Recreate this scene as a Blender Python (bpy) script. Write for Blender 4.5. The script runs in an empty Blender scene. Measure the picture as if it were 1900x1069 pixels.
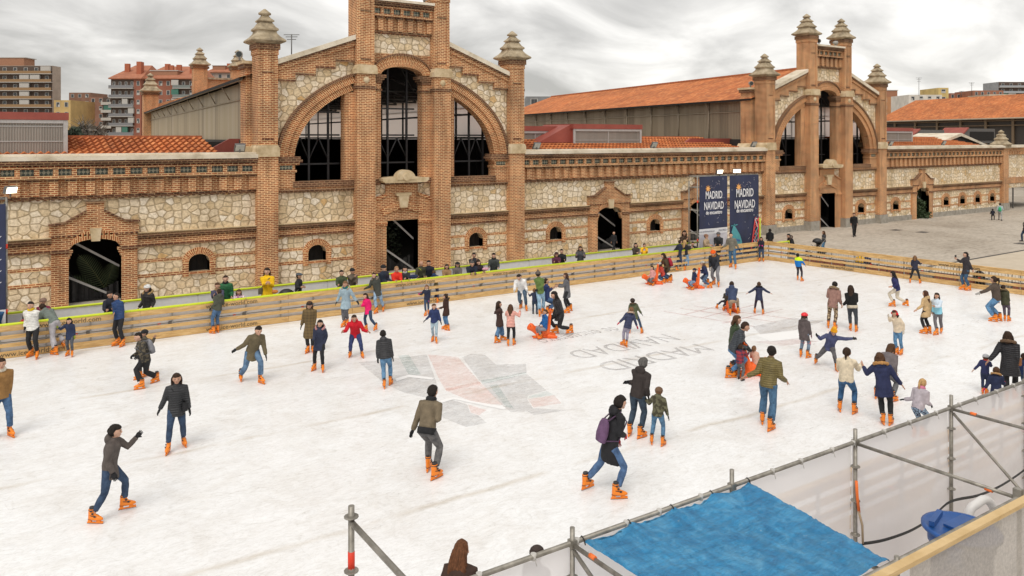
import bpy, bmesh, math, random
import numpy as np
from mathutils import Vector, Matrix, noise
R = math.radians
random.seed(7)
C = bpy.context.scene.collection
SC = bpy.context.scene

# ------------------------------------------------------------------ camera, sky, light, exposure
# world X runs along the market facade, Y into the buildings, Z up; the ice is at z = 0
F_PX, HOR, CX, CY, CZ = 1450.0, 256.0, -24.3, -37.2, 6.6
YAW = R(33.15)
FW = Vector((math.sin(YAW), math.cos(YAW), 0)); RT = Vector((math.cos(YAW), -math.sin(YAW), 0))
CAM = Vector((CX, CY, CZ))
cd = bpy.data.cameras.new('camera'); co = bpy.data.objects.new('camera', cd); C.objects.link(co)
co.location = CAM; co.rotation_euler = (R(90), 0, -YAW)
cd.sensor_width = 36; cd.lens = 36 * F_PX / 1900; cd.shift_y = -(534.5 - HOR) / 1900
cd.clip_start = 0.1; cd.clip_end = 3000
SC.camera = co

SUN_EL, SUN_AZ = R(56), R(228)     # azimuth clockwise from +Y: behind and left of the camera
w = bpy.data.worlds.new('World'); SC.world = w; w.use_nodes = True
nt = w.node_tree; nt.nodes.clear()
def wn(t, **k):
    n = nt.nodes.new(t)
    for a, b in k.items():
        if a in n.inputs: n.inputs[a].default_value = b
        else: setattr(n, a, b)
    return n
wo = wn('ShaderNodeOutputWorld'); bg = wn('ShaderNodeBackground', Strength=0.1)
sky = wn('ShaderNodeTexSky', sky_type='NISHITA', sun_disc=False, sun_elevation=SUN_EL, sun_rotation=SUN_AZ)
tc = wn('ShaderNodeTexCoord'); sp = wn('ShaderNodeSeparateXYZ')
nt.links.new(tc.outputs['Generated'], sp.inputs[0])
zz = wn('ShaderNodeMath', operation='ADD'); zz.inputs[1].default_value = 0.30
nt.links.new(sp.outputs[2], zz.inputs[0])
zm = wn('ShaderNodeMath', operation='MAXIMUM'); zm.inputs[1].default_value = 0.05
nt.links.new(zz.outputs[0], zm.inputs[0])
dv = wn('ShaderNodeVectorMath', operation='DIVIDE'); cb = wn('ShaderNodeCombineXYZ')
for i in range(3): nt.links.new(zm.outputs[0], cb.inputs[i])
nt.links.new(tc.outputs['Generated'], dv.inputs[0]); nt.links.new(cb.outputs[0], dv.inputs[1])
mp = wn('ShaderNodeMapping'); mp.inputs['Rotation'].default_value = (0, 0, R(-33)); mp.inputs['Scale'].default_value = (1.15, 1.45, 0)
nt.links.new(dv.outputs[0], mp.inputs[0])
n1 = wn('ShaderNodeTexNoise', Scale=2.0, Detail=9.0, Roughness=0.52, Distortion=0.45)
nt.links.new(mp.outputs[0], n1.inputs['Vector'])
n2 = wn('ShaderNodeTexNoise', Scale=0.45, Detail=2.0)
nt.links.new(mp.outputs[0], n2.inputs['Vector'])
av = wn('ShaderNodeMath', operation='MULTIPLY_ADD'); av.inputs[1].default_value = 0.45
mlt = wn('ShaderNodeMath', operation='MULTIPLY'); mlt.inputs[1].default_value = 0.62
nt.links.new(n1.outputs[0], mlt.inputs[0]); nt.links.new(n2.outputs[0], av.inputs[0]); nt.links.new(mlt.outputs[0], av.inputs[2])
cr = wn('ShaderNodeValToRGB'); e = cr.color_ramp.elements
e[0].position = 0.41; e[0].color = (0.50, 0.485, 0.46, 1)
e[1].position = 0.64; e[1].color = (1.10, 1.07, 1.02, 1)
m_ = cr.color_ramp.elements.new(0.49); m_.color = (0.67, 0.65, 0.62, 1)
m_ = cr.color_ramp.elements.new(0.57); m_.color = (0.88, 0.855, 0.815, 1)
nt.links.new(av.outputs[0], cr.inputs[0])
sc_ = wn('ShaderNodeVectorMath', operation='SCALE'); sc_.inputs['Scale'].default_value = 8.2
nt.links.new(cr.outputs[0], sc_.inputs[0])
mx = wn('ShaderNodeMixRGB'); mx.inputs[0].default_value = 0.93
nt.links.new(sky.outputs[0], mx.inputs[1]); nt.links.new(sc_.outputs[0], mx.inputs[2])
nt.links.new(mx.outputs[0], bg.inputs[0]); nt.links.new(bg.outputs[0], wo.inputs[0])

sl = bpy.data.lights.new('sun', 'SUN'); sl.energy = 1.4; sl.angle = R(32); sl.color = (1.0, 0.945, 0.87)
so = bpy.data.objects.new('sun', sl); C.objects.link(so)
sdir = Vector((math.sin(SUN_AZ) * math.cos(SUN_EL), math.cos(SUN_AZ) * math.cos(SUN_EL), math.sin(SUN_EL)))
so.rotation_euler = sdir.to_track_quat('Z', 'Y').to_euler()
so.location = (0, -20, 60)
SC.view_settings.view_transform = 'Standard'; SC.view_settings.look = 'None'
SC.view_settings.exposure = 0.36; SC.view_settings.gamma = 1.0
SC.render.engine = 'CYCLES'; SC.cycles.max_bounces = 6; SC.cycles.transparent_max_bounces = 10
SC.cycles.use_denoising = True

# ------------------------------------------------------------------ measuring helpers
def cam_pt(px, py, d):
    p = CAM + FW * d + RT * ((px - 950) / F_PX * d); p.z = CZ - (py - HOR) / F_PX * d
    return p
def on_ground(px, py, z=0.0):
    return cam_pt(px, py, (CZ - z) * F_PX / (py - HOR))
def on_plane(px, py, y):          # plane parallel to the facade
    return cam_pt(px, py, (y - CY) / (FW.y + (px - 950) / F_PX * RT.y))
def depth_at(px, y): return (y - CY) / (FW.y + (px - 950) / F_PX * RT.y)

# ------------------------------------------------------------------ materials
MATS = {}
class NB:
    def __init__(s, name):
        s.m = bpy.data.materials.new(name); s.m.use_nodes = True; s.t = s.m.node_tree; s.t.nodes.clear()
        s.out = s.n('ShaderNodeOutputMaterial'); s.b = s.n('ShaderNodeBsdfPrincipled'); s.l(s.b.outputs[0], s.out.inputs[0])
    def n(s, t, **k):
        n = s.t.nodes.new(t)
        for a, b in k.items():
            if a in n.inputs: n.inputs[a].default_value = b
            else: setattr(n, a, b)
        return n
    def l(s, a, b): s.t.links.new(a, b)
    def ramp(s, src, pts):
        r = s.n('ShaderNodeValToRGB'); el = r.color_ramp.elements
        el[0].position = pts[0][0]; el[0].color = (*pts[0][1], 1); el[1].position = pts[-1][0]; el[1].color = (*pts[-1][1], 1)
        for p, c in pts[1:-1]:
            q = el.new(p); q.color = (*c, 1)
        s.l(src, r.inputs[0]); return r.outputs[0]
    def mix(s, f, a, b, mode='MIX'):
        m = s.n('ShaderNodeMixRGB', blend_type=mode)
        for i, v in ((0, f), (1, a), (2, b)):
            if hasattr(v, 'is_linked') or hasattr(v, 'links'): s.l(v, m.inputs[i])
            elif isinstance(v, (tuple, list)): m.inputs[i].default_value = (*v[:3], 1)
            else: m.inputs[i].default_value = v
        return m.outputs[0]
    def math(s, op, a, b=0.0):
        m = s.n('ShaderNodeMath', operation=op)
        for i, v in ((0, a), (1, b)):
            if hasattr(v, 'links'): s.l(v, m.inputs[i])
            else: m.inputs[i].default_value = v
        return m.outputs[0]
    def uv(s, scale=(1, 1, 1), kind='UV', rot=0):
        t = s.n('ShaderNodeTexCoord'); m = s.n('ShaderNodeMapping'); m.inputs['Scale'].default_value = scale
        m.inputs['Rotation'].default_value = (0, 0, rot); s.l(t.outputs[kind], m.inputs[0]); return m.outputs[0]
    def noise(s, vec, scale, detail=4, rough=0.55, dist=0):
        n = s.n('ShaderNodeTexNoise', Scale=scale, Detail=detail, Roughness=rough, Distortion=dist); s.l(vec, n.inputs['Vector']); return n.outputs[0]
    def bump(s, h, strength=0.4, dist=0.02):
        b = s.n('ShaderNodeBump', Strength=strength, Distance=dist); s.l(h, b.inputs['Height']); s.l(b.outputs[0], s.b.inputs['Normal'])
    def col(s, c): 
        if hasattr(c, 'links'): s.l(c, s.b.inputs['Base Color'])
        else: s.b.inputs['Base Color'].default_value = (*c, 1)
    def rough(s, r):
        if hasattr(r, 'links'): s.l(r, s.b.inputs['Roughness'])
        else: s.b.inputs['Roughness'].default_value = r

def plain(name, c, rough=0.6, metal=0.0, var=0.12, scale=6.0):
    if name in MATS: return MATS[name]
    s = NB(name); v = s.uv(kind='Object'); n = s.noise(v, scale, 4)
    s.col(s.mix(1.0, c, s.ramp(n, [(0.3, (1 - var,) * 3), (0.7, (1 + var * .5,) * 3)]), 'MULTIPLY'))
    s.rough(rough); s.b.inputs['Metallic'].default_value = metal
    MATS[name] = s.m; return s.m

def brick_mat(name, c1, c2, mortar, bw=0.26, bh=0.078, ms=0.013, weather=0.35):
    s = NB(name); v = s.uv()
    b = s.n('ShaderNodeTexBrick', offset=0.5, Scale=1.0); s.l(v, b.inputs['Vector'])
    b.inputs['Color1'].default_value = (*c1, 1); b.inputs['Color2'].default_value = (*c2, 1); b.inputs['Mortar'].default_value = (*mortar, 1)
    b.inputs['Mortar Size'].default_value = ms; b.inputs['Brick Width'].default_value = bw; b.inputs['Row Height'].default_value = bh
    b.inputs['Mortar Smooth'].default_value = 0.1; b.inputs['Bias'].default_value = -0.1
    g = s.noise(s.uv(kind='Object'), 0.5, 6, 0.6)
    c = s.mix(1.0, b.outputs[0], s.ramp(g, [(0.32, (1 - weather,) * 3), (0.5, (0.95, 0.93, 0.9)), (0.72, (1.22, 1.2, 1.14))]), 'MULTIPLY')
    st_ = s.noise(s.uv(scale=(1.3, .16, 1)), 1.5, 5, .65); c = s.mix(1.0, c, s.ramp(st_, [(0.34, (0.66, 0.62, 0.58)), (0.5, (1, 1, 1)), (0.7, (1.1, 1.09, 1.06))]), 'MULTIPLY')
    s.col(c); s.rough(0.9)
    s.bump(s.math('SUBTRACT', 1.0, b.outputs['Fac']), 0.5, 0.012)
    return s.m
M = {}
M['brick'] = brick_mat('brick', (0.45, 0.145, 0.053), (0.22, 0.062, 0.026), (0.78, 0.55, 0.31), bw=0.26, bh=0.084, ms=0.0165)
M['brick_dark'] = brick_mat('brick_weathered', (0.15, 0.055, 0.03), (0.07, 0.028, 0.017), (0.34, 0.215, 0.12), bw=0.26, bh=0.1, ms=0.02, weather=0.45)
M['brick_arch'] = brick_mat('brick_arch', (0.47, 0.145, 0.050), (0.23, 0.068, 0.027), (0.82, 0.56, 0.30), bw=0.36, bh=0.10, ms=0.019)

def stone_mat():
    s = NB('rubble_stone'); v = s.uv(scale=(2.75, 3.2, 1))
    nz = s.n('ShaderNodeTexNoise', Scale=1.3, Detail=2.0); s.l(v, nz.inputs['Vector'])
    vv = s.n('ShaderNodeVectorMath', operation='MULTIPLY_ADD'); s.l(nz.outputs['Color'], vv.inputs[0]); vv.inputs[1].default_value = (.16, .16, 0); s.l(v, vv.inputs[2])
    e = s.n('ShaderNodeTexVoronoi', feature='DISTANCE_TO_EDGE', Scale=1.0, voronoi_dimensions='2D', Randomness=0.74); s.l(vv.outputs[0], e.inputs['Vector'])
    q = s.n('ShaderNodeTexVoronoi', feature='F1', Scale=1.0, voronoi_dimensions='2D', Randomness=0.74); s.l(vv.outputs[0], q.inputs['Vector'])
    sx = s.n('ShaderNodeSeparateColor'); s.l(q.outputs['Color'], sx.inputs[0])
    cell = s.ramp(sx.outputs[0], [(0.0, (0.74, 0.58, 0.36)), (0.3, (0.82, 0.67, 0.46)), (0.6, (0.88, 0.75, 0.56)), (0.88, (0.93, 0.84, 0.70)), (0.96, (0.74, 0.56, 0.33)), (1.0, (0.70, 0.46, 0.21))])
    gr = s.noise(s.uv(), 7.0, 6, 0.65)
    cell = s.mix(1.0, cell, s.ramp(gr, [(0.3, (0.62, 0.58, 0.52)), (0.6, (1.08, 1.08, 1.08))]), 'MULTIPLY')
    mor = s.mix(1.0, (0.52, 0.405, 0.255), s.ramp(gr, [(0.3, (0.75,) * 3), (0.7, (1.15,) * 3)]), 'MULTIPLY')
    f = s.ramp(e.outputs['Distance'], [(0.035, (0, 0, 0)), (0.10, (1, 1, 1))])
    st_ = s.noise(s.uv(scale=(.9, .18, 1)), 1.3, 5, .65)
    s.col(s.mix(1.0, s.mix(f, mor, cell), s.ramp(st_, [(0.33, (0.72, 0.69, 0.64)), (0.5, (1, 1, 1)), (0.7, (1.06, 1.06, 1.05))]), 'MULTIPLY')); s.rough(0.92)
    h = s.math('ADD', f, s.math('MULTIPLY', gr, 0.5)); s.bump(h, 0.8, 0.03)
    return s.m
M['stone'] = stone_mat()
def noisy(name, pts, scale=2.0, rough=0.85, bump=0.3, detail=6, kind='Object', sc=(1, 1, 1)):
    s = NB(name); n = s.noise(s.uv(kind=kind, scale=sc), scale, detail, 0.6); s.col(s.ramp(n, pts)); s.rough(rough)
    if bump: s.bump(n, bump, 0.02)
    return s.m
M['limestone'] = noisy('limestone', [(0.3, (0.36, 0.26, 0.14)), (0.5, (0.58, 0.455, 0.28)), (0.7, (0.72, 0.60, 0.42))], 1.8, 0.85, 0.35)
M['finial'] = noisy('finial_stone', [(0.32, (0.19, 0.15, 0.10)), (0.5, (0.36, 0.29, 0.19)), (0.68, (0.50, 0.42, 0.30))], 2.2, 0.9, 0.5)
M['coping'] = noisy('coping_stone', [(0.3, (0.46, 0.39, 0.28)), (0.5, (0.68, 0.60, 0.47)), (0.68, (0.78, 0.71, 0.60))], 1.2, 0.8, 0.25)
M['granite'] = noisy('granite', [(0.3, (0.24, 0.22, 0.185)), (0.7, (0.40, 0.37, 0.32))], 3.5, 0.85, 0.3)
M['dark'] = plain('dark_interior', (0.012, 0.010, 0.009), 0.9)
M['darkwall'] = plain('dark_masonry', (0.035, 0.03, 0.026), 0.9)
M['steel'] = plain('dark_steel', (0.035, 0.034, 0.036), 0.5, 0.4)
M['steel2'] = plain('grey_steel', (0.15, 0.145, 0.14), 0.5, 0.5)
M['galv'] = noisy('galvanised_steel', [(0.3, (0.17, 0.155, 0.13)), (0.55, (0.29, 0.27, 0.235)), (0.7, (0.38, 0.355, 0.31))], 7.0, 0.5, 0.1)
M['galv'].node_tree.nodes['Principled BSDF'].inputs['Metallic'].default_value = 0.45
M['brace'] = plain('grey_brace', (0.42, 0.41, 0.40), 0.5, 0.2)
M['redmetal'] = noisy('red_metal_cladding', [(0.3, (0.25, 0.055, 0.04)), (0.7, (0.34, 0.085, 0.06))], 1.0, 0.6, 0)

def grille_mat():
    s = NB('green_tile_lattice'); v = s.uv(scale=(9, 9, 1), rot=R(45))
    b = s.n('ShaderNodeTexChecker', Scale=1.0); s.l(v, b.inputs['Vector'])
    b.inputs['Color1'].default_value = (0.04, 0.055, 0.04, 1); b.inputs['Color2'].default_value = (0.30, 0.29, 0.21, 1)
    s.col(b.outputs[0]); s.rough(0.35); return s.m
M['grille'] = grille_mat()

def tiles_mat(name, per=0.24, row=0.36):
    s = NB(name); v = s.uv()
    sp = s.n('ShaderNodeSeparateXYZ'); s.l(v, sp.inputs[0])
    a = s.math('MULTIPLY', sp.outputs[0], 1 / per); b = s.math('MULTIPLY', sp.outputs[1], 1 / row)
    fa = s.math('FRACT', a); fb = s.math('FRACT', b)
    wob = s.math('ABSOLUTE', s.math('SUBTRACT', fa, 0.5))
    cell = s.n('ShaderNodeCombineXYZ'); s.l(s.math('FLOOR', a), cell.inputs[0]); s.l(s.math('FLOOR', b), cell.inputs[1])
    wn_ = s.n('ShaderNodeTexWhiteNoise', noise_dimensions='2D'); s.l(cell.outputs[0], wn_.inputs['Vector'])
    c = s.ramp(wn_.outputs['Value'], [(0.0, (0.46, 0.135, 0.040)), (0.3, (0.54, 0.165, 0.048)), (0.7, (0.61, 0.20, 0.058)), (0.93, (0.68, 0.26, 0.09)), (1.0, (0.40, 0.125, 0.045))])
    g = s.noise(v, 0.35, 6, 0.6)
    c = s.mix(1.0, c, s.ramp(g, [(0.3, (0.68, 0.64, 0.6)), (0.55, (1, 1, 1)), (0.75, (1.18, 1.1, 1.0))]), 'MULTIPLY')
    gap = s.ramp(fb, [(0.0, (0.45, 0.38, 0.33)), (0.16, (1, 1, 1))])
    c = s.mix(1.0, c, gap, 'MULTIPLY')
    s.col(c); s.rough(0.85)
    s.bump(s.math('ADD', s.math('MULTIPLY', wob, 1.5), fb), 0.9, 0.05)
    return s.m
M['tiles'] = tiles_mat('terracotta_tiles')

def corr_mat(name, pts, per=0.18, trans=0.0, rough=0.5):
    s = NB(name); v = s.uv()
    sp = s.n('ShaderNodeSeparateXYZ'); s.l(v, sp.inputs[0])
    wv = s.math('SINE', s.math('MULTIPLY', sp.outputs[0], 2 * math.pi / per))
    n = s.noise(s.uv(scale=(1.0, 0.06, 1)), 1.6, 4, 0.6)
    pan = s.n('ShaderNodeTexWhiteNoise', noise_dimensions='1D'); s.l(s.math('FLOOR', s.math('MULTIPLY', sp.outputs[0], 1.05)), pan.inputs['W'])
    c = s.ramp(s.math('ADD', s.math('MULTIPLY', n, 0.6), s.math('MULTIPLY', pan.outputs[0], 0.35)), pts)
    c = s.mix(1.0, c, s.ramp(s.math('ADD', s.math('MULTIPLY', wv, 0.5), 0.5), [(0, (0.72,) * 3), (1, (1.08,) * 3)]), 'MULTIPLY')
    s.col(c); s.rough(rough); s.bump(wv, 0.5, 0.03)
    if trans:
        t = s.n('ShaderNodeBsdfTranslucent'); t.inputs[0].default_value = (0.95, 0.85, 0.78, 1)
        m = s.n('ShaderNodeMixShader'); m.inputs[0].default_value = trans
        s.l(s.b.outputs[0], m.inputs[1]); s.l(t.outputs[0], m.inputs[2]); s.l(m.outputs[0], s.out.inputs[0])
    return s.m
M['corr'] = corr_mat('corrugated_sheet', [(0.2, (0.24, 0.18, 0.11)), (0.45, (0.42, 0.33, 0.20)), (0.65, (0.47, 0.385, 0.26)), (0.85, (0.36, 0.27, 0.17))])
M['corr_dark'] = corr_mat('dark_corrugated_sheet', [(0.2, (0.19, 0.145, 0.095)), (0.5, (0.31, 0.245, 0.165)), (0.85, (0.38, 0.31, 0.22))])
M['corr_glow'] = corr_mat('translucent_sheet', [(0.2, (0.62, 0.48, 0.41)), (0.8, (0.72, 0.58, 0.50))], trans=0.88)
M['poly'] = corr_mat('polycarbonate_panel', [(0.2, (0.24, 0.225, 0.20)), (0.8, (0.36, 0.335, 0.30))], per=0.1)

def ice_mat():
    s = NB('ice'); o = s.uv(kind='Object')
    a = s.noise(o, 0.22, 5, 0.6, 0.6); b = s.noise(s.uv(kind='Object', scale=(1, 2.6, 1), rot=R(20)), 2.2, 8, 0.7, 1.2); c3 = s.noise(s.uv(kind='Object', scale=(1, 4, 1), rot=R(-35)), 4.5, 6, 0.75, 1.5)
    base = s.ramp(a, [(0.3, (0.84, 0.84, 0.845)), (0.5, (0.87, 0.88, 0.89)), (0.7, (0.885, 0.90, 0.915))])
    base = s.mix(1.0, base, s.ramp(b, [(0.36, (0.93, 0.922, 0.91)), (0.55, (1, 1, 1)), (0.7, (1.02, 1.02, 1.02))]), 'MULTIPLY')
    base = s.mix(1.0, base, s.ramp(c3, [(0.34, (0.93, 0.925, 0.915)), (0.5, (1, 1, 1))]), 'MULTIPLY')
    for sc_i, di, am in ((0.9, 1.8, .93), (1.7, 2.6, .95), (3.1, 3.2, .955)):
        rn = s.noise(s.uv(kind='Object', scale=(1, 1.5, 1), rot=sc_i), sc_i, 2, .4, di)
        rd = s.math('ABSOLUTE', s.math('SUBTRACT', rn, .5))
        base = s.mix(1.0, base, s.ramp(rd, [(0.0, (am, am * .995, am * .985)), (0.018, (1, 1, 1))]), 'MULTIPLY')
    fine_ = s.noise(s.uv(kind='Object', scale=(1, 1.8, 1)), 9.0, 5, .8, 1.0)
    base = s.mix(1.0, base, s.ramp(fine_, [(0.36, (0.90, 0.895, 0.89)), (0.5, (1, 1, 1)), (0.62, (1.03, 1.03, 1.03))]), 'MULTIPLY')
    worn = s.noise(o, 0.9, 6, .7, .5)
    base = s.mix(1.0, base, s.ramp(worn, [(0.35, (0.93, 0.915, 0.895)), (0.55, (1, 1, 1))]), 'MULTIPLY')
    sp = s.n('ShaderNodeSeparateXYZ'); s.l(o, sp.inputs[0])
    yy = s.math('ADD', sp.outputs[1], s.math('MULTIPLY', s.noise(o, 0.6, 3), 0.35))
    fy = s.math('FRACT', s.math('MULTIPLY', s.math('ADD', yy, 24.5), 1 / 5.02))
    d = s.math('ABSOLUTE', s.math('SUBTRACT', fy, 0.5)); d = s.math('SUBTRACT', 0.5, d)
    seam = s.ramp(d, [(0.0, (0.80, 0.75, 0.68)), (0.026, (1, 1, 1))])
    patch = s.ramp(s.noise(o, 0.5, 3), [(0.4, (0, 0, 0)), (0.6, (1, 1, 1))])
    base = s.mix(1.0, base, s.mix(patch, (1, 1, 1), seam), 'MULTIPLY')
    s.col(base); s.rough(s.ramp(b, [(0.3, (0.24,) * 3), (0.7, (0.5,) * 3)]))
    s.bump(s.math('ADD', b, c3), 0.22, 0.01)
    s.b.inputs['Specular IOR Level'].default_value = 0.45
    return s.m
M['ice'] = ice_mat()
def decal(name, c, amount=0.5, cover=0.5):
    """paint frozen into the ice: broken up by scratches"""
    s = NB(name); o = s.uv(kind='Object', scale=(1, 2.2, 1))
    n = s.noise(o, 5.0, 8, 0.8, 0.8); s.col(c); s.rough(0.5)
    t = s.n('ShaderNodeBsdfTransparent'); m = s.n('ShaderNodeMixShader')
    f = s.ramp(s.math('ADD', s.math('MULTIPLY', n, .6), s.math('MULTIPLY', s.noise(s.uv(kind='Object', scale=(1, 1.6, 1), rot=.6), 1.1, 7, .75), .4)), [(cover - 0.13, (amount,) * 3), (cover + 0.1, (amount * 0.12,) * 3)])
    s.l(f, m.inputs[0]); s.l(t.outputs[0], m.inputs[1]); s.l(s.b.outputs[0], m.inputs[2]); s.l(m.outputs[0], s.out.inputs[0])
    return s.m
def plaza_mat():
    s = NB('plaza_paving'); o = s.uv(kind='Object')
    a = s.noise(o, 0.12, 6, 0.65, 0.4); b = s.noise(s.uv(kind='Object', scale=(1, 2.5, 1)), 2.2, 8, 0.75)
    c = s.ramp(a, [(0.3, (0.33, 0.28, 0.22)), (0.5, (0.45, 0.395, 0.325)), (0.7, (0.53, 0.475, 0.40))])
    c = s.mix(1.0, c, s.ramp(b, [(0.35, (0.66, 0.64, 0.62)), (0.5, (1, 1, 1)), (0.68, (1.14, 1.14, 1.14))]), 'MULTIPLY')
    v = s.n('ShaderNodeTexBrick', offset=0.5, Scale=1.0); s.l(s.uv(kind='Object', scale=(1, 1, 1)), v.inputs['Vector'])
    v.inputs['Color1'].default_value = (1, 1, 1, 1); v.inputs['Color2'].default_value = (0.9, 0.9, 0.9, 1); v.inputs['Mortar'].default_value = (0.72, 0.7, 0.68, 1)
    v.inputs['Mortar Size'].default_value = 0.02; v.inputs['Brick Width'].default_value = 1.2; v.inputs['Row Height'].default_value = 0.6
    s.col(s.mix(0.7, c, v.outputs[0], 'MULTIPLY')); s.rough(0.85); s.bump(b, 0.3, 0.01)
    return s.m
M['plaza'] = plaza_mat()
M['slab'] = noisy('smooth_paving', [(0.3, (0.48, 0.405, 0.305)), (0.7, (0.57, 0.49, 0.38))], 1.5, 0.85, 0.1)
def wood_mat(name, cs, sc=(1.0, 1.0, 9.0)):
    s = NB(name); n = s.noise(s.uv(kind='Object', scale=sc), 2.2, 6, 0.65, 0.6); s.col(s.ramp(n, cs)); s.rough(0.75); s.bump(n, 0.15, 0.01)
    return s.m
M['wood'] = wood_mat('barrier_wood', [(0.28, (0.36, 0.20, 0.075)), (0.5, (0.60, 0.375, 0.145)), (0.72, (0.76, 0.53, 0.26))])
M['timber'] = wood_mat('fresh_timber', [(0.3, (0.50, 0.34, 0.15)), (0.7, (0.68, 0.50, 0.27))])
M['yellow'] = plain('yellow_rail', (0.62, 0.72, 0.02), 0.45, var=0.06)
M['white'] = plain('white_board', (0.78, 0.765, 0.75), 0.5, var=0.08)
M['black'] = plain('black_plastic', (0.02, 0.02, 0.02), 0.5)
M['orange'] = plain('orange_plastic', (0.86, 0.13, 0.015), 0.42, var=0.05)
M['orange_skate'] = plain('orange_skate_shell', (0.87, 0.235, 0.012), 0.4, var=0.12, scale=14)
M['skate_dark'] = plain('skate_buckle', (0.03, 0.028, 0.03), 0.5)
M['red'] = plain('red_tape', (0.75, 0.05, 0.02), 0.6)
M['orange_tape'] = plain('orange_tape', (0.85, 0.18, 0.03), 0.6)

# ------------------------------------------------------------------ mesh builder
ORG = {}
class MB:
    def __init__(s): s.v = []; s.f = []; s.uv = []; s.m = []; s.s = []
    def face(s, pts, uv=None, m=0, smooth=False):
        i0 = len(s.v); s.v += [tuple(p) for p in pts]; s.f.append(tuple(range(i0, i0 + len(pts))))
        if uv is None:
            a, b, c = Vector(pts[0]), Vector(pts[1]), Vector(pts[2]); n = (b - a).cross(c - a)
            ax, ay, az = abs(n.x), abs(n.y), abs(n.z)
            if az > ax and az > ay * 1.5: uv = [(p[0], p[1]) for p in pts]
            elif ay >= ax: uv = [(p[0], p[2]) for p in pts]
            else: uv = [(p[1] + .13, p[2]) for p in pts]
        s.uv += list(uv); s.m.append(m); s.s.append(smooth)
    def box(s, x0, x1, y0, y1, z0, z1, m=0):
        a = [(x0, y0, z0), (x1, y0, z0), (x1, y1, z0), (x0, y1, z0), (x0, y0, z1), (x1, y0, z1), (x1, y1, z1), (x0, y1, z1)]
        for q in ((0, 1, 5, 4), (1, 2, 6, 5), (2, 3, 7, 6), (3, 0, 4, 7), (4, 5, 6, 7), (3, 2, 1, 0)): s.face([a[i] for i in q], m=m)
        return s
    def obox(s, c, ax, ay, az, m=0):      # oriented box: centre and three half-axis vectors
        c, ax, ay, az = Vector(c), Vector(ax), Vector(ay), Vector(az)
        P = [c + ax * i + ay * j + az * k for k in (-1, 1) for i, j in ((-1, -1), (1, -1), (1, 1), (-1, 1))]
        for q in ((0, 1, 5, 4), (1, 2, 6, 5), (2, 3, 7, 6), (3, 0, 4, 7), (4, 5, 6, 7), (3, 2, 1, 0)): s.face([P[i] for i in q], m=m)
        return s
    def prism(s, pts, y0, y1, m=0):       # polygon in XZ, seen from -Y counter-clockwise, pushed from y0 to y1
        s.face([(x, y0, z) for x, z in pts], m=m); s.face([(x, y1, z) for x, z in reversed(pts)], m=m)
        n = len(pts)
        for i in range(n):
            (xa, za), (xb, zb) = pts[i], pts[(i + 1) % n]
            s.face([(xa, y0, za), (xa, y1, za), (xb, y1, zb), (xb, y0, zb)], m=m)
        return s
    def slab(s, pts, z0, z1, m=0):        # polygon in XY
        s.face([(x, y, z1) for x, y in pts], m=m); s.face([(x, y, z0) for x, y in reversed(pts)], m=m)
        n = len(pts)
        for i in range(n):
            (xa, ya), (xb, yb) = pts[i], pts[(i + 1) % n]
            s.face([(xa, ya, z0), (xb, yb, z0), (xb, yb, z1), (xa, ya, z1)], m=m)
        return s
    def loft(s, rings, m=0, smooth=True, cap=True):
        n = len(rings[0])
        i0 = len(s.v)
        for r in rings: s.v += [tuple(p) for p in r]
        for k in range(len(rings) - 1):
            for i in range(n):
                j = (i + 1) % n
                s.f.append((i0 + k * n + i, i0 + k * n + j, i0 + (k + 1) * n + j, i0 + (k + 1) * n + i)); s.m.append(m); s.s.append(smooth)
                s.uv += [(i / n, k), ((i + 1) / n, k), ((i + 1) / n, k + 1), (i / n, k + 1)]
        if cap:
            for base, order in ((0, True), ((len(rings) - 1) * n, False)):
                q = [i0 + base + i for i in range(n)]
                if order: q.reverse()
                s.f.append(tuple(q)); s.m.append(m); s.s.append(False); s.uv += [(0, 0)] * n
        return s
    def tube(s, pts, r, n=8, m=0, r2=None, cap=True):
        pts = [Vector(p) for p in pts]; rings = []
        N = len(pts); rr = r if isinstance(r, (list, tuple)) else [r] * N
        if r2 is not None: rr = [r + (r2 - r) * i / (N - 1) for i in range(N)]
        prev = None
        for i, p in enumerate(pts):
            t = (pts[min(i + 1, N - 1)] - pts[max(i - 1, 0)])
            if t.length < 1e-9: t = Vector((0, 0, 1))
            t.normalize()
            if prev is None:
                u = t.cross(Vector((0, 0, 1)))
                if u.length < 1e-3: u = t.cross(Vector((1, 0, 0)))
            else: u = prev - t * prev.dot(t)
            if u.length < 1e-6: u = t.orthogonal()
            u.normalize(); w_ = t.cross(u); prev = u
            rings.append([p + (u * math.cos(a) + w_ * math.sin(a)) * rr[i] for a in [2 * math.pi * k / n for k in range(n)]])
        return s.loft(rings, m=m, cap=cap)
    def lathe(s, c, prof, n=12, m=0, square=False, smooth=True):
        k = 4 if square else n; rings = []
        for r, z in prof:
            rr = r * (math.sqrt(2) if square else 1); off = math.pi / 4 if square else 0
            rings.append([(c[0] + rr * math.cos(off + 2 * math.pi * i / k), c[1] + rr * math.sin(off + 2 * math.pi * i / k), c[2] + z) for i in range(k)])
        return s.loft(rings, m=m, smooth=smooth and not square)
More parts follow.
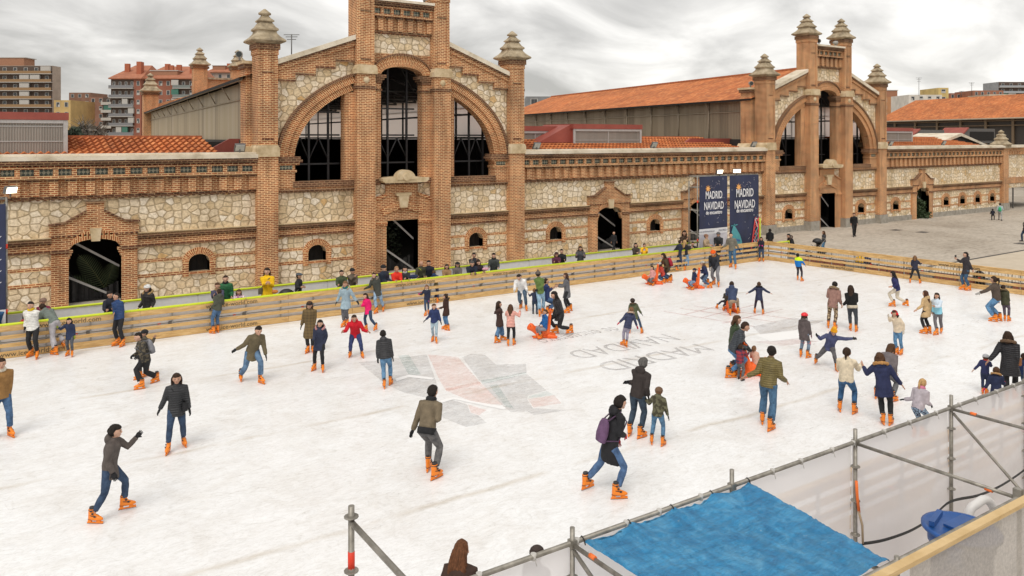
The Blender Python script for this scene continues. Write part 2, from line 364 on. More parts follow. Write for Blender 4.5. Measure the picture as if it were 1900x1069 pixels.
    def blob(s, c, r, n=10, k=6, m=0, f=None, ax=None):
        c = Vector(c); r = Vector(r) if hasattr(r, '__len__') else Vector((r, r, r)); rings = []
        ax = ax or Matrix.Identity(3)
        for j in range(k + 1):
            th = -math.pi / 2 + math.pi * j / k; cr_ = max(math.cos(th), 0.02)
            ring = []
            for i in range(n):
                a = 2 * math.pi * i / n; d = Vector((cr_ * math.cos(a), cr_ * math.sin(a), math.sin(th)))
                q = Vector((d.x * r.x, d.y * r.y, d.z * r.z))
                if f: q *= f(d)
                ring.append(c + ax @ q)
            rings.append(ring)
        return s.loft(rings, m=m)
    def build(s, name, mats, parent=None, loc=None, label=None, link=True):
        if parent is not None: o0 = ORG.get(parent.name, Vector((0, 0, 0)))
        else: o0 = Vector(loc) if loc is not None else Vector((0, 0, 0))
        me = bpy.data.meshes.new(name)
        V = np.array(s.v, dtype=np.float64).reshape(-1, 3) - np.array(o0)[None, :]
        me.from_pydata(V.tolist(), [], s.f)
        ul = me.uv_layers.new(name='UVMap'); ul.data.foreach_set('uv', np.array(s.uv, dtype=np.float32).ravel())
        mats = mats if isinstance(mats, (list, tuple)) else [mats]
        for m in mats: me.materials.append(m)
        me.polygons.foreach_set('material_index', s.m); me.polygons.foreach_set('use_smooth', s.s)
        me.update()
        o = bpy.data.objects.new(name, me)
        if link: C.objects.link(o)
        if parent is None: o.location = o0
        else: o.parent = parent
        ORG[o.name] = o0
        if label: o['label'] = label
        return o
def tag(o, label, cat, group=None):
    o['label'] = label; o['category'] = cat
    if group: o['group'] = group
    return o
def thing(name, label, cat, loc=(0, 0, 0), group=None):
    o = bpy.data.objects.new(name, None); C.objects.link(o); o.location = loc; o.empty_display_size = 0.2
    ORG[o.name] = Vector(loc); return tag(o, label, cat, group)
def struct(o): o['kind'] = 'structure'; return o
def text(body, size, mat, parent, loc, rot, name='lettering', align='CENTER', extrude=0.002, sx=1.0, offset=0.0):
    cu = bpy.data.curves.new(name, 'FONT'); cu.body = body; cu.size = size; cu.extrude = extrude; cu.align_x = align; cu.align_y = 'CENTER'
    cu.resolution_u = 3; cu.offset = offset; cu.space_line = 1.0
    t = bpy.data.objects.new(name, cu); C.objects.link(t)
    dg = bpy.context.evaluated_depsgraph_get(); me = bpy.data.meshes.new_from_object(t.evaluated_get(dg))
    bpy.data.objects.remove(t); o = bpy.data.objects.new(name, me); C.objects.link(o)
    me.materials.clear(); me.materials.append(mat)
    for v in me.vertices: v.co.x *= sx
    rot = rot if isinstance(rot, Matrix) else Matrix.Rotation(rot[2], 4, 'Z') @ Matrix.Rotation(rot[0], 4, 'X')
    me.transform(Matrix.Translation(Vector(loc) - ORG.get(parent.name, Vector())) @ rot)
    o.parent = parent; ORG[o.name] = ORG.get(parent.name, Vector()); return o
def copy_tree(o, parent=None, loc=None):
    c = o.copy(); C.objects.link(c); c.parent = parent
    if loc is not None: c.location = loc
    for ch in list(KIDS(o)): copy_tree(ch, c)
    return c
def KIDS(o): return [x for x in C.objects if x.parent == o]
# ------------------------------------------------------------------ ground, ice
GZ = -0.35
mb = MB(); mb.face([(-400, -200, GZ), (700, -200, GZ), (700, 900, GZ), (-400, 900, GZ)])
struct(mb.build('ground', M['plaza']))
YF, YB, YN, YS, YR = -9.33, -7.56, -29.3, -30.34, -32.55   # rink barrier, outer rail, near barrier, scaffold front row, scaffold rear row
E0 = Vector((on_ground(1424, 482.5).x, YF, 0)); e1 = on_ground(1900, 547.8)
ED = Vector((e1.x - E0.x, e1.y - E0.y, 0)).normalized()
def end_at(y): return E0 + ED * ((y - E0.y) / ED.y)
XL = -52.0
nr = end_at(YN)
mb = MB(); mb.slab([(XL, YN + .02), (nr.x, YN), (E0.x, E0.y), (XL, YF)], -0.3, 0.0)
ice = struct(mb.build('ice_rink', M['ice']))
mb = MB(); mb.slab([(XL, YF + .004), (E0.x + .3, YF + .004), (E0.x + 1.2, YB + .3), (XL, YB + .3)], -0.3, -0.004)
struct(mb.build('rubber_walkway', noisy('rubber_mat', [(0.3, (0.26, 0.25, 0.24)), (0.7, (0.38, 0.37, 0.36))], 2.0)))
nr2 = end_at(YN)
mb = MB(); mb.slab([(XL, YR - 1.2), (nr2.x + 4, YR - 1.2), (nr2.x + 4, YN - .004), (XL, YN - .004)], -0.32, -0.006)
struct(mb.build('service_deck', noisy('deck_boards', [(0.3, (0.6, 0.58, 0.57)), (0.7, (0.74, 0.72, 0.71))], 1.5)))
# smooth strip of paving and drain on the right
g = [on_ground(x, y, GZ) for x, y in ((1500, 534), (1900, 463), (2300, 395), (2600, 560), (1700, 760))]
mb = MB(); mb.face([(p.x, p.y, GZ + .004) for p in reversed(g)]); struct(mb.build('paved_strip', M['slab']))
a, b = on_ground(1500, 534, GZ), on_ground(2300, 395, GZ); t_ = (b - a).normalized(); n_ = Vector((-t_.y, t_.x, 0)) * .1
mb = MB(); mb.face([(p.x, p.y, GZ + .008) for p in (a - n_, b - n_, b + n_, a + n_)]); struct(mb.build('drain_channel', plain('drain_iron', (0.06, 0.055, 0.05), 0.8)))
for i, (x, y) in enumerate(((1662, 427), (1712, 431), (1700, 497), (1895, 452))):
    p = on_ground(x, y, GZ); mb = MB(); mb.box(p.x - .45, p.x + .45, p.y - .3, p.y + .3, GZ + .002, GZ + .012)
    tag(mb.build('drain_cover', plain('cover_iron', (0.09, 0.08, 0.07), 0.8), loc=p), ['dark iron cover in the paving before the right gatehouse', 'dark iron cover in the paving left of the ivy doorway', 'pale iron cover in the paving behind the end barrier', 'iron cover in the paving at the right edge of the plaza'][i], 'manhole cover')
# graphics frozen into the ice
def ice_poly(name, pts, mat, dz=0.004, z=None):
    mb = MB(); q = [on_ground(640 + x / 3.9595, 640 + y / 3.9595) for x, y in pts]
    mb.face([(p.x, p.y, dz) for p in reversed(q)], uv=[(p.x, p.y) for p in reversed(q)]); return mb.build(name, mat, ice)
DG = decal('grey_ice_paint', (0.30, 0.29, 0.29), 0.30, 0.51); DS = decal('salmon_ice_paint', (0.78, 0.40, 0.32), 0.30, 0.51); DT = decal('teal_ice_paint', (0.25, 0.44, 0.41), 0.26, 0.51)
DW = decal('white_ice_paint', (0.93, 0.93, 0.93), 0.9, 0.9); DL = decal('dark_ice_lettering', (0.32, 0.30, 0.30), 0.25, 0.53)
ice_poly('painted_star', [(100, 130), (600, 72), (660, 240), (690, 330), (600, 390), (430, 350), (300, 290)], DG)
ice_poly('painted_star', [(860, 92), (930, 65), (1030, 75), (1110, 145), (1330, 140), (1335, 205), (1000, 278)], DG)
ice_poly('painted_star', [(1005, 285), (1335, 212), (1480, 335), (1345, 375), (1340, 400), (1380, 465), (1640, 480), (1390, 517), (1340, 490), (1220, 495), (1165, 455)], DG)
ice_poly('painted_star', [(700, 430), (790, 405), (900, 440), (920, 500), (980, 520), (1040, 575), (890, 605), (700, 530)], DG, .006)
ice_poly('painted_star', [(610, 72), (830, 90), (995, 278), (1160, 440), (960, 430), (740, 335), (690, 250)], DS)
ice_poly('painted_star', [(905, 440), (1040, 480), (985, 518), (925, 498)], DS)
ice_poly('painted_star', [(1345, 400), (1540, 370), (1590, 430), (1385, 460)], DS)
ice_poly('painted_star', [(1480, 340), (1540, 368), (1345, 398), (1350, 378)], DT)
ice_poly('painted_star', [(1000, 262), (1330, 200), (1332, 218), (1010, 290)], DT, .008)
ice_poly('painted_star', [(740, 322), (990, 272), (1000, 290), (745, 342)], DS, .008)
ice_poly('painted_star', [(390, 80), (470, 75), (560, 220), (470, 225)], DT, .008)
ice_poly('painted_star', [(1060, 300), (1120, 290), (1240, 470), (1180, 455)], DT, .008)
ice_poly('painted_star', [(370, 250), (470, 222), (660, 245), (640, 258), (470, 240), (380, 270)], DW, .010)
ice_poly('painted_star', [(700, 412), (790, 388), (1180, 460), (1170, 480), (800, 402), (705, 430)], DW, .010)
for name, body, (xa, ya), (xb, yb), sz, sx in (('ice_lettering', 'MADRID', (1312, 645), (1112, 680), 1.3, .78), ('ice_lettering', 'NAVIDAD', (1250, 626), (1058, 658), 1.3, .78), ('ice_lettering', 'de encuentro', (1135, 606), (1014, 639), 1.0, 1.0)):
    A, B = on_ground(xa, ya), on_ground(xb, yb); mid = (A + B) / 2; mid.z = .006
    o = text(body, sz, DL, ice, mid, (0, 0, math.pi), name, extrude=0.0005)
    wd = max(v.co.x for v in o.data.vertices) - min(v.co.x for v in o.data.vertices)
    k = abs(A.x - B.x) / wd
    for v in o.data.vertices: v.co.x = mid.x + (v.co.x - mid.x) * k
def ice_line(x0, y0, x1, y1, w_, mat):
    a, b = on_ground(x0, y0), on_ground(x1, y1); n = Vector((-(b - a).y, (b - a).x, 0)).normalized() * w_
    mb = MB(); mb.face([(p.x, p.y, .004) for p in (a - n, b - n, b + n, a + n)]); mb.build('painted_line', mat, ice)
DP = decal('pink_ice_paint', (0.62, 0.30, 0.27), 0.42, 0.5)
for l in ((1232, 578, 1400, 606), (1262, 572, 1440, 598), (1287, 568, 1470, 592), (1300, 590, 1400, 566), (1340, 600, 1452, 574), (1270, 584, 1340, 566)): ice_line(*l, .05, DP)
def px_poly(pts, mat, name='painted_patch', dz=.004):
    q = [on_ground(x, y) for x, y in pts]; mb = MB(); mb.face([(p.x, p.y, dz) for p in reversed(q)]); mb.build(name, mat, ice)
px_poly([(1395, 606), (1470, 590), (1530, 596), (1478, 612), (1420, 628)], decal('faint_grey_paint', (0.30, 0.26, 0.26), 0.32, 0.5))
px_poly([(1400, 622), (1480, 613), (1500, 626), (1430, 634)], DW, dz=.006)
px_poly([(1398, 634), (1478, 628), (1520, 634), (1450, 642)], decal('faint_pink_paint', (0.55, 0.30, 0.27), 0.3, 0.5))

# ------------------------------------------------------------------ market walls and gatehouses
SPR = (0.26)
def wall(mb, x0, x1, z0, z1, y0, y1, holes, m=0, n=10):
    """wall slab with arched holes (centre, half width, sill z, spring z, rise)"""
    x = x0
    for c, h, zb, zs, ri in sorted(holes):
        if c - h > x: mb.box(x, c - h, y0, y1, z0, z1, m)
        a, b = c - h, c + h
        if zb > z0: mb.box(a, b, y0, y1, z0, zb, m)
        top = lambda t: min(zs + ri * math.sqrt(max(0, 1 - t * t)) if ri > 0 else zs, z1)
        for i in range(n):
            t0, t1 = -1 + 2 * i / n, -1 + 2 * (i + 1) / n; xa, xb = c + h * t0, c + h * t1; za, zb_ = top(t0), top(t1)
            if za < z1 or zb_ < z1:
                mb.face([(xa, y0, za), (xb, y0, zb_), (xb, y0, z1), (xa, y0, z1)], m=m)
                mb.face([(xa, y0, za), (xa, y1, za), (xb, y1, zb_), (xb, y0, zb_)], m=m)
        if top(0) < z1 - .01: mb.face([(a, y0, z1), (b, y0, z1), (b, y1, z1), (a, y1, z1)], m=m)
        for xx in (a, b):
            mb.face([(xx, y0, zb), (xx, y1, zb), (xx, y1, top(1)), (xx, y0, top(1))], m=m)
        x = b
    if x < x1: mb.box(x, x1, y0, y1, z0, z1, m)
def ring(mb, c, zs, ai, bi, ao, bo, t0, t1, y0, y1, n=16, m=0):
    """band of an arch, angle 0 at +X, with radial brick UVs"""
    L = 0
    for i in range(n):
        a, b = t0 + (t1 - t0) * i / n, t0 + (t1 - t0) * (i + 1) / n
        P = lambda r, s_, t, y: (c + r * math.cos(t), y, zs + s_ * math.sin(t))
        pi0, pi1, po1, po0 = P(ai, bi, a, y0), P(ai, bi, b, y0), P(ao, bo, b, y0), P(ao, bo, a, y0)
        dL = (Vector(po0) - Vector(po1)).length; th = (Vector(pi0) - Vector(po0)).length
        mb.face([pi0, po0, po1, pi1], uv=[(0, L), (th, L), (th, L + dL), (0, L + dL)], m=m)
        mb.face([po0, P(ao, bo, a, y1), P(ao, bo, b, y1), po1], uv=[(0, L), (y1 - y0, L), (y1 - y0, L + dL), (0, L + dL)], m=m)
        mb.face([pi1, P(ai, bi, b, y1), P(ai, bi, a, y1), pi0], uv=[(0, L + dL), (y1 - y0, L + dL), (y1 - y0, L), (0, L)], m=m)
        L += dL
def dentils(mb, x0, x1, y0, y1, z0, z1, step=.26, w_=.13):
    n = max(1, round((x1 - x0) / step)); st = (x1 - x0) / n
    for i in range(n): mb.box(x0 + (i + .25) * st, x0 + (i + .25) * st + w_, y0, y1, z0, z1)
def cornice(root, x0, x1, z0=4.07, y=0.0, tall=1.6, unit=.66):
    k = tall / 1.6; Z = lambda v: z0 + v * k
    b = MB(); d = MB(); g_ = MB()
    b.box(x0, x1, y - .08, y + .3, Z(0), Z(1.6)); d.box(x0, x1, y - .16, y - .082, Z(.04), Z(.12)); dentils(d, x0, x1, y - .14, y - .082, Z(-.04), Z(.04))
    n = max(1, round((x1 - x0) / unit)); u = (x1 - x0) / n
    for i in range(n):
        a = x0 + i * u
        b.box(a + u * .5, a + u, y - .22, y - .082, Z(.14), Z(.74)); d.box(a + u * .4, a + u * 1.0, y - .26, y - .082, Z(.742), Z(.80)); d.box(a + u * .28, a + u, y - .30, y - .082, Z(.802), Z(.86))
        b.box(a + u * .72, a + u, y - .30, y - .082, Z(.98), Z(1.26)); g_.box(a, a + u * .72, y - .20, y - .084, Z(1.0), Z(1.24))
    b.box(x0, x1, y - .34, y - .083, Z(.862), Z(.978)); b.box(x0, x1, y - .34, y - .083, Z(1.262), Z(1.36))
    dentils(d, x0, x1, y - .40, y - .083, Z(1.362), Z(1.41), .2, .12); d.box(x0, x1, y - .42, y - .083, Z(1.412), Z(1.48)); d.box(x0, x1, y - .48, y - .083, Z(1.482), Z(1.598))
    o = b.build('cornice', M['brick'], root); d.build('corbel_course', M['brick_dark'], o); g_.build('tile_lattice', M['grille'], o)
def string_course(root, x0, x1, z0=1.88, y=0.0):
    b = MB(); d = MB(); b.box(x0, x1, y - .10, y + .1, z0, z0 + .60)
    d.box(x0, x1, y - .13, y - .102, z0 + .02, z0 + .09); dentils(d, x0, x1, y - .16, y - .102, z0 + .34, z0 + .40, .2, .11); d.box(x0, x1, y - .19, y - .102, z0 + .402, z0 + .47); d.box(x0, x1, y - .24, y - .102, z0 + .472, z0 + .53)
    s_ = MB(); s_.prism([(x0, z0 + .602), (x1, z0 + .602), (x1, z0 + .64), (x0, z0 + .64)], y - .22, y + .05)
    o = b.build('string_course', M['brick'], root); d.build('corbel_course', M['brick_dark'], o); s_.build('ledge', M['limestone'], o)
def small_window(root, c):
    hw = .45; b = MB(); ring(b, c, 1.02, hw, .36, hw + .27, .66, 0, math.pi, -.06, .12, 14)
    b.box(c - hw - .25, c - hw, -.06, .12, .40, 1.02); b.box(c + hw, c + hw + .25, -.06, .12, .40, 1.02)
    b.box(c - hw - .05, c + hw + .05, -.09, .12, .50, .59)
    o = b.build('window_surround', M['brick_arch'], root)
    d = MB(); d.box(c - hw - .02, c + hw + .02, .42, .45, .58, 1.42)  # near-black sheet fills the opening in place of a shaded interior
    for k in range(1, 4): d.box(c - hw + k * .225 - .01, c - hw + k * .225 + .01, .36, .38, .6, 1.4)
    d.build('grille_and_shade_sheet', M['dark'], o)
def gable_outline(c): return [(c - 1.66, 2.5), (c + 1.66, 2.5), (c + 1.66, 2.98), (c + 1.12, 3.04), (c + .42, 3.46), (c + .32, 3.5), (c + .32, 3.86), (c - .32, 3.86), (c - .32, 3.5), (c - .42, 3.46), (c - 1.12, 3.04), (c - 1.66, 2.98)]
def doorway(root, c, braced=True, hw=.98):
    b = MB(); wall(b, c - hw - .62, c + hw + .62, GZ, 2.499, -.17, .06, [(c, hw, GZ, 1.95, .42)])
    b.prism(gable_outline(c), -.2, .06)
    d = MB()
    for sx in (-1, 1):
        P = lambda x, z: (c + sx * x, z)
        for q in ([(1.70, 2.982), (1.70, 3.06), (1.12, 3.12), (1.12, 3.042)], [(1.12, 3.042), (1.12, 3.12), (.36, 3.57), (.36, 3.50)]):
            pts = [P(*p) for p in q]
            d.prism(pts if sx < 0 else pts[::-1], -.28, -.0)
        d.box(min(c + sx * hw, c + sx * (hw + .66)), max(c + sx * hw, c + sx * (hw + .66)), -.24, -.172, 1.84, 1.98)
        for q, zz_ in enumerate((1.60, 1.72, 1.84)):
            e_ = .05 + .05 * q; xa, xb = sorted((c + sx * (hw - e_), c + sx * (hw + .01))); b.box(xa, xb, -.165, .05, zz_, zz_ + .118)
    d.box(c - .36, c + .36, -.27, 0, 3.862, 3.93); dentils(d, c - 1.66, c + 1.66, -.25, -.2, 2.52, 2.58, .2, .11)
    r_ = MB(); ring(r_, c, 1.95, hw, .42, hw + .02, .80, R(24), R(156), -.25, .0, 14)
    k = MB(); k.prism([(c - .16, 2.28), (c + .16, 2.28), (c + .22, 2.82), (c - .22, 2.82)], -.34, -.02)
    o = b.build('doorway', M['brick'], root); d.build('corbel_course', M['brick_dark'], o); r_.build('door_arch', M['brick_arch'], o); k.build('keystone', M['limestone'], o)
    if braced:
        s_ = MB()
        for z0, z1 in ((2.35, 1.05), (.75, -.34)):
            s_.obox(((c), .5, (z0 + z1) / 2), (hw, 0, (z1 - z0) / 2), (0, .02, 0), Vector((-(z1 - z0), 0, 2 * hw)).normalized() * .045)
        s_.build('steel_brace', M['brace'], o)
def hedge(mb, x0, x1, y0, y1, z0, z1, n, r=(.05, .1)):
    for i in range(n):
        p = Vector((random.uniform(x0, x1), random.uniform(y0, y1), z0 + (z1 - z0) * random.random())); a = random.uniform(0, 6.28); s_ = random.uniform(*r)
        u = Vector((math.cos(a), math.sin(a), random.uniform(-.6, .6))).normalized() * s_; v = Vector((-math.sin(a), math.cos(a) * .3, random.uniform(.3, 1))).normalized() * s_ * .6
        mb.face([p - u, p + v, p + u, p - v])
def perimeter_wall(label, x0, x1, doors, windows, vis_plinth=False, big=None):
    root = thing('perimeter_wall', label, 'wall', ((x0 + x1) / 2, 0, GZ))
    p = MB(); holes_d = [(c, .98, GZ, 1.95, .42) for c in doors]
    wall(p, x0, x1, GZ, .06, -.10 if vis_plinth else -.01, .3, [(c, 1.6, GZ, .06, 0) for c in doors]); p.build('plinth', M['granite'] if vis_plinth else M['stone'], root)
    st = MB(); hs = sorted(holes_d + [(c, .45, .58, 1.02, .36) for c in windows]); 
    wall(st, x0, x1, .06, 1.88, 0, .5, [(c, h, max(.06, a), min(s_, 1.88), min(r_, 1.88 - min(s_, 1.88)) if s_ < 1.88 else 0) for c, h, a, s_, r_ in hs])
    wall(st, x0, x1, 1.88, 4.07, 0, .5, [(c, .98, 1.88, 1.95, .42) for c in doors]); st.build('rubble_masonry', M['stone'], root)
    bb = MB(); xs = [x0] + sum([[c - 1.6, c + 1.6] for c in doors], []) + [x1]
    for i in range(0, len(xs), 2):
        xa, xb = xs[i], xs[i + 1]
        for z in (.52, 1.16):
            cuts = [xa] + sum([[c - .7, c + .7] for c in windows if xa < c < xb], []) + [xb]
            for j in range(0, len(cuts), 2): bb.box(cuts[j], cuts[j + 1], -.012, .05, z, z + .15)
        string_course(root, xa, xb)
    bb.build('brick_course', M['brick'], root)
    for c in windows: small_window(root, c)
    for c in doors: doorway(root, c)
    cornice(root, x0, x1)
    q = MB(); q.prism([(x0, 5.672), (x1, 5.672), (x1, 5.85), (x0, 5.85)], -.52, .75); n = int((x1 - x0) / 1.4)
    for i in range(n):
        a = x0 + (x1 - x0) * i / n; q.prism([(a + .004, 5.852), (a + (x1 - x0) / n - .004, 5.852), (a + (x1 - x0) / n - .004, 5.93), (a + .004, 5.93)], -.40, .70)
    q.build('coping', M['coping'], root)
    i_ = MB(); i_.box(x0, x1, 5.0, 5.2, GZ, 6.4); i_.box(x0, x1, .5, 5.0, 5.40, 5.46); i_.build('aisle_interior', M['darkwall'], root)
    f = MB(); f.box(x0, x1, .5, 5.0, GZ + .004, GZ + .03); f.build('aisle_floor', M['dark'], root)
    return root
wl = perimeter_wall('long brick and rubble wall at the left, its doorway showing a palm frond', -45, -14.36, [-29.0, -21.0], [-33, -25.2, -16.85])
wm = perimeter_wall('brick and rubble wall between the two gatehouses', .58, 21.43, [7.1, 15.0], [3.06, 11.0, 18.9])
wr = perimeter_wall('brick and rubble wall right of the far gatehouse, with four small windows in a row', 36.37, 55.9, [42.2], [38.3, 46.2, 49.0, 51.7, 54.4], True)

def finial(mb, cx, cy, z, w_):
    s_ = w_ / .96; P = [(.54, 0), (.76, .10), (.80, .15), (.77, .21), (.55, .36), (.44, .50), (.41, .60), (.49, .66), (.48, .73), (.38, .82), (.30, .96), (.26, 1.02), (.34, 1.07), (.33, 1.12), (.22, 1.22), (.14, 1.34)]
    mb.lathe((cx, cy, z), [(a * s_ * (1 if b < .3 else 1.06), b * s_ * 1.02) for a, b in P], square=True)
    mb.lathe((cx, cy, z), [(.16 * s_, 1.33 * s_), (.17 * s_, 1.38 * s_), (.30 * s_, 1.43 * s_), (.30 * s_, 1.49 * s_), (.18 * s_, 1.58 * s_), (.09 * s_, 1.66 * s_), (.02 * s_, 1.70 * s_)], n=10)
def shaft(mb, d, x0, x1, y0, y1, z0, z1):
    mb.box(x0, x1, y0, y1, z0, z1 - .5); g_ = .04
    mb.box(x0 - g_, x1 + g_, y0 - g_, y1 + g_, z1 - .499, z1 - .25); d.box(x0 - .1, x1 + .1, y0 - .1, y1 + .1, z1 - .249, z1)
    w_ = x1 - x0
    d.box(x0 + .2, x1 - .2, y0 - .03, y0 - .002, z1 - 1.35, z1 - 1.28); d.box(x0 + .2, x1 - .2, y0 - .03, y0 - .002, z0 + .25, z0 + .32)
    for a in (x0, x1 - .17): mb.box(a, a + .17, y0 - .045, y0 - .001, z0 + .15, z1 - .55)

def gatehouse(cx, label, skew, length, back=True):
    PM, PS = (M['brick'], M['stone']) if back else (M['granite'], M['granite']); PO = 0 if back else 1
    root = thing('market_hall', label, 'building', (cx, 0, GZ))
    X = lambda v: cx + v
    # --- towers at the corners
    for sx in (-1, 1):
        xa, xb = sorted((X(sx * 6.51), X(sx * 7.47)))
        b, d, l_, f_ = MB(), MB(), MB(), MB()
        b.box(xa, xb, -.42, .5, .35, 5.72); f_.box(xa - .06 * PO, xb + .06 * PO, -.42 - .08 * PO, .5, GZ, .348)
        l_.prism([(xa - .05, 5.722), (xb + .05, 5.722), (xb + .05, 6.12), (xb - .03, 6.26), (xa + .03, 6.26), (xa - .05, 6.12)], -.50, 1.0)
        shaft(b, d, xa + .02, xb - .02, -.38, .66, 6.262, 11.0)
        xs_ = sorted((X(sx * 7.0), X(sx * 7.72)))
        b.box(xs_[0], xs_[1], .78, 1.7, 5.7, 9.9); d.box(xs_[0] - .1, xs_[1] + .1, .68, 1.8, 9.902, 10.12); lc = MB(); lc.box(xs_[0] - .16, xs_[1] + .16, .62, 1.86, 10.122, 10.26)
        lc.prism([(xs_[0] - .3, 5.85), (xs_[1] + .3, 5.85), (xs_[1] + .02, 6.2), (xs_[0] - .02, 6.2)], .76, 1.9)
        o = b.build('corner_tower', M['brick'], root); d.build('corbel_course', M['brick_dark'], o); l_.build('stone_block', M['limestone'], o); lc.build('side_pier_cap', M['limestone'], o); f_.build('tower_plinth', PM, o)
        t = MB(); finial(t, X(sx * 6.99), .14, 11.0, .96); t.build('finial', M['finial'], o)
    # --- central piers
    for sx in (-1, 1):
        xa, xb = sorted((X(sx * 1.67), X(sx * 2.63)))
        b, d, l_, f_ = MB(), MB(), MB(), MB()
        f_.box(xa - .06 * PO, xb + .06 * PO, -.55 - .07 * PO, .3, GZ, .348); b.box(xa, xb, -.55, .3, .35, 9.05)
        d.box(xa - .05, xb + .05, -.60, .3, 9.052, 9.2); b.box(xa, xb, -.55, .3, 9.202, 9.80)
        l_.prism([(xa - .08, 9.802), (xb + .08, 9.802), (xb + .08, 10.05), (xb - .02, 10.26), (xa + .02, 10.26), (xa - .08, 10.05)], -.66, .62)
        xm = (xa + xb) / 2; l_.blob((xm, -.56, 9.5), (.17, .09, .17)); b.box(xm - .27, xm + .27, -.565, -.548, 9.24, 9.76)
        shaft(b, d, xa + .02, xb - .02, -.42, .72, 10.262, 14.3)
        o = b.build('central_pier', M['brick'], root); d.build('corbel_course', M['brick_dark'], o); l_.build('stone_block', M['limestone'], o); f_.build('pier_plinth', PM, o)
        t = MB(); finial(t, X(sx * 2.15), .15, 14.3, .96); t.build('finial', M['finial'], o)
    # --- lower wall panels
    for sx in (-1, 1):
        xa, xb = sorted((X(sx * 2.63), X(sx * 6.51))); wc = X(sx * 4.5)
        st = MB(); wall(st, xa, xb, .06, 1.88, 0, .4, [(wc, .45, .58, 1.02, .36)]); st.box(xa, xb, 0, .4, 1.88, 4.0); st.build('rubble_masonry', M['stone'], root)
        p = MB(); p.box(xa, xb, -.01 - .09 * PO, .3, GZ, .06); p.build('plinth', PS, root)
        bb = MB()
        for z in (.52, 1.16):
            bb.box(xa, wc - .7, -.012, .05, z, z + .15); bb.box(wc + .7, xb, -.012, .05, z, z + .15)
        bb.build('brick_course', M['brick'], root); string_course(root, xa, xb); small_window(root, wc)
        s_ = MB(); s_.box(xa, xb, -.08, .5, 4.0, 4.22); d = MB(); dentils(d, xa, xb, -.13, -.082, 3.96, 4.04, .2, .11); d.box(xa, xb, -.18, -.082, 4.042, 4.12)
        xo = sorted((X(sx * 2.63), X(sx * 5.72))); d.prism([(xo[0], 4.222), (xo[1], 4.222), (xo[1], 4.5), (xo[0], 4.5)], -.14, .5)
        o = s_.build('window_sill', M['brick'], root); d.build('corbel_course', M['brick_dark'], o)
        # corbelled impost carrying the arch
        i_, d = MB(), MB(); S = lambda u, v: sorted((X(sx * u), X(sx * v)))
        for u, z0, z1, y in ((5.62, 4.222, 4.95, -.1), (5.55, 4.95, 5.06, -.16), (5.62, 5.06, 5.30, -.12), (5.42, 5.30, 5.42, -.2)):
            q = S(u, 6.51); i_.box(q[0], q[1], y, .5, z0 + .001, z1)
        q = S(5.30, 6.51); d.box(q[0], q[1], -.28, .5, 5.422, 5.56); q = S(5.38, 6.51); d.box(q[0], q[1], -.24, .5, 5.562, 5.70)
        q = S(5.75, 6.35); i2 = MB(); i2.box(q[0], q[1], -.125, -.121, 5.08, 5.28)
        o = i_.build('arch_impost', M['brick'], root); d.build('corbel_course', M['brick_dark'], o); i2.build('tile_lattice', M['grille'], o)
        # jamb, spandrel and gable
        q = S(2.63, 3.1); j = MB(); j.box(q[0], q[1], -.06, .5, 4.22, 8.9); q2 = S(1.18, 1.67); j.box(q2[0], q2[1], -.10, .5, 4.22, 9.4); j.build('brick_jamb', M['brick'], root)
        cap_ = MB()
        for u, z0, z1 in ((1.13, 9.0, 9.1), (1.13, 9.4, 9.55), (1.02, 9.55, 9.68), (.92, 9.68, 9.84)):
            q2 = S(u, 1.67); cap_.box(q2[0], q2[1], -.12 - (1.2 - u) * .3, .5, z0 + .001, z1)
        cap_.build('pier_capital', M['brick_dark'], root)
        sp_ = MB(); a_i, b_i, zs = 5.65, 3.95, 5.5; slope = lambda u: 10.18 + (6.51 - u) * (11.62 - 10.18) / 3.88
        n = 18
        for i in range(n):
            u0, u1 = 2.63 + (6.51 - 2.63) * i / n, 2.63 + (6.51 - 2.63) * (i + 1) / n
            el = lambda u: zs + 4.3 * math.sqrt(max(0, 1 - (u / 6.3) ** 2))
            P = [(u0, el(u0)), (u1, el(u1)), (u1, slope(u1) - .1), (u0, slope(u0) - .1)]
            P = [(X(sx * u), z) for u, z in P]
            if sx < 0: P = P[::-1]
            sp_.face([(x, 0, z) for x, z in P])
        sp_.build('spandrel_masonry', M['stone'], root)
        bk = MB(); n = 18   # backing brick behind spandrel so that the wall has thickness
        for i in range(n):
            u0, u1 = 3.1 + (6.51 - 3.1) * i / n, 3.1 + (6.51 - 3.1) * (i + 1) / n
            el = lambda u: zs + b_i * math.sqrt(max(0, 1 - (u / a_i) ** 2))
            P = [(u0, el(u0)), (u1, el(u1)), (u1, slope(u1) - .12), (u0, slope(u0) - .12)]; P = [(X(sx * u), z) for u, z in P]
            if sx > 0: P = P[::-1]
            bk.face([(x, .5, z) for x, z in P])
            bk.face([(X(sx * u0), .0, el(u0)), (X(sx * u0), .5, el(u0)), (X(sx * u1), .5, el(u1)), (X(sx * u1), .0, el(u1))])
        bk.build('arch_reveal', M['brick'], root)
        r_ = MB(); t0 = math.acos(min(1, 6.51 / 6.55)); t1 = math.acos(2.63 / 6.0)
        tt = (t0, t1) if sx > 0 else (math.pi - t0, math.pi - t1)
        ring(r_, cx, zs, a_i, b_i, 6.02, 4.28, 0 if sx > 0 else math.pi, math.acos(2.63 / 5.65) if sx > 0 else math.pi - math.acos(2.63 / 5.65), -.10, .3, 26)
        ring(r_, cx, zs, 6.021, 4.281, 6.42, 4.62, 0 if sx > 0 else math.pi, math.acos(2.63 / 6.2) if sx > 0 else math.pi - math.acos(2.63 / 6.2), -.2, .1, 26)
        o = r_.build('great_arch', M['brick_arch'], root)
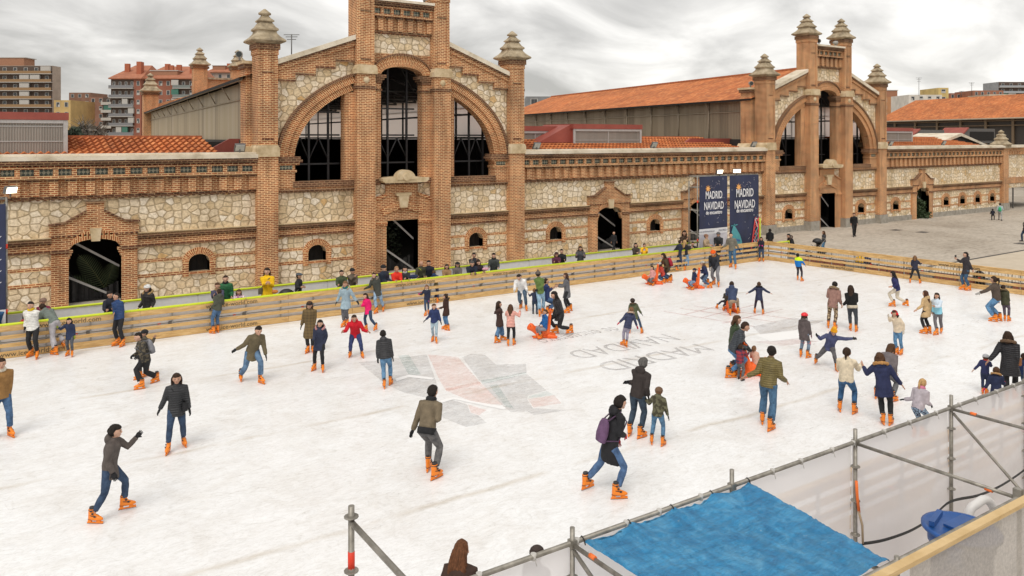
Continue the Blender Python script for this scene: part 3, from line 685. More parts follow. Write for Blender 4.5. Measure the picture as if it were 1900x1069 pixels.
        r2 = MB(); ring(r2, cx, zs, 6.421, 4.621, 6.55, 4.75, R(3) if sx > 0 else math.pi - R(3), math.acos(2.63 / 6.5) if sx > 0 else math.pi - math.acos(2.63 / 6.5), -.27, .1, 26); r2.build('hood_mould', M['brick_dark'], o)
        # raking gable brickwork with steps
        gb, gd, gc = MB(), MB(), MB()
        steps = [(2.63, 3.6), (3.6, 4.6), (4.6, 5.6), (5.6, 6.51)]
        for k_, (u0, u1) in enumerate(steps):
            zb_ = slope(u1) - .88
            P = [(u0, zb_), (u1, zb_), (u1, slope(u1) - .1), (u0, slope(u0) - .1)]; P = [(X(sx * u), z) for u, z in P]
            gb.prism(P if sx > 0 else P[::-1], -.12, .1); q = S(u0, u1); gd.box(q[0], q[1], -.17, -.122, zb_, zb_ + .09)
        P = [(2.63, slope(2.63) - .40), (6.51, slope(6.51) - .40), (6.51, slope(6.51) - .101), (2.63, slope(2.63) - .101)]; P = [(X(sx * u), z) for u, z in P]; gb.prism(P if sx > 0 else P[::-1], -.22, -.1215)
        P = [(2.63, slope(2.63) - .20), (6.51, slope(6.51) - .20), (6.51, slope(6.51) - .1), (2.63, slope(2.63) - .1)]; P = [(X(sx * u), z) for u, z in P]; gd.prism(P if sx > 0 else P[::-1], -.30, -.223)
        P = [(2.63, slope(2.63) - .099), (6.51, slope(6.51) - .099), (6.51, slope(6.51) + .14), (2.63, slope(2.63) + .14)]; P = [(X(sx * u), z) for u, z in P]; gc.prism(P if sx > 0 else P[::-1], -.36, .72)
        o = gb.build('gable_brickwork', M['brick'], root); gd.build('corbel_course', M['brick_dark'], o); gc.build('gable_coping', M['coping'], o)
    # --- centre bay
    c = cx; b = MB()
    wall(b, X(-1.67), X(1.67), GZ, 2.7, -.16, .4, [(c, .9, GZ, 2.35, 0)])
    b.prism([(X(-1.67), 2.7), (X(1.67), 2.7), (X(1.67), 3.5), (X(.9), 3.75), (X(.9), 4.2), (X(-.9), 4.2), (X(-.9), 3.75), (X(-1.67), 3.5)], -.12, -.0)
    o = b.build('doorway', M['brick'], root)
    hd = MB(); hd.prism([(X(-.9), 2.351), (X(-.72), 2.71), (X(-.9), 2.71)], -.15, .4); hd.prism([(X(.9), 2.351), (X(.9), 2.71), (X(.72), 2.71)], -.15, .4)
    for sx in (-1, 1):
        P = [(X(sx * .0), 3.02), (X(sx * 1.1), 2.62), (X(sx * 1.2), 2.95), (X(sx * .1), 3.42)]; hd.prism(P if sx > 0 else P[::-1], -.22, -.121)
        P = [(X(sx * .9), 3.62), (X(sx * 1.67), 3.32), (X(sx * 1.67), 3.42), (X(sx * .9), 3.72)]; hd.prism(P if sx > 0 else P[::-1], -.2, -.121)
        q = sorted((X(sx * .88), X(sx * 1.67))); hd.box(q[0], q[1], -.26, -.162, 2.2, 2.32); hd.box(q[0], q[1], -.22, -.162, 2.1, 2.198)
    hd.build('door_arch', M['brick_arch'], o)
    st = MB(); st.box(X(-1.67), X(1.67), 0.002, .4, 2.7, 4.22); st.build('rubble_masonry', M['stone'], root)
    ls = MB(); ls.prism([(X(-.2), 3.0), (X(.2), 3.0), (X(.3), 3.62), (X(-.3), 3.62)], -.36, -.1); ls.box(X(-.42), X(.42), -.38, -.1, 3.622, 3.76)
    ls.prism([(X(-1.15), 4.30), (X(1.15), 4.30), (X(1.3), 4.42), (X(1.3), 4.54), (X(.55), 4.6), (X(-.55), 4.6), (X(-1.3), 4.54), (X(-1.3), 4.42)], -.62, .35)
    arc = [(X(.52 * math.cos(t)), 4.46 + .5 * math.sin(t)) for t in [math.pi * i / 12 for i in range(13)]]; ls.prism(arc, -.66, -.1)
    ls.tube([(c, -.60, 4.60), (c, -.72, 4.60)], .20, 14); ls.build('stone_ornament', M['limestone'], root)
    dk = MB(); dk.box(X(-1.67), X(-1.18), -.14, .4, 4.221, 4.5); dk.box(X(1.18), X(1.67), -.14, .4, 4.221, 4.5); dk.box(X(-1.0), X(1.0), -.3, .4, 4.2, 4.298); dk.build('corbel_course', M['brick_dark'], root)
    s_ = MB()
    for z0, z1 in ((2.9, 1.25), (.95, -.34)): s_.obox((c, .42, (z0 + z1) / 2), (.9, 0, (z1 - z0) / 2), (0, .02, 0), Vector((-(z1 - z0), 0, 1.8)).normalized() * .045)
    s_.build('steel_brace', M['brace'], root)
    # centre arch, stone band, frieze
    ca = MB(); wall(ca, X(-1.67), X(1.67), 9.84, 10.95, -.02, .5, [(c, 1.18, 9.84, 9.84, .46)]); ca.build('centre_wall', M['brick'], root)
    r_ = MB(); ring(r_, c, 9.84, 1.18, .46, 1.66, 1.02, R(4), R(176), -.14, .3, 18); o = r_.build('centre_arch', M['brick_arch'], root)
    r_ = MB(); ring(r_, c, 9.84, 1.661, 1.021, 1.668, 1.14, R(14), R(166), -.22, .3, 18); r_.build('hood_mould', M['brick_dark'], o)
    st = MB(); st.box(X(-1.67), X(1.67), -.0, .5, 10.95, 11.95); st.build('rubble_masonry', M['stone'], root)
    cornice(root, X(-1.67), X(1.67), 11.95, 0.0, 1.6, .6)
    q = MB(); q.box(X(-1.69), X(1.69), -.55, .7, 13.552, 13.68); q.build('coping', M['coping'], root)
    # --- steel window frames
    fr = MB()
    for sx in (-1, 1):
        for u in (3.6, 4.6, 5.5):
            fr.box(X(sx * u) - .05, X(sx * u) + .05, .9, 1.0, 4.2, 9.0)
        q = sorted((X(sx * 3.0), X(sx * 5.7)))
        for z in (5.3, 6.75, 7.9): fr.box(q[0], q[1], .92, .98, z - .04, z + .04)
        for u0, u1 in ((3.6, 4.1), (4.6, 4.1), (4.6, 5.05), (5.5, 5.05)):
            fr.tube([(X(sx * u0), .95, 5.5), (X(sx * u1), .95, 6.6)], .045, 4)
    for u in (-.35, .75): fr.box(X(u) - .05, X(u) + .05, .9, 1.0, 4.3, 10.4)
    for z in (5.3, 6.75, 8.15): fr.box(X(-1.2), X(1.2), .92, .98, z - .04, z + .04)
    for u0, u1 in ((-.35, .2), (.75, .2), (-.35, -.9)): fr.tube([(X(u0), .95, 5.5), (X(u1), .95, 6.6)], .045, 4)
    fr.build('window_frame', M['steel'], root)
    # --- the hall behind (walls lean with the site's plan by a small skew)
    K = lambda x, y, z: (X(x) + skew * y, y, z)
    EZ, RZ, L = 9.40, 12.15, length
    for sx in (-1, 1):
        w_ = MB(); dist = math.hypot(L, skew * L)
        def panel(x, y0, y1, z0, z1, mm):
            mb_ = MB(); P = [K(x, y0, z0), K(x, y1, z0), K(x, y1, z1), K(x, y0, z1)]; mb_.face(P if sx > 0 else P[::-1], uv=[(y0, z0), (y1, z0), (y1, z1), (y0, z1)] if sx > 0 else [(y0, z1), (y1, z1), (y1, z0), (y0, z0)]); return mb_
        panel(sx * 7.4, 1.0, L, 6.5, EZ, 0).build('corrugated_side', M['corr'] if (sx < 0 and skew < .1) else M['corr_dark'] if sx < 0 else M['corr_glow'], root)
        w_ = MB(); P0, P1 = (7.2, 7.6) if sx > 0 else (-7.6, -7.2)
        for a_, b_ in ((P0, P1),):
            q = [K(a_, .9, 0)[:2], K(b_, .9, 0)[:2], K(b_, L, 0)[:2], K(a_, L, 0)[:2]]; w_.slab(q, GZ, 6.5)
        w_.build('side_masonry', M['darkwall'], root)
        g_ = MB(); q0, q1 = K(sx * 7.95, .9, EZ), K(sx * 7.95, L + .4, EZ); g_.tube([q0, q1], .09, 6)
        n = 11
        for i in range(n):
            y = 2 + i * (L - 3) / n; g_.tube([K(sx * 7.45, y, EZ - .75), K(sx * 7.85, y, EZ - .08)], .035, 4); (g_.tube([K(sx * 7.47, y, 6.5), K(sx * 7.47, y, EZ)], .06, 4) if not back else None)
        g_.tube([K(sx * 7.46, 1, 8.55), K(sx * 7.46, L, 8.55)], .035, 4)
        g_.build('gutter', plain('gutter_metal', (0.42, 0.35, 0.26), 0.6), root)
        f_ = MB()
        for i in range(int(L / 4.8)):
            y = 3.5 + i * 4.8; f_.box(*sorted((K(sx * 7.25, y, 0)[0], K(sx * 7.35, y, 0)[0])), y - .06, y + .06, GZ, EZ)
        for z in (6.6, 8.1): f_.slab([K(sx * 7.3 - .04, 1, 0)[:2], K(sx * 7.3 + .04, 1, 0)[:2], K(sx * 7.3 + .04, L, 0)[:2], K(sx * 7.3 - .04, L, 0)[:2]], z - .06, z + .06)
        f_.build('steel_column', M['steel'], root)
        r_ = MB(); A, B_, Cc, D_ = K(sx * 8.1, .55, EZ + .05), K(sx * 8.1, L + .5, EZ + .05), K(0, L + .5, RZ), K(0, .55, RZ)
        sl_ = math.hypot(8.1, RZ - EZ); uvq = [(0, 0), (L, 0), (L, sl_), (0, sl_)]
        r_.face([A, B_, Cc, D_] if sx > 0 else [B_, A, D_, Cc], uv=uvq if sx > 0 else [uvq[1], uvq[0], uvq[3], uvq[2]])
        r_.build('tiled_roof', M['tiles'], root)
        u_ = MB(); dz = Vector((0, 0, -.14)); u_.face([Vector(p) + dz for p in ([A, B_, Cc, D_] if sx < 0 else [B_, A, D_, Cc])]); u_.face([A, B_, Vector(B_) + dz, Vector(A) + dz]); u_.build('roof_underside', M['dark'], root)
    rt = MB()
    for i in range(int(L / 4)):
        y = 3 + i * 4
        rt.tube([K(-7.2, y, 9.2), K(7.2, y, 9.2)], .06, 4); rt.tube([K(-7.2, y, 9.25), K(0, y, 11.9)], .06, 4); rt.tube([K(7.2, y, 9.25), K(0, y, 11.9)], .06, 4)
        for k_ in range(-3, 4): rt.tube([K(k_ * 2, y, 9.2), K(k_ * 2 + (1 if k_ < 0 else -1), y, 11.5 - abs(k_) * .7)], .04, 4)
    rt.build('roof_truss', M['steel2'], root)
    fl = MB(); fl.slab([K(-7.2, .5, 0)[:2], K(7.2, .5, 0)[:2], K(7.2, L, 0)[:2], K(-7.2, L, 0)[:2]], GZ + .004, GZ + .03); fl.build('hall_floor', M['dark'], root)
    rc = MB()
    for i in range(int(L * 2.2)):
        y = .8 + i / 2.2; rc.obox(K(0, y, RZ + .05), (.14, 0, 0), (0, .2, 0), (0, 0, .07))
    rc.build('ridge_tiles', plain('ridge_tile', (0.45, 0.15, 0.06), 0.85, var=.3), root)
    # --- rear gable
    if not back: return root
    bg_ = MB(); bd = MB(); bf = MB()
    bg_.prism([(K(-7.4, L, 0)[0], GZ), (K(7.4, L, 0)[0], GZ), (K(7.4, L, 0)[0], 10.2), (K(2.6, L, 0)[0], 11.7), (K(2.6, L, 0)[0], 13.4), (K(-2.6, L, 0)[0], 13.4), (K(-2.6, L, 0)[0], 11.7), (K(-7.4, L, 0)[0], 10.2)], L, L + .6)
    for u, z in ((-7.4, 11.4), (-2.15, 14.6), (2.15, 14.6)):
        x = K(u, L, 0)[0]; bg_.box(x - .75, x + .75, L - .3, L + .9, GZ, z); bd.box(x - .9, x + .9, L - .45, L + 1.05, z, z + .25); bf = MB(); finial(bf, x, L + .3, z + .25, 1.25); bf.build('finial', M['finial'], root)
    bf = MB(); bf.box(K(-2.6, L, 0)[0], K(2.6, L, 0)[0], L - .2, L + .8, 13.4, 13.6)
    o = bg_.build('rear_gable', M['brick'], root); bd.build('corbel_course', M['brick_dark'], o); bf.build('coping', M['finial'], o)
    return root
hall1 = gatehouse(-6.89, 'large nearer brick gatehouse with three tall openings, towers cut by the top of the photo', .068, 58)
hall2 = gatehouse(28.9, 'smaller-looking farther gatehouse with four stone finials behind the blue banners', .188, 48, False)

# third hall at the far right: only its roof and open side show
def far_hall():
    a, b = cam_pt(1900, 222, 108.6), cam_pt(1620, 226, 137); d = (a - b).normalized(); A = a + d * 25; A.z = b.z = 9.4; L = (A - b).length
    n = Vector((-d.y, d.x, 0)) * -1
    if n.dot(Vector((1, 1, 0))) < 0: n = -n
    root = thing('market_hall', 'third market hall at the far right, an orange tiled roof over dark open bays', 'building', (A.x, A.y, GZ))
    r_ = MB(); rz = 13.3; q = n * 9 + Vector((0, 0, rz - 9.4))
    r_.face([b, A, A + q, b + q], uv=[(0, 0), (L, 0), (L, 9.8), (0, 9.8)]); r_.face([A + q, b + q, b + n * 18, A + n * 18][::-1], uv=[(0, 9.8), (L, 9.8), (L, 0), (0, 0)]); r_.build('tiled_roof', M['tiles'], root)
    s_ = MB(); o_ = n * .8; s_.face([(b + o_) * 1, (A + o_), (A + o_) + Vector((0, 0, -9.7)), (b + o_) + Vector((0, 0, -9.7))]); s_.build('side_wall', plain('dark_open_side', (0.05, 0.042, 0.036), 0.8), root)  # dark sheet set behind the posts, its colour standing in for shaded bays
    p = MB(); N = 12
    for i in range(N + 1):
        c = b + (A - b) * i / N + n * .6; p.box(c.x - .16, c.x + .16, c.y - .16, c.y + .16, GZ, 9.3)
    for z in (9.1, 8.4): p.tube([b + n * .5 + Vector((0, 0, z - 9.4)), A + n * .5 + Vector((0, 0, z - 9.4))], .09, 4)
    p.build('side_post', plain('post_timber', (0.16, 0.11, 0.065), 0.7), root)
    e = MB(); e.tube([b, A], .12, 6); e.build('gutter', plain('gutter_metal', (0.36, 0.31, 0.24), 0.6), root)
far_hall()

# ------------------------------------------------------------------ low aisle roofs behind the walls
def tile_geo(root, x0, x1, y0, z0, y1, z1, rows=4, per=.30):
    mb_ = MB(); n = int((x1 - x0) / per); sl_ = (z1 - z0) / (y1 - y0); k = 6
    for r_ in range(rows):
        ya, yb = y0 + (y1 - y0) * r_ / rows, y0 + (y1 - y0) * (r_ + 1) / rows; za, zb = z0 + sl_ * (ya - y0) + .09, z0 + sl_ * (yb - y0) + .0
        for i in range(n):
            for j in range(k):
                xa, xb = x0 + (i + j / k) * per, x0 + (i + (j + 1) / k) * per
                ha, hb = .05 * math.cos(2 * math.pi * j / k), .05 * math.cos(2 * math.pi * (j + 1) / k)
                mb_.face([(xa, ya, za + ha), (xb, ya, za + hb), (xb, yb, zb + hb), (xa, yb, zb + ha)], uv=[(xa, r_ * .36), (xb, r_ * .36), (xb, r_ * .36 + .35), (xa, r_ * .36 + .35)], smooth=True)
                mb_.face([(xa, ya, za + ha - .09), (xb, ya, za + hb - .09), (xb, ya, za + hb), (xa, ya, za + ha)], uv=[(xa, r_ * .36), (xb, r_ * .36), (xb, r_ * .36 + .01), (xa, r_ * .36 + .01)])
    return mb_.build('tiled_roof', M['tiles'], root)
def aisle(label, x0, x1, red=()):
    root = thing('aisle_roof', label, 'roof', ((x0 + x1) / 2, 3, 5.5))
    tile_geo(root, x0, x1, .85, 5.72, 5.6, 6.62, 7)
    b = MB(); b.prism([(x0, 6.55), (x1, 6.55), (x1, 6.72), (x0, 6.72)], 5.5, 5.8); b.build('ridge_flashing', plain('ridge_tile2', (0.42, 0.14, 0.06), 0.85, var=.3), root)
    for a, c_ in red:
        r_ = MB(); r_.prism([(a, 5.7), (c_, 5.7), (c_, 6.56), (a + 1.6, 6.56)], 3.4, 3.6); r_.build('red_cladding', M['redmetal'], root)
    return root
aisle('ribbed terracotta aisle roof behind the wall left of the near gatehouse', -40, -15.6, [(-16.3, -14.2)])
aisle('terracotta aisle roof behind the wall between the gatehouses', 1.3, 20.9, [(16.2, 22.4)])
aisle('terracotta aisle roof behind the wall right of the far gatehouse', 37.0, 55.5, [])
def roof_light(label, px0, px1, pyt, y, cheek=0, w_=3.2, group='roof lights over the aisles'):
    a, b = on_plane(px0, pyt, y), on_plane(px1, pyt, y); x0, x1, zt = a.x, b.x, a.z
    root = thing('roof_light', label, 'skylight', ((x0 + x1) / 2, y, 6), group)
    m1 = MB(); m1.prism([(x0 - .05, zt - .32), (x1 + .05, zt - .32), (x1 + .05, zt), (x0 - .05, zt)], y - .12, y + w_)
    m1.box(x0, x0 + .04, y + .001, y + w_, 5.9, zt - .33); m1.box(x1 - .04, x1, y + .001, y + w_, 5.9, zt - .33)
    if cheek: m1.prism([(x0 - cheek, 6.3), (x0 - .002, 6.3), (x0 - .002, zt - .02)], y + .2, y + w_)
    m1.build('red_cladding', M['redmetal'], root)
    g_ = MB(); g_.box(x0 + .05, x1 - .05, y - .02, y + .06, 5.8, zt - .32); g_.build('glazing', M['poly'], root)
    f = MB(); f.box(x0 - .01, x0 + .16, y - .08, y - .022, 5.8, zt - .33); f.box(x1 - .16, x1 + .01, y - .08, y - .022, 5.8, zt - .33); f.box(x0 + .165, x1 - .165, y - .09, y - .022, zt - .47, zt - .33)
    n = max(2, int((x1 - x0) / 2.2))
    for i in range(1, n): f.box(x0 + (x1 - x0) * i / n - .03, x0 + (x1 - x0) * i / n + .03, y - .05, y - .022, 5.8, zt - .48)
    for z in (6.45, 7.1): f.box(x0 + .165, x1 - .165, y - .045, y - .021, z - .02, z + .02)
    f.build('frame', plain('aluminium', (0.46, 0.45, 0.44), 0.4, 0.3), root)
roof_light('boxy red and grey skylight at the left edge above the wall', -170, 125, 205, 2.2)
roof_light('red clad skylight box standing forward beside the near gatehouse', 1063, 1189, 230, 3.2, cheek=2.6)
roof_light('second skylight box, half hidden behind the near gatehouse tower', 940, 1042, 233.5, 4.6)
roof_light('skylight box right beside the far gatehouse tower', 1610, 1692, 236.5, 3.2)
# small buildings seen over the right wall
def dormer(px0, px1, pyt, y, label):
    a, b = on_plane(px0, pyt, y), on_plane(px1, pyt, y); root = thing('dormer', label, 'dormer', (a.x, y, 5.5), 'dark dormers beyond the right wall')
    m1 = MB(); m1.prism([(a.x - 3, 6.0), (b.x, 6.0), (b.x, a.z), (a.x, a.z)], y, y + 2.5); m1.build('dormer_body', plain('slate_grey_metal', (0.13, 0.125, 0.12), 0.6), root)
    g_ = MB(); g_.box(a.x + .4, b.x - .3, y - .05, y - .003, 6.3, a.z - .35); g_.build('dormer_window', M['dark'], root)
    r_ = MB(); r_.prism([(a.x - 3.1, 6.0), (a.x - 2.9, 6.0), (a.x + .05, a.z), (a.x + .05, a.z + .12), (a.x - .1, a.z + .1)], y - .1, y + 2.6); r_.build('dormer_edge', M['redmetal'], root)
dormer(1706, 1752, 241, 9, 'left dark dormer among the low roofs beyond the right wall'); dormer(1796, 1846, 238.5, 9, 'right dark dormer among the low roofs beyond the right wall')
root = thing('low_pavilion', 'low gabled roof with pale coping peeping over the right wall', 'building', on_plane(1775, 262, 4))
a, b, t = on_plane(1722, 270, 4), on_plane(1832, 270, 4), on_plane(1780, 252.5, 4)
m1 = MB(); m1.prism([(a.x, 5.6), (b.x, 5.6), (t.x, t.z)], 4, 8); m1.build('gable', M['darkwall'], root)
m1 = MB(); m1.prism([(a.x - .4, 5.7), (a.x, 5.6), (t.x, t.z), (b.x, 5.6), (b.x + .4, 5.7), (t.x, t.z + .3)], 3.8, 8.2); m1.build('coping', M['coping'], root)
# end pier and the wall running on to the right
root = thing('gate_pier', 'brick pier with stone finial where the right wall ends', 'pier', (56.4, 0, GZ))
m1 = MB(); m1.box(55.9, 56.9, -.35, .5, .36, 5.6); m1.build('pier_shaft', M['brick'], root); m1 = MB(); m1.box(55.85, 56.95, -.42, .5, GZ, .358); m1.build('plinth', M['granite'], root)
m1 = MB(); m1.box(55.75, 57.05, -.5, .7, 5.602, 5.9); finial(m1, 56.4, .1, 5.85, .86); m1.build('finial', M['finial'], root)
root = thing('perimeter_wall', 'wall at the right edge with a wide dark gateway', 'wall', (64, 0, GZ))
m1 = MB(); wall(m1, 56.9, 76, 1.75, 5.0, 0, .5, []); m1.box(66.5, 76, 0, .5, GZ, 1.75); m1.build('rubble_masonry', M['stone'], root)
m1 = MB(); m1.box(56.9, 76, -.12, .45, 2.2, 2.75); m1.box(56.9, 76, -.14, .45, 4.99, 5.66); dentils(m1, 56.9, 76, -.2, -.141, 5.0, 5.3, .5, .25); m1.build('brick_course', M['brick'], root)
m1 = MB(); m1.box(56.9, 76, -.45, .7, 5.67, 5.92); m1.build('coping', M['coping'], root)
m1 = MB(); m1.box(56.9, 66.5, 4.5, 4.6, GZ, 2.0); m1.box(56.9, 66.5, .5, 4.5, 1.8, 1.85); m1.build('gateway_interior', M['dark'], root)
m1 = MB()
for x in (59.3, 61.8, 64.2): m1.box(x - .04, x + .04, .3, .4, GZ, 1.75)
m1.build('gateway_post', M['steel2'], root)

# palm in the left doorway, netting and ivy in the others
root = thing('palm_plant', 'large palm frond inside the dark left doorway', 'plant', (-21.0, 1.4, GZ))
m1 = MB(); m2 = MB(); 
def frond(m1, m2, base, tip, sag, wdt, n=22):
    base, tip = Vector(base), Vector(tip); pts = []
    for i in range(n + 1):
        t = i / n; p = base.lerp(tip, t); p.z += sag * math.sin(math.pi * t * .9); pts.append(p)
    m2.tube(pts, .02, 4, r2=.006); dr = (tip - base).normalized(); sd = dr.cross(Vector((0, 1, 0))).normalized()
    for i in range(2, n):
        t = i / n; L_ = wdt * math.sin(math.pi * min(1, t * .95 + .1)) ** .6
        for s_ in (-1, 1):
            e_ = pts[i] + sd * s_ * L_ + dr * L_ * .5 + Vector((0, random.uniform(-.06, .02), -.03)); q = dr * .02
            m1.face([pts[i] - q, e_ - q * .2, e_ + q * .2, pts[i] + q])
frond(m1, m2, (-20.45, 1.3, -.1), (-21.55, 1.2, 1.55), .15, .42); frond(m1, m2, (-20.5, 1.5, -.2), (-20.1, 1.4, 1.1), .1, .35); frond(m1, m2, (-20.6, 1.5, -.3), (-21.9, 1.6, .5), .2, .3)
m1.build('leaf', plain('palm_green', (0.10, 0.14, 0.06), 0.5), root); m2.build('stem', plain('palm_stem', (0.14, 0.13, 0.05), 0.6), root)
m1 = MB(); hedge(m1, 41.6, 42.9, -.1, .5, GZ, 1.2, 700, (.06, .13)); hedge(m1, 42.2, 43.1, -.5, .2, GZ, .2, 220, (.06, .12)); hedge(m1, 41.8, 42.4, .1, .5, 1.0, 2.1, 120)
o = m1.build('ivy_plant', plain('ivy_green', (0.045, 0.075, 0.025), 0.6, var=.5, scale=2), loc=(42.2, 0, GZ)); tag(o, 'dark green ivy filling the doorway of the right wall', 'plant')
for c, hw, lab in ((-21.0, .98, 'torn dark netting across the left doorway'), (-6.89, .9, 'dark netting hanging in the near gatehouse doorway'), (7.1, .98, 'dark netting hanging in the doorway between the gatehouses'), (15.0, .98, 'dark netting in the doorway beside the banners')):
    m1 = MB()
    def curt(x0, x1, zt0, zt1, y):
        n = 12
        for i in range(n):
            xa, xb = x0 + (x1 - x0) * i / n, x0 + (x1 - x0) * (i + 1) / n; ya, yb = y + .08 * math.sin(i * 1.9), y + .08 * math.sin((i + 1) * 1.9)
            za, zb = zt0 + (zt1 - zt0) * (i / n) ** .7, zt0 + (zt1 - zt0) * ((i + 1) / n) ** .7
            m1.face([(xa, ya, GZ + .01), (xb, yb, GZ + .01), (xb, yb, zb), (xa, ya, za)])
    curt(c - hw, c + hw * .2, 1.1, -.1, .8); curt(c + hw * .1, c + hw, -.2, .35, .9)
    o = m1.build('netting', plain('black_net', (0.045, 0.043, 0.043), 0.7, var=.4, scale=5), loc=(c, .8, GZ)); tag(o, lab, 'netting', 'netting hung in the doorways')
m1 = MB(); hedge(m1, -7.8, -6.0, 1.6, 2.6, GZ, 1.9, 500, (.05, .12)); o = m1.build('shrub', plain('shade_green', (0.04, 0.055, 0.03), 0.6, var=.4), loc=(-6.9, 2, GZ)); tag(o, 'dim leafy shrub inside the near gatehouse doorway', 'plant')

# floodlights on the copings, dome cameras and siren lamps on the towers
def coping_light(x, z, y=-.15):
    root = thing('floodlight', 'x', 'floodlight', (x, y, z), 'small floodlights on the copings')
    m1 = MB(); m1.obox((x, y, z + .22), (.24, 0, 0), (0, .03, .04), (0, -.10, .16)); m1.box(x - .03, x + .03, y - .03, y + .03, z, z + .14); m1.build('lamp_body', M['steel2'], root)
    m2 = MB(); m2.obox((x, y - .045, z + .205), (.2, 0, 0), (0, .008, .01), (0, -.085, .135)); m2.build('lamp_glass', plain('lamp_glass', (0.45, 0.46, 0.44), 0.25), root)
    return root
for x, lab in ((-15.1, 'grey floodlight on the coping left of the near gatehouse'), (1.6, 'grey floodlight on the coping right of the near gatehouse'), (10.8, 'grey floodlight on the coping midway between the gatehouses'), (20.4, 'grey floodlight on the coping left of the far gatehouse'), (37.4, 'grey floodlight on the coping right of the far gatehouse'), (45.6, 'grey floodlight on the coping above the ivy doorway wall')):
    coping_light(x, 5.93)['label'] = lab
def round_lamp(x, y, z, d, lab):
    root = thing('round_spotlight', lab, 'spotlight', (x, y, z), 'round spotlights on the towers'); d = Vector(d).normalized(); c = Vector((x, y, z + .3))
    m1 = MB(); m1.tube([c - d * .16, c - d * .08, c + d * .1, c + d * .18], [.06, .13, .165, .165], 12); m1.tube([(x, y, z), (x, y, z + .15)], .05, 6); m1.build('lamp_body', plain('lamp_grey', (0.30, 0.29, 0.27), 0.45, .2), root)
    m2 = MB(); m2.tube([c + d * .181, c + d * .19], .13, 12); m2.build('lamp_glass', plain('lamp_lens', (0.04, 0.05, 0.05), 0.2), root)
round_lamp(-14.85, .9, 10.27, (-.4, -1, -.1), 'round spotlight at the left shoulder of the near gatehouse tower')
round_lamp(1.15, .9, 10.27, (1, -.5, -.1), 'round spotlight at the right shoulder of the near gatehouse tower')
round_lamp(-5.6, -.1, 13.69, (-.2, -1, -.1), 'round spotlight at the top centre of the near gatehouse')
round_lamp(21.3, .9, 10.27, (-.5, -1, -.1), 'round spotlight at the left shoulder of the far gatehouse tower')
round_lamp(27.9, -.1, 13.69, (-1, -.6, -.1), 'round spotlight at the left end of the far gatehouse top')
round_lamp(29.9, -.1, 13.69, (1, -.6, -.1), 'round spotlight at the right end of the far gatehouse top')
round_lamp(36.8, .9, 10.27, (1, -.5, -.1), 'round spotlight at the right shoulder of the far gatehouse tower')
# ------------------------------------------------------------------ rink barriers
def dirs(a, b):
    d = (b - a); L = d.length; d.normalize(); return d, Vector((-d.y, d.x, 0)), L
def barrier(label, a, b, rail=True, side=1, name='rink_barrier', post_step=1.2, z0=0.0):
    """planked barrier from a to b; side = +1 puts the planks on the right of the walking direction"""
    a, b = Vector(a), Vector(b); d, n, L = dirs(a, b); n = n * -side
    root = thing(name, label, 'barrier', ((a.x + b.x) / 2, (a.y + b.y) / 2, 0))
    for z, h in ((.895, .085), (.635, .055), (.385, .055), (.11, .10)):
        mb = MB(); k = 0; s_ = 0.0
        while s_ < L - .05:
            e_ = min(L, s_ + 2.42); c = a + d * ((s_ + e_) / 2) + n * (.03 + random.uniform(-.003, .003))
            mb.obox((c.x, c.y, z), d * ((e_ - s_) / 2 - .006), n * .02, (0, 0, h)); s_ = e_
        mb.build('plank', M['wood'], root)
    for i in range(min(100, int(L / post_step) + 1)):
        mb = MB(); c = a + d * (i * post_step + .05) - n * .03
        mb.obox((c.x, c.y, .49), d * .022, n * .022, (0, 0, .49)); mb.build('steel_upright', plain('pale_upright', (0.33, 0.32, 0.30), 0.5), root)
    mb = MB(); mb.tube([a - n * .07 + Vector((0, 0, .47)), b - n * .07 + Vector((0, 0, .47))], .02, 6)
    for i in range(int(L / 2.4)):
        c = a + d * (i * 2.4 + 1.2) - n * .04; mb.obox((c.x, c.y, .47), d * .07, n * .03, (0, 0, .05))
    mb.build('tie_bar', M['steel2'], root)
    mb = MB()
    for i in range(int(L / 2.4)):
        c = a + d * (i * 2.4 + .8) - n * .07; mb.tube([c + Vector((0, 0, .47)), c + d * .1 + Vector((0, 0, .47))], .026, 6)
    mb.build('red_marker', M['red'], root)
    if rail:
        mb = MB(); mb.tube([a + n * .02 + Vector((0, 0, 1.01)), b + n * .02 + Vector((0, 0, 1.01))], .042, 8); mb.build('handrail', M['yellow'], root)
    else:
        mb = MB(); mb.obox(((a.x + b.x) / 2, (a.y + b.y) / 2, 1.0), d * (L / 2), n * .06, (0, 0, .018)); mb.build('top_board', M['wood'], root)
    return root
xr = on_plane(1318, 460, YF).x
fb = barrier('planked rink barrier with a yellow handrail running below the brick wall', (XL, YF, 0), (xr, YF, 0))
fb2 = barrier('short bare-topped piece of planked barrier in front of the blue banners', (xr + .03, YF, 0), (E0.x, E0.y, 0), rail=False)
eb = barrier('bare wooden barrier across the right end of the rink', (E0.x + .02, E0.y - .03, 0), tuple(end_at(YN)), rail=False)
nb = barrier('near planked barrier seen hazily through the white mesh', (-14.5, YN, 0), (nr.x - .3, YN, 0), side=-1, rail=False)
lt = plain('branding_ink', (0.10, 0.075, 0.045), 0.8)
def inner_sheet(root, a, b, off):
    mb = MB(); mb.box(a, b, off, off + .012, .02, .97); mb.build('white_backing', M['white'], root)
inner_sheet(fb, XL, xr, YF + .056)
def plank_text(px, z, y=YF):
    x = on_plane(px, 500, y).x; text('www.ice-world.com', .21, lt, fb, (x, y - .056, z), (R(90), 0, 0), 'lettering')
for px, z in ((430, .885), (430, .115), (770, .885), (790, .115), (945, .885), (130, .885), (60, .115), (1240, .115)): plank_text(px, z)
ang = math.atan2(ED.y, ED.x)
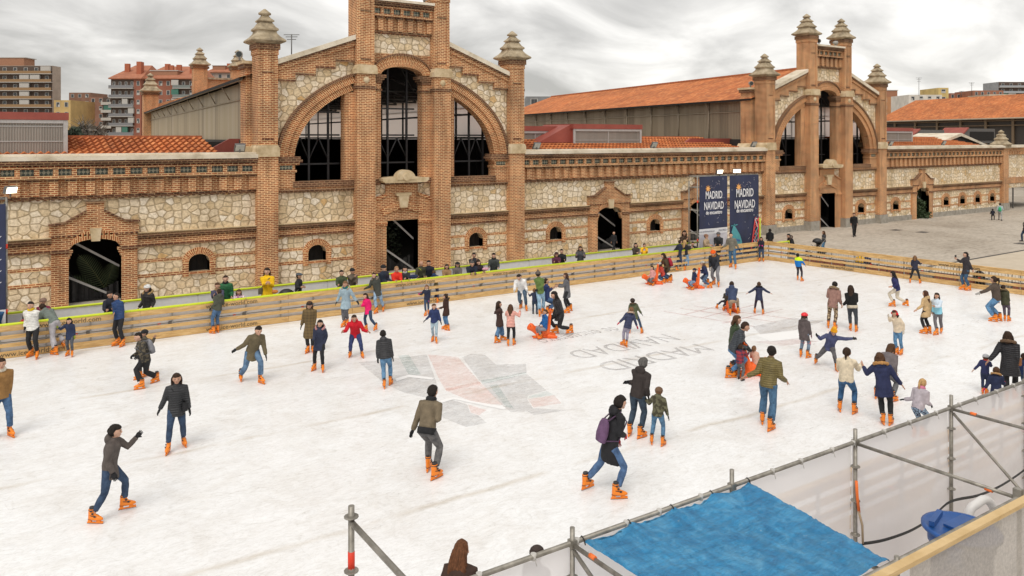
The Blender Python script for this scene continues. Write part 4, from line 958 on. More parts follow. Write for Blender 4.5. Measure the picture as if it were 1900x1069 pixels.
for t_, z in ((9.7, .885), (4.0, .115)):
    p = E0 + ED * t_; nn = Vector((ED.y, -ED.x, 0)); p = p + nn * .057; p.z = z
    text('www.ice-world.com', .21, lt, eb, p, (R(90), 0, ang), 'lettering')
# white outer screen with its yellow rail
xb = on_plane(1300, 455, YB).x
root = thing('outer_barrier', 'low white boarded barrier with yellow rail between the spectators and the brick wall', 'barrier', (-16, YB, 0))
mb = MB(); n = int((xb - XL) / 2.4)
for i in range(n):
    a_ = XL + i * 2.4; mb.box(a_ + .006, a_ + 2.394, YB - .015, YB + .015, -.2, .95)
mb.build('white_panel', M['white'], root)
mb = MB(); mb.tube([(XL, YB - .02, 1.01), (xb, YB - .02, 1.01)], .042, 8); mb.build('handrail', M['yellow'], root)
for i in range(n): mb = MB(); mb.box(XL + i * 2.4 - .03, XL + i * 2.4 + .03, YB + .02, YB + .08, GZ, .98); mb.build('post', M['galv'], root)
# yellow rail stub beyond the corner
a = on_plane(1424, 450, -8.7); b_ = on_plane(1464, 450, -8.7); p_ = on_plane(1410, 405, -8.2)
root = thing('outer_barrier', 'short yellow railed barrier just behind the rink corner', 'barrier', (a.x, a.y, GZ))
mb = MB(); mb.tube([(a.x, a.y, .74), (b_.x, b_.y, .74), (b_.x + .05, b_.y, .2)], .045, 8); mb.build('handrail', M['yellow'], root)
mb = MB(); mb.box(a.x, b_.x - .06, a.y + .03, a.y + .05, GZ, .68); mb.build('white_panel', M['white'], root)
mb = MB(); mb.tube([(p_.x, p_.y, GZ), (p_.x, p_.y, p_.z)], .045, 8); tag(mb.build('marker_pole', M['yellow'], loc=(p_.x, p_.y, GZ)), 'thin yellow pole standing against the right banner', 'pole')

# crowd barriers, ballast blocks behind the end barrier
def crowd_barrier(c, d, first=[None]):
    if first[0] is not None:
        o = copy_tree(first[0], None, c); o.rotation_euler.z = math.atan2(d.y, d.x); return o
    root = thing('crowd_barrier', 'x', 'crowd barrier', c, 'steel crowd barriers'); x, y, z = c
    f = MB(); f.tube([(x - 1.05, y, z + .12), (x - 1.05, y, z + .95), (x - .95, y, z + 1.05), (x + .95, y, z + 1.05), (x + 1.05, y, z + .95), (x + 1.05, y, z + .12)], .02, 6); f.tube([(x - 1.05, y, z + .15), (x + 1.05, y, z + .15)], .018, 6); f.build('frame', M['galv'], root)
    g_ = MB()
    for i in range(15): g_.tube([(x - .93 + i * .133, y, z + .15), (x - .93 + i * .133, y, z + 1.04)], .009, 4)
    g_.build('bars', M['galv'], root)
    ft = MB()
    for s_ in (-.8, .8): ft.tube([(x + s_, y - .28, z + .01), (x + s_, y - .24, z + .04), (x + s_, y, z + .14), (x + s_, y + .24, z + .04), (x + s_, y + .28, z + .01)], .016, 5)
    ft.build('foot', M['galv'], root); root.rotation_euler.z = math.atan2(d.y, d.x); first[0] = root; return root
nn = Vector((-ED.y, ED.x, 0))
for i in range(9):
    p = E0 + ED * (1.2 + i * 2.25) + nn * 1.15
    o = crowd_barrier((p.x, p.y, GZ), ED); o['label'] = ['crowd barrier nearest the rink corner, behind the end barrier', 'second crowd barrier from the rink corner', 'third crowd barrier from the rink corner', 'crowd barrier behind the seated person in yellow', 'crowd barrier just left of the child on the end barrier', 'crowd barrier right of the child in navy at the end barrier', 'crowd barrier behind the man raising his phone', 'crowd barrier right of the man raising his phone', 'rightmost crowd barrier beyond the end barrier'][i]
p = on_plane(1287, 440, -3.0); o = crowd_barrier((p.x, -3.0, GZ), Vector((1, 0, 0))); o['label'] = 'crowd barrier standing by the doorway left of the banners'
root = thing('ballast_blocks', 'row of red and grey ballast blocks lying behind the end barrier', 'ballast', tuple(E0 + nn * 2 + Vector((0, 0, GZ))))
for i in range(18):
    p = E0 + ED * (.8 + i * 1.1) + nn * 1.75; mb = MB(); mb.obox((p.x, p.y, GZ + .27), ED * .5, nn * .2, (0, 0, .265)); mb.build('block', plain('ballast_red', (0.33, 0.12, 0.08), 0.85) if i % 3 else plain('ballast_grey', (0.33, 0.32, 0.30), 0.85), root)

# ------------------------------------------------------------------ banner towers
def starpoly(mb, cx, cz, y, r, n=8, m=0, inner=.42):
    pts = []
    for i in range(2 * n):
        q = r if i % 2 == 0 else r * inner; a = math.pi * i / n; pts.append((cx + q * math.cos(a), y, cz + q * math.sin(a)))
    mb.face(pts, m=m)
NAVY = plain('navy_banner', (0.02, 0.028, 0.075), 0.55, var=.35, scale=1.2); BWHITE = plain('banner_white', (0.72, 0.72, 0.74), 0.6, var=.05)
def banner(root, x0, x1, y, z0, z1, kind):
    w_ = x1 - x0; mb = MB(); n = 10; zc = z0 if kind == 'right' else z0 + (z1 - z0) * .36
    for i in range(n):
        for j in range(8):
            f = lambda u, v: (x0 + w_ * u, y + .03 * math.sin(9 * u + 4 * v) * math.sin(math.pi * u) * .6, zc + (z1 - zc) * v)
            mb.face([f(i / n, j / 8), f((i + 1) / n, j / 8), f((i + 1) / n, (j + 1) / 8), f(i / n, (j + 1) / 8)], smooth=True)
    bn = mb.build('banner', NAVY, root); cxm = (x0 + x1) / 2; yy = y - .035; h = z1 - z0
    text('MADRID\nNAVIDAD', w_ * .265, BWHITE, root, (cxm, yy, z1 - h * .30), (R(90), 0, 0), 'lettering', offset=.004 * w_, sx=.60)
    text('de encuentro', w_ * .13, BWHITE, root, (cxm, yy, z1 - h * .445), (R(90), 0, 0), 'lettering', offset=.003 * w_, sx=.82)
    st = MB(); starpoly(st, x0 + w_ * .29, z1 - h * .15, yy, w_ * .10); st.build('emblem', plain('emblem_orange', (0.85, 0.42, 0.12), 0.6), root)
    sw = MB()
    for i in range(9):
        t = i / 8; starpoly(sw, x0 + w_ * (.40 + .30 * t), z1 - h * (.115 + .03 * math.sin(t * 6)) , yy, w_ * .012, 4)
    sw.build('emblem_trail', plain('emblem_pale', (0.35, 0.28, 0.30), 0.6), root)
    d = MB(); rnd = random.Random(3)
    for i in range(34): starpoly(d, x0 + w_ * rnd.uniform(.05, .95), zc + (z1 - zc) * rnd.uniform(.05, .97), yy - .001, w_ * .009, 4, inner=.6)
    d.build('snow_dots', BWHITE, root)
    if kind == 'left':
        q = MB(); q.box(x0, x1, y - .01, y + .01, zc - .28, zc - .004); q.build('white_strip', BWHITE, root)
        text('www.navidadmadrid.com', w_ * .055, plain('strip_ink', (0.2, 0.2, 0.25), 0.6), root, (x0 + w_ * .25, y - .02, zc - .14), (R(90), 0, 0), 'lettering')
        text('MADRID', w_ * .075, plain('strip_ink', (0.2, 0.2, 0.25), 0.6), root, (x0 + w_ * .82, y - .02, zc - .14), (R(90), 0, 0), 'lettering')
        q = MB(); q.box(x0, x1, y - .005, y + .015, z0, zc - .284); q.build('grey_banner', noisy('grey_pattern_banner', [(0.35, (0.40, 0.39, 0.44)), (0.5, (0.52, 0.51, 0.56)), (0.6, (0.60, 0.59, 0.63))], 1.3, 0.7, 0, 3), root)
    else:
        teal = plain('print_teal', (0.08, 0.33, 0.37), 0.6); red = plain('print_red', (0.62, 0.06, 0.06), 0.6); blue = plain('print_blue', (0.05, 0.14, 0.32), 0.6)
        X = lambda u: x0 + w_ * u; Z = lambda v: z0 + h * v; P = lambda L_, yo=0: [(X(u), yy - .002 - yo, Z(v)) for u, v in L_]
        q = MB(); q.face(P([(.02, .0), (.42, .0), (.40, .16), (.33, .25), (.24, .31), (.155, .37), (.145, .40), (.10, .37), (.05, .30), (.02, .2)])); q.face(P([(.03, .365), (.25, .375), (.25, .385), (.03, .375)])); q.build('printed_dome', teal, root)
        q = MB(); q.face(P([(.02, .0), (.40, .0), (.38, .10), (.2, .13), (.02, .1)], .002)); q.face(P([(.05, .19), (.34, .16), (.33, .19), (.05, .22)], .002)); q.build('printed_band', blue, root)
        q = MB()
        for i in range(5):
            v = .07 + i * .075; u = .70 + .05 * i * .6; q.face(P([(u, v), (u + .03, v), (u + .19, v + .085), (u + .16, v + .085)])); q.face(P([(u + .19, v), (u + .22, v), (u + .06, v + .085), (u + .03, v + .085)], .001))
        q.face(P([(.70, .05), (.735, .05), (.875, .44), (.84, .44)], .002)); q.face(P([(.93, .05), (.965, .05), (1.0, .30), (.98, .44), (.96, .44)], .002)); q.build('printed_lattice', red, root)
        q = MB(); 
        for i in range(4):
            v = .02 + i * .07; q.face(P([(.78 + .02 * i, v), (.81 + .02 * i, v), (.97, v + .1), (.94, v + .1)], .003))
        q.build('printed_lattice', teal, root)
        q = MB(); q.face(P([(.84, .44), (.93, .44), (.93, .43), (.86, .43)], .004)); q.face(P([(.84, .44), (.86, .44), (.95, .33), (.93, .33)], .004)); q.face(P([(.80, .17), (.82, .17), (.93, .09), (.91, .09)], .004)); q.build('printed_line', BWHITE, root)
def ladder_tower(root, xs, y, z1):
    mb = MB()
    for x in xs:
        mb.tube([(x, y, GZ), (x, y, z1)], .035, 6); mb.tube([(x, y + .6, GZ), (x, y + .6, z1 - .3)], .035, 6)
    for z in (.4, 1.6, 2.8, 4.0, z1 - .05):
        mb.tube([(xs[0], y, z), (xs[-1], y, z)], .025, 6); mb.tube([(xs[0], y + .6, z), (xs[-1], y + .6, z)], .025, 6)
        for x in xs: mb.tube([(x, y, z), (x, y + .6, z)], .025, 6)
    for i in range(len(xs) - 1): mb.tube([(xs[i], y + .04, .4), (xs[i + 1], y + .04, z1 - .1)], .025, 6)
    mb.build('scaffold_frame', M['galv'], root)
    mb = MB()
    for x in xs:
        for z in (1.2, 3.2): mb.tube([(x, y - .01, z), (x, y - .01, z + .14)], .04, 6)
    mb.build('red_marker', M['red'], root)
yb_ = -8.45; X0, X1, X2 = on_plane(1296, 400, yb_).x, on_plane(1349.5, 400, yb_).x, on_plane(1405, 400, yb_).x; zt = on_plane(1350, 326, yb_).z
root = thing('banner_tower', 'scaffold tower carrying two tall navy banners with white lettering and an orange star', 'banner stand', (X1, yb_, GZ))
ladder_tower(root, [X0 - .02, X1, X2 + .05], yb_ + .05, zt + .05)
banner(root, X0, X1 - .07, yb_ - .06, .3, zt, 'left'); banner(root, X1 + .07, X2, yb_ - .10, .3, zt, 'right')
def lit_lamp(x, y, z, label, d=(0, -1, -.25)):
    root = thing('floodlight', label, 'floodlight', (x, y, z), 'rink floodlights'); d = Vector(d).normalized(); s_ = Vector((0, 0, 1)).cross(d).normalized(); u = d.cross(s_)
    mb = MB(); c = Vector((x, y, z + .22)); mb.obox(c, s_ * .22, u * .11, d * .05); mb.tube([(x, y, z), c], .025, 6); mb.build('lamp_body', M['steel2'], root)
    e_ = bpy.data.materials.get('lit_lamp')
    if e_ is None:
        q = NB('lit_lamp'); q.b.inputs['Emission Color'].default_value = (1, 0.86, 0.6, 1); q.b.inputs['Emission Strength'].default_value = 3.0; e_ = q.m
    mb = MB(); mb.obox(c + d * .055, s_ * .20, u * .09, d * .006); mb.build('lamp_glass', e_, root)
p = on_plane(1335, 324, yb_); lit_lamp(p.x, yb_, zt + .02, 'lit floodlight on the left of the banner tower'); p = on_plane(1367, 324, yb_); lit_lamp(p.x, yb_, zt + .02, 'lit floodlight on the right of the banner tower', d=(-.5, -1, -.2))
# banner tower at the left edge
yl = -8.6; XA = on_plane(12, 400, yl).x; ztl = on_plane(12, 372, yl).z
root = thing('banner_tower', 'scaffold tower with a navy banner cut by the left edge of the photo', 'banner stand', (XA, yl, GZ))
ladder_tower(root, [XA - 2.6, XA], yl, ztl + .1)
mb = MB(); mb.box(XA - 2.6, XA - .02, yl - .08, yl - .06, 1.35, ztl - .1); mb.build('banner', NAVY, root)
mb = MB(); mb.box(XA - 2.6, XA - .02, yl - .08, yl - .06, .1, 1.346); mb.build('white_strip', BWHITE, root)
mb = MB()
for i in range(5): mb.face([(XA - .9 + i * .02, yl - .085, 1.6 + i * .35), (XA - .87 + i * .02, yl - .085, 1.6 + i * .35), (XA - .12, yl - .085, 2.2 + i * .35), (XA - .15, yl - .085, 2.2 + i * .35)])
mb.build('printed_line', BWHITE, root)
lit_lamp(XA + .1, yl, ztl + .1, 'lit floodlight on top of the tower at the left edge', d=(.9, -.8, -.3))

# ------------------------------------------------------------------ foreground scaffold
PX = [on_plane(x, 900, YS).x for x in (649, 1062, 1358, 1587, 1765, 1903)]
PX = [PX[1] - 2.57] + PX[1:] + [PX[5] + 2.57, PX[5] + 5.1]
ZR = 2.13
sroot = thing('scaffold', 'galvanised scaffold frame across the near side of the rink, with red taped tubes', 'scaffold', (PX[3], YS, -.3))
def ros(mb, x, y, z):
    mb.tube([(x, y, z - .005), (x, y, z + .005)], .068, 12); mb.tube([(x, y, z - .03), (x, y, z + .03)], .0325, 8)
tops = [3.2, 2.30, 2.34, 2.32, 2.34, 2.4, 2.4, 2.4]
for i, x in enumerate(PX):
    mb = MB(); mb.tube([(x, YS, -.3), (x, YS, tops[i])], .029, 10); o = mb.build('standard', M['galv'], sroot)
    mb = MB()
    z0 = (tops[i] - .2) if i else 3.1
    k = 0
    while z0 - k * .5 > 0: ros(mb, x, YS, z0 - .5 * k - (.0 if i == 0 else .35)); k += 1
    mb.build('rosette', M['galv'], o)
    mb = MB(); mb.box(x - .038, x + .038, YS - .042, YS + .042, ZR - .045, ZR + .035); mb.build('coupler', M['galv'], o) if i else None
    if i not in (0,):
        mb = MB(); mb.tube([(x, YR, -.3), (x, YR, 2.22)], .029, 8); mb.build('standard', M['galv'], sroot)
        dz_ = .16 if i == 2 else 0
        mb = MB(); mb.tube([(x, YS, ZR - .02 - dz_), (x, YR, ZR + .02 - dz_)], .025, 8); o = mb.build('ledger', M['galv'], sroot)
        mb = MB(); t = .14 if i != 3 else .82; c = Vector((x, YS + (YR - YS) * t, ZR - dz_)); mb.tube([c, c + Vector((0, -.09, 0))], .028, 8)
        if i == 3: c = Vector((x, YS + (YR - YS) * .22, ZR))
        mb.build('orange_band', M['orange_tape'], o)
mb = MB(); mb.tube([(PX[1] - 1.4, YS, ZR), (PX[7], YS, ZR)], .029, 10); o = mb.build('top_rail', M['galv'], sroot)
mb = MB()
x = PX[1] - 1.2
while x < PX[6]:
    mb.tube([(x, YS, ZR - .034), (x + .004, YS, ZR + .034)], .033, 8); mb.tube([(x, YS - .03, ZR - .02), (x + .02, YS - .04, ZR - .09)], .004, 4); x += random.uniform(.5, .8)
mb.build('cable_tie', plain('tie_white', (0.5, 0.48, 0.45), 0.5), o)
mb = MB(); mb.tube([(PX[0], YS, 3.05), (PX[0] + .05, YR - .3, 3.0)], .027, 8); mb.build('ledger', M['galv'], sroot)
for i in (4,):
    mb = MB(); mb.tube([(PX[i], YS - .03, ZR - .08), (PX[i], YR, .15)], .024, 8); o = mb.build('diagonal_brace', M['galv'], sroot)
    mb = MB(); c = Vector((PX[i], YS - .03 + (YR - YS) * .74, ZR - .08 - 1.97 * .74)); mb.tube([c, c + Vector((0, -.06, -.052))], .028, 8); mb.build('orange_band', M['orange_tape'], o)
mb = MB(); mb.tube([(PX[1], YS - .03, ZR - .08), (PX[1] + .3, YR, .6)], .024, 8); mb.build('diagonal_brace', M['galv'], sroot)
mb = MB(); mb.tube([(PX[0], YS, 2.78), (PX[0], YS, 2.62)], .032, 10); mb.build('red_band', M['red'], sroot)
mb = MB(); mb.tube([(PX[1] - 1, YR, 2.16), (PX[7], YR, 2.16)], .029, 8); mb.tube([(PX[2], YR + .12, 2.05), (PX[7], YR + .12, 2.05)], .026, 8); mb.build('rear_rail', M['galv'], sroot)
mb = MB()
for i in (3, 4, 5): mb.box(PX[i] - .035, PX[i] + .035, YR - .035, YR + .06, 2.14, 2.27)
mb.build('coupler', M['galv'], sroot)
# timber rail on the rear row
mb = MB(); mb.box(PX[1], PX[7], YR - .19, YR - .09, 2.20, 2.25); tag(mb.build('timber_rail', M['timber'], loc=(PX[4], YR - .1, 2.14)), 'fresh yellow timber batten tied along the rear scaffold tube', 'timber batten')
# mesh sheets
def mesh_mat(name, c, a, noise_amt=0.0):
    s = NB(name); s.col(c if not noise_amt else s.ramp(s.noise(s.uv(kind='Object'), 26, 6, .8), [(0.3, tuple(v * (1 - noise_amt) for v in c)), (0.7, tuple(min(1, v * (1 + noise_amt)) for v in c))])); s.rough(0.6)
    t = s.n('ShaderNodeBsdfTransparent'); tl = s.n('ShaderNodeBsdfTranslucent'); tl.inputs[0].default_value = (*c, 1) if not noise_amt else (*c, 1)
    m1 = s.n('ShaderNodeMixShader'); m1.inputs[0].default_value = .4; s.l(s.b.outputs[0], m1.inputs[1]); s.l(tl.outputs[0], m1.inputs[2])
    m = s.n('ShaderNodeMixShader'); m.inputs[0].default_value = a; s.l(t.outputs[0], m.inputs[1]); s.l(m1.outputs[0], m.inputs[2]); s.l(m.outputs[0], s.out.inputs[0]); return s.m
MESHW = mesh_mat('white_mesh', (0.93, 0.91, 0.92), .86)
def sheet(x0, x1, y, z0, z1, mat, label, amp=.025, name='mesh_screen'):
    mb = MB(); nx, nz = max(4, int((x1 - x0) * 5)), 10
    def P(i, j):
        u, v = i / nx, j / nz; x = x0 + (x1 - x0) * u; return (x, y + amp * math.sin(x * 3.1 + v * 2) * math.sin(math.pi * v), z0 + (z1 - z0) * v)
    for i in range(nx):
        for j in range(nz): mb.face([P(i, j), P(i + 1, j), P(i + 1, j + 1), P(i, j + 1)], uv=[(0, 0)] * 4, smooth=True)
    o = mb.build(name, mat, loc=((x0 + x1) / 2, y, z0)); tag(o, label, 'mesh screen', 'mesh screens on the scaffold'); return o
sheet(PX[1] - 1.4, PX[3] - .01, YS + .06, -.2, ZR - .035, MESHW, 'white mesh screen hanging behind the blue tarpaulin')
sheet(PX[3], PX[4] - .01, YS + .06, -.2, ZR - .035, MESHW, 'white mesh screen bay with the orange strap at its left post')
sheet(PX[4], PX[6], YS + .06, -.2, ZR - .035, MESHW, 'white mesh screen at the right edge behind the diagonal brace')
sheet(PX[2], PX[7], YR - .14, -.25, 2.19, mesh_mat('grey_mesh', (0.56, 0.52, 0.47), .84, .42), 'grainy grey mesh hanging below the timber batten in the right corner')
# tarpaulin
def tarp():
    x0, x1 = on_plane(1082, 1003, YS).x, on_plane(1388, 897, YS).x; nx, ny = 110, 90; mb = MB()
    c4 = on_plane(1648, 1043, YR + .12)
    def P(u, v):
        xa = x0 + (x1 - x0) * u; xb_ = x0 + .1 + (c4.x - x0 - .1) * u; x = xa + (xb_ - xa) * v; y = YS - .02 + (YR + .12 - YS) * v
        tie = abs(math.sin(math.pi * u * 4)) ** .6
        z = ZR - .04 + (c4.z - ZR + .04) * v - .035 * tie * (1 - v) ** 3 - .06 * math.sin(math.pi * v) * math.sin(math.pi * u)
        if v < .02: y -= .03 * tie
        w_ = noise.noise(Vector((x * 2.5 + y * 2, y * 5, 1))) * .022 + (1 - abs(noise.noise(Vector((x * 5 + y * 6, y * 9 - x * 2, 5))))) * .034 + (1 - abs(noise.noise(Vector((x * 11 - y * 6, y * 17, 9))))) * .018
        for k in range(1, 4): 
            dd = abs((u - k / 4) - (v * .15 * (k - 2))); w_ += .015 * math.exp(-(dd * 22) ** 2) * math.exp(-v * 3)
        crease = .012 * math.exp(-((u - .62 - .25 * v) * 60) ** 2) - .01 * math.exp(-((u - .3) * 70) ** 2)
        return Vector((x, y, z + w_ * (1 if 0 < u < 1 else .3) + crease))
    V = [[P(i / nx, j / ny) for i in range(nx + 1)] for j in range(ny + 1)]; i0 = 0
    for j in range(ny + 1): mb.v += [tuple(p) for p in V[j]]
    for j in range(ny):
        for i in range(nx):
            a = j * (nx + 1) + i; mb.f.append((a, a + nx + 1, a + nx + 2, a + 1)); mb.uv += [(i, j)] * 4; mb.m.append(0); mb.s.append(True)
    s = NB('blue_tarp'); o_ = s.uv(kind='Object', scale=(1, 1, 1)); n = s.noise(o_, 3.0, 7, .7, .6); fine = s.noise(s.uv(kind='Object', scale=(1, 6, 1)), 14, 5, .7)
    c = s.ramp(n, [(0.3, (0.018, 0.18, 0.40)), (0.5, (0.035, 0.275, 0.55)), (0.72, (0.13, 0.42, 0.68))]); c = s.mix(1.0, c, s.ramp(fine, [(0.3, (0.8,) * 3), (0.7, (1.12,) * 3)]), 'MULTIPLY')
    sc_n = s.noise(s.uv(kind='Object', scale=(1, 1, 1)), 22, 3, .5); c = s.mix(s.ramp(sc_n, [(0.72, (0, 0, 0)), (0.78, (1, 1, 1))]), c, (0.4, 0.55, 0.62)); sk_ = s.noise(s.uv(kind='Object', scale=(5, .5, 1), rot=.5), 1.6, 6, .75); sk2 = s.noise(s.uv(kind='Object', scale=(.35, 4, 1), rot=-.12), 2.2, 6, .75)
    c = s.mix(1.0, c, s.ramp(sk_, [(0.36, (0.80,) * 3), (0.5, (1, 1, 1)), (0.64, (1.22, 1.16, 1.12))]), 'MULTIPLY'); c = s.mix(1.0, c, s.ramp(sk2, [(0.36, (0.84,) * 3), (0.5, (1, 1, 1)), (0.64, (1.2, 1.14, 1.1))]), 'MULTIPLY')  # wrinkle highlights painted into the blue as pale streaks
    n = s.math('ADD', n, s.math('ADD', s.math('MULTIPLY', sk_, .8), s.math('MULTIPLY', sk2, .8)))
    s.col(c); s.rough(0.38); s.bump(s.math('ADD', n, s.math('MULTIPLY', fine, .8)), .9, .04)
    o = mb.build('tarpaulin', s.m, loc=(x0, YS, ZR)); tag(o, 'creased blue tarpaulin tied over the scaffold rail', 'tarpaulin')
    mb = MB()
    for k in range(5):
        x = x0 + (x1 - x0) * k / 4; mb.tube([(x, YS - .04, ZR - .05), (x - .02, YS - .04, ZR + .02), (x - .02, YS, ZR + .038), (x - .02, YS + .035, ZR)], .008, 5)
    mb.build('tie', M['black'], o)
tarp()
# cable, strap
pts = [on_plane(x, y, YS - .05) for x, y in ((1600, 1010), (1640, 1003), (1690, 985), (1730, 960), (1762, 932), (1815, 920), (1860, 900), (1910, 865), (1960, 820))]
def smooth_path(pts, k=5):
    out = []
    for i in range(len(pts) - 1):
        p0, p1, p2, p3 = pts[max(i - 1, 0)], pts[i], pts[i + 1], pts[min(i + 2, len(pts) - 1)]
        for j in range(k):
            t = j / k; out.append(.5 * ((2 * p1) + (p2 - p0) * t + (2 * p0 - 5 * p1 + 4 * p2 - p3) * t * t + (3 * p1 - p0 - 3 * p2 + p3) * t ** 3))
    return out + [pts[-1]]
mb = MB(); sp_ = smooth_path(pts); mb.tube(sp_, .015, 6); mb.tube([p + Vector((0, -.02, .03)) for p in sp_], .012, 6); tag(mb.build('power_cable', M['black'], loc=pts[0]), 'pair of black cables slung between the scaffold posts', 'cable')
mb = MB(); c = [on_plane(x, y, YS - .06) for x, y in ((1589, 893), (1591, 925), (1594, 950))]; mb.tube(c, .022, 6); c2 = [on_plane(x, y, YS - .06) for x, y in ((1593, 948), (1600, 975), (1601, 1008))]; mb.tube(c2, .018, 6, m=1)
tag(mb.build('ratchet_strap', [M['orange_tape'], plain('strap_cloth', (0.40, 0.30, 0.2), .8)], loc=c[0]), 'orange ratchet strap dangling from the scaffold post right of the tarpaulin', 'strap')
# blue tank and white hoses
c = on_plane(1784, 984, YR + 1.0); root = thing('plastic_tank', 'blue plastic tank lid standing behind the scaffold tubes at lower right', 'tank', (c.x, c.y, -.3)); zt = c.z
bl = plain('tank_blue', (0.015, 0.085, 0.30), .35, var=.15)
mb = MB(); mb.lathe((c.x, c.y, -.3), [(.36, 0), (.38, .3), (.38, zt + .1), (.42, zt + .12), (.42, zt + .28)], 28); mb.build('tank_body', bl, root)
mb = MB(); mb.lathe((c.x, c.y, zt), [(.46, -.015), (.50, .0), (.50, .035), (.45, .045), (.43, .03), (.02, .04)], 32); o = mb.build('lid', bl, root)
mb = MB(); mb.obox((c.x - .10, c.y + .30, zt + .075), (.22, .06, 0), (-.01, .035, 0), (0, 0, .035)); mb.obox((c.x + .08, c.y, zt + .06), (.25, 0, 0), (0, .16, 0), (0, 0, .015)); mb.obox((c.x + .05, c.y - .1, zt + .085), (.1, 0, 0), (0, .025, 0), (0, 0, .02)); mb.build('lid_handle', bl, o)
mb = MB(); mb.box(c.x - .56, c.x - .46, c.y - .28, c.y - .1, zt - .25, zt - .02); mb.build('lug', bl, root)
wh = plain('hose_white', (0.66, 0.65, 0.64), .45, var=.08)
def hose(pts, r, label):
    mb = MB(); mb.tube(smooth_path([Vector(p) for p in pts], 6), r, 12); tag(mb.build('white_hose', wh, loc=pts[0]), label, 'hose', 'white hoses by the rink cooling')
q = on_plane(1840, 945, YR + 1.3); hose([(q.x - .3, q.y + .25, .1), (q.x - .28, q.y + .2, q.z - .1), (q.x - .12, q.y + .15, q.z + .06), (q.x + .1, q.y + .12, q.z + .07), (q.x + .3, q.y + .1, q.z - .15), (q.x + .45, q.y + .1, .3)], .065, 'white hose arching beside the blue tank')
q = on_plane(1745, 905, YS + .35); hose([(q.x + .9, q.y, q.z + .02), (q.x + .3, q.y, q.z + .05), (q.x, q.y + .05, q.z - .05), (q.x - .12, q.y, q.z - .3), (q.x + .1, q.y, q.z - .6), (q.x + .8, q.y, q.z - .75)], .08, 'white hose curled behind the mesh left of the centre post')
q = on_plane(1878, 870, YS + .35); hose([(q.x - .9, q.y, q.z - .25), (q.x - .2, q.y, q.z - .1), (q.x + .05, q.y, q.z + .15), (q.x + .5, q.y, q.z + .3)], .08, 'white hose behind the mesh at the right edge')

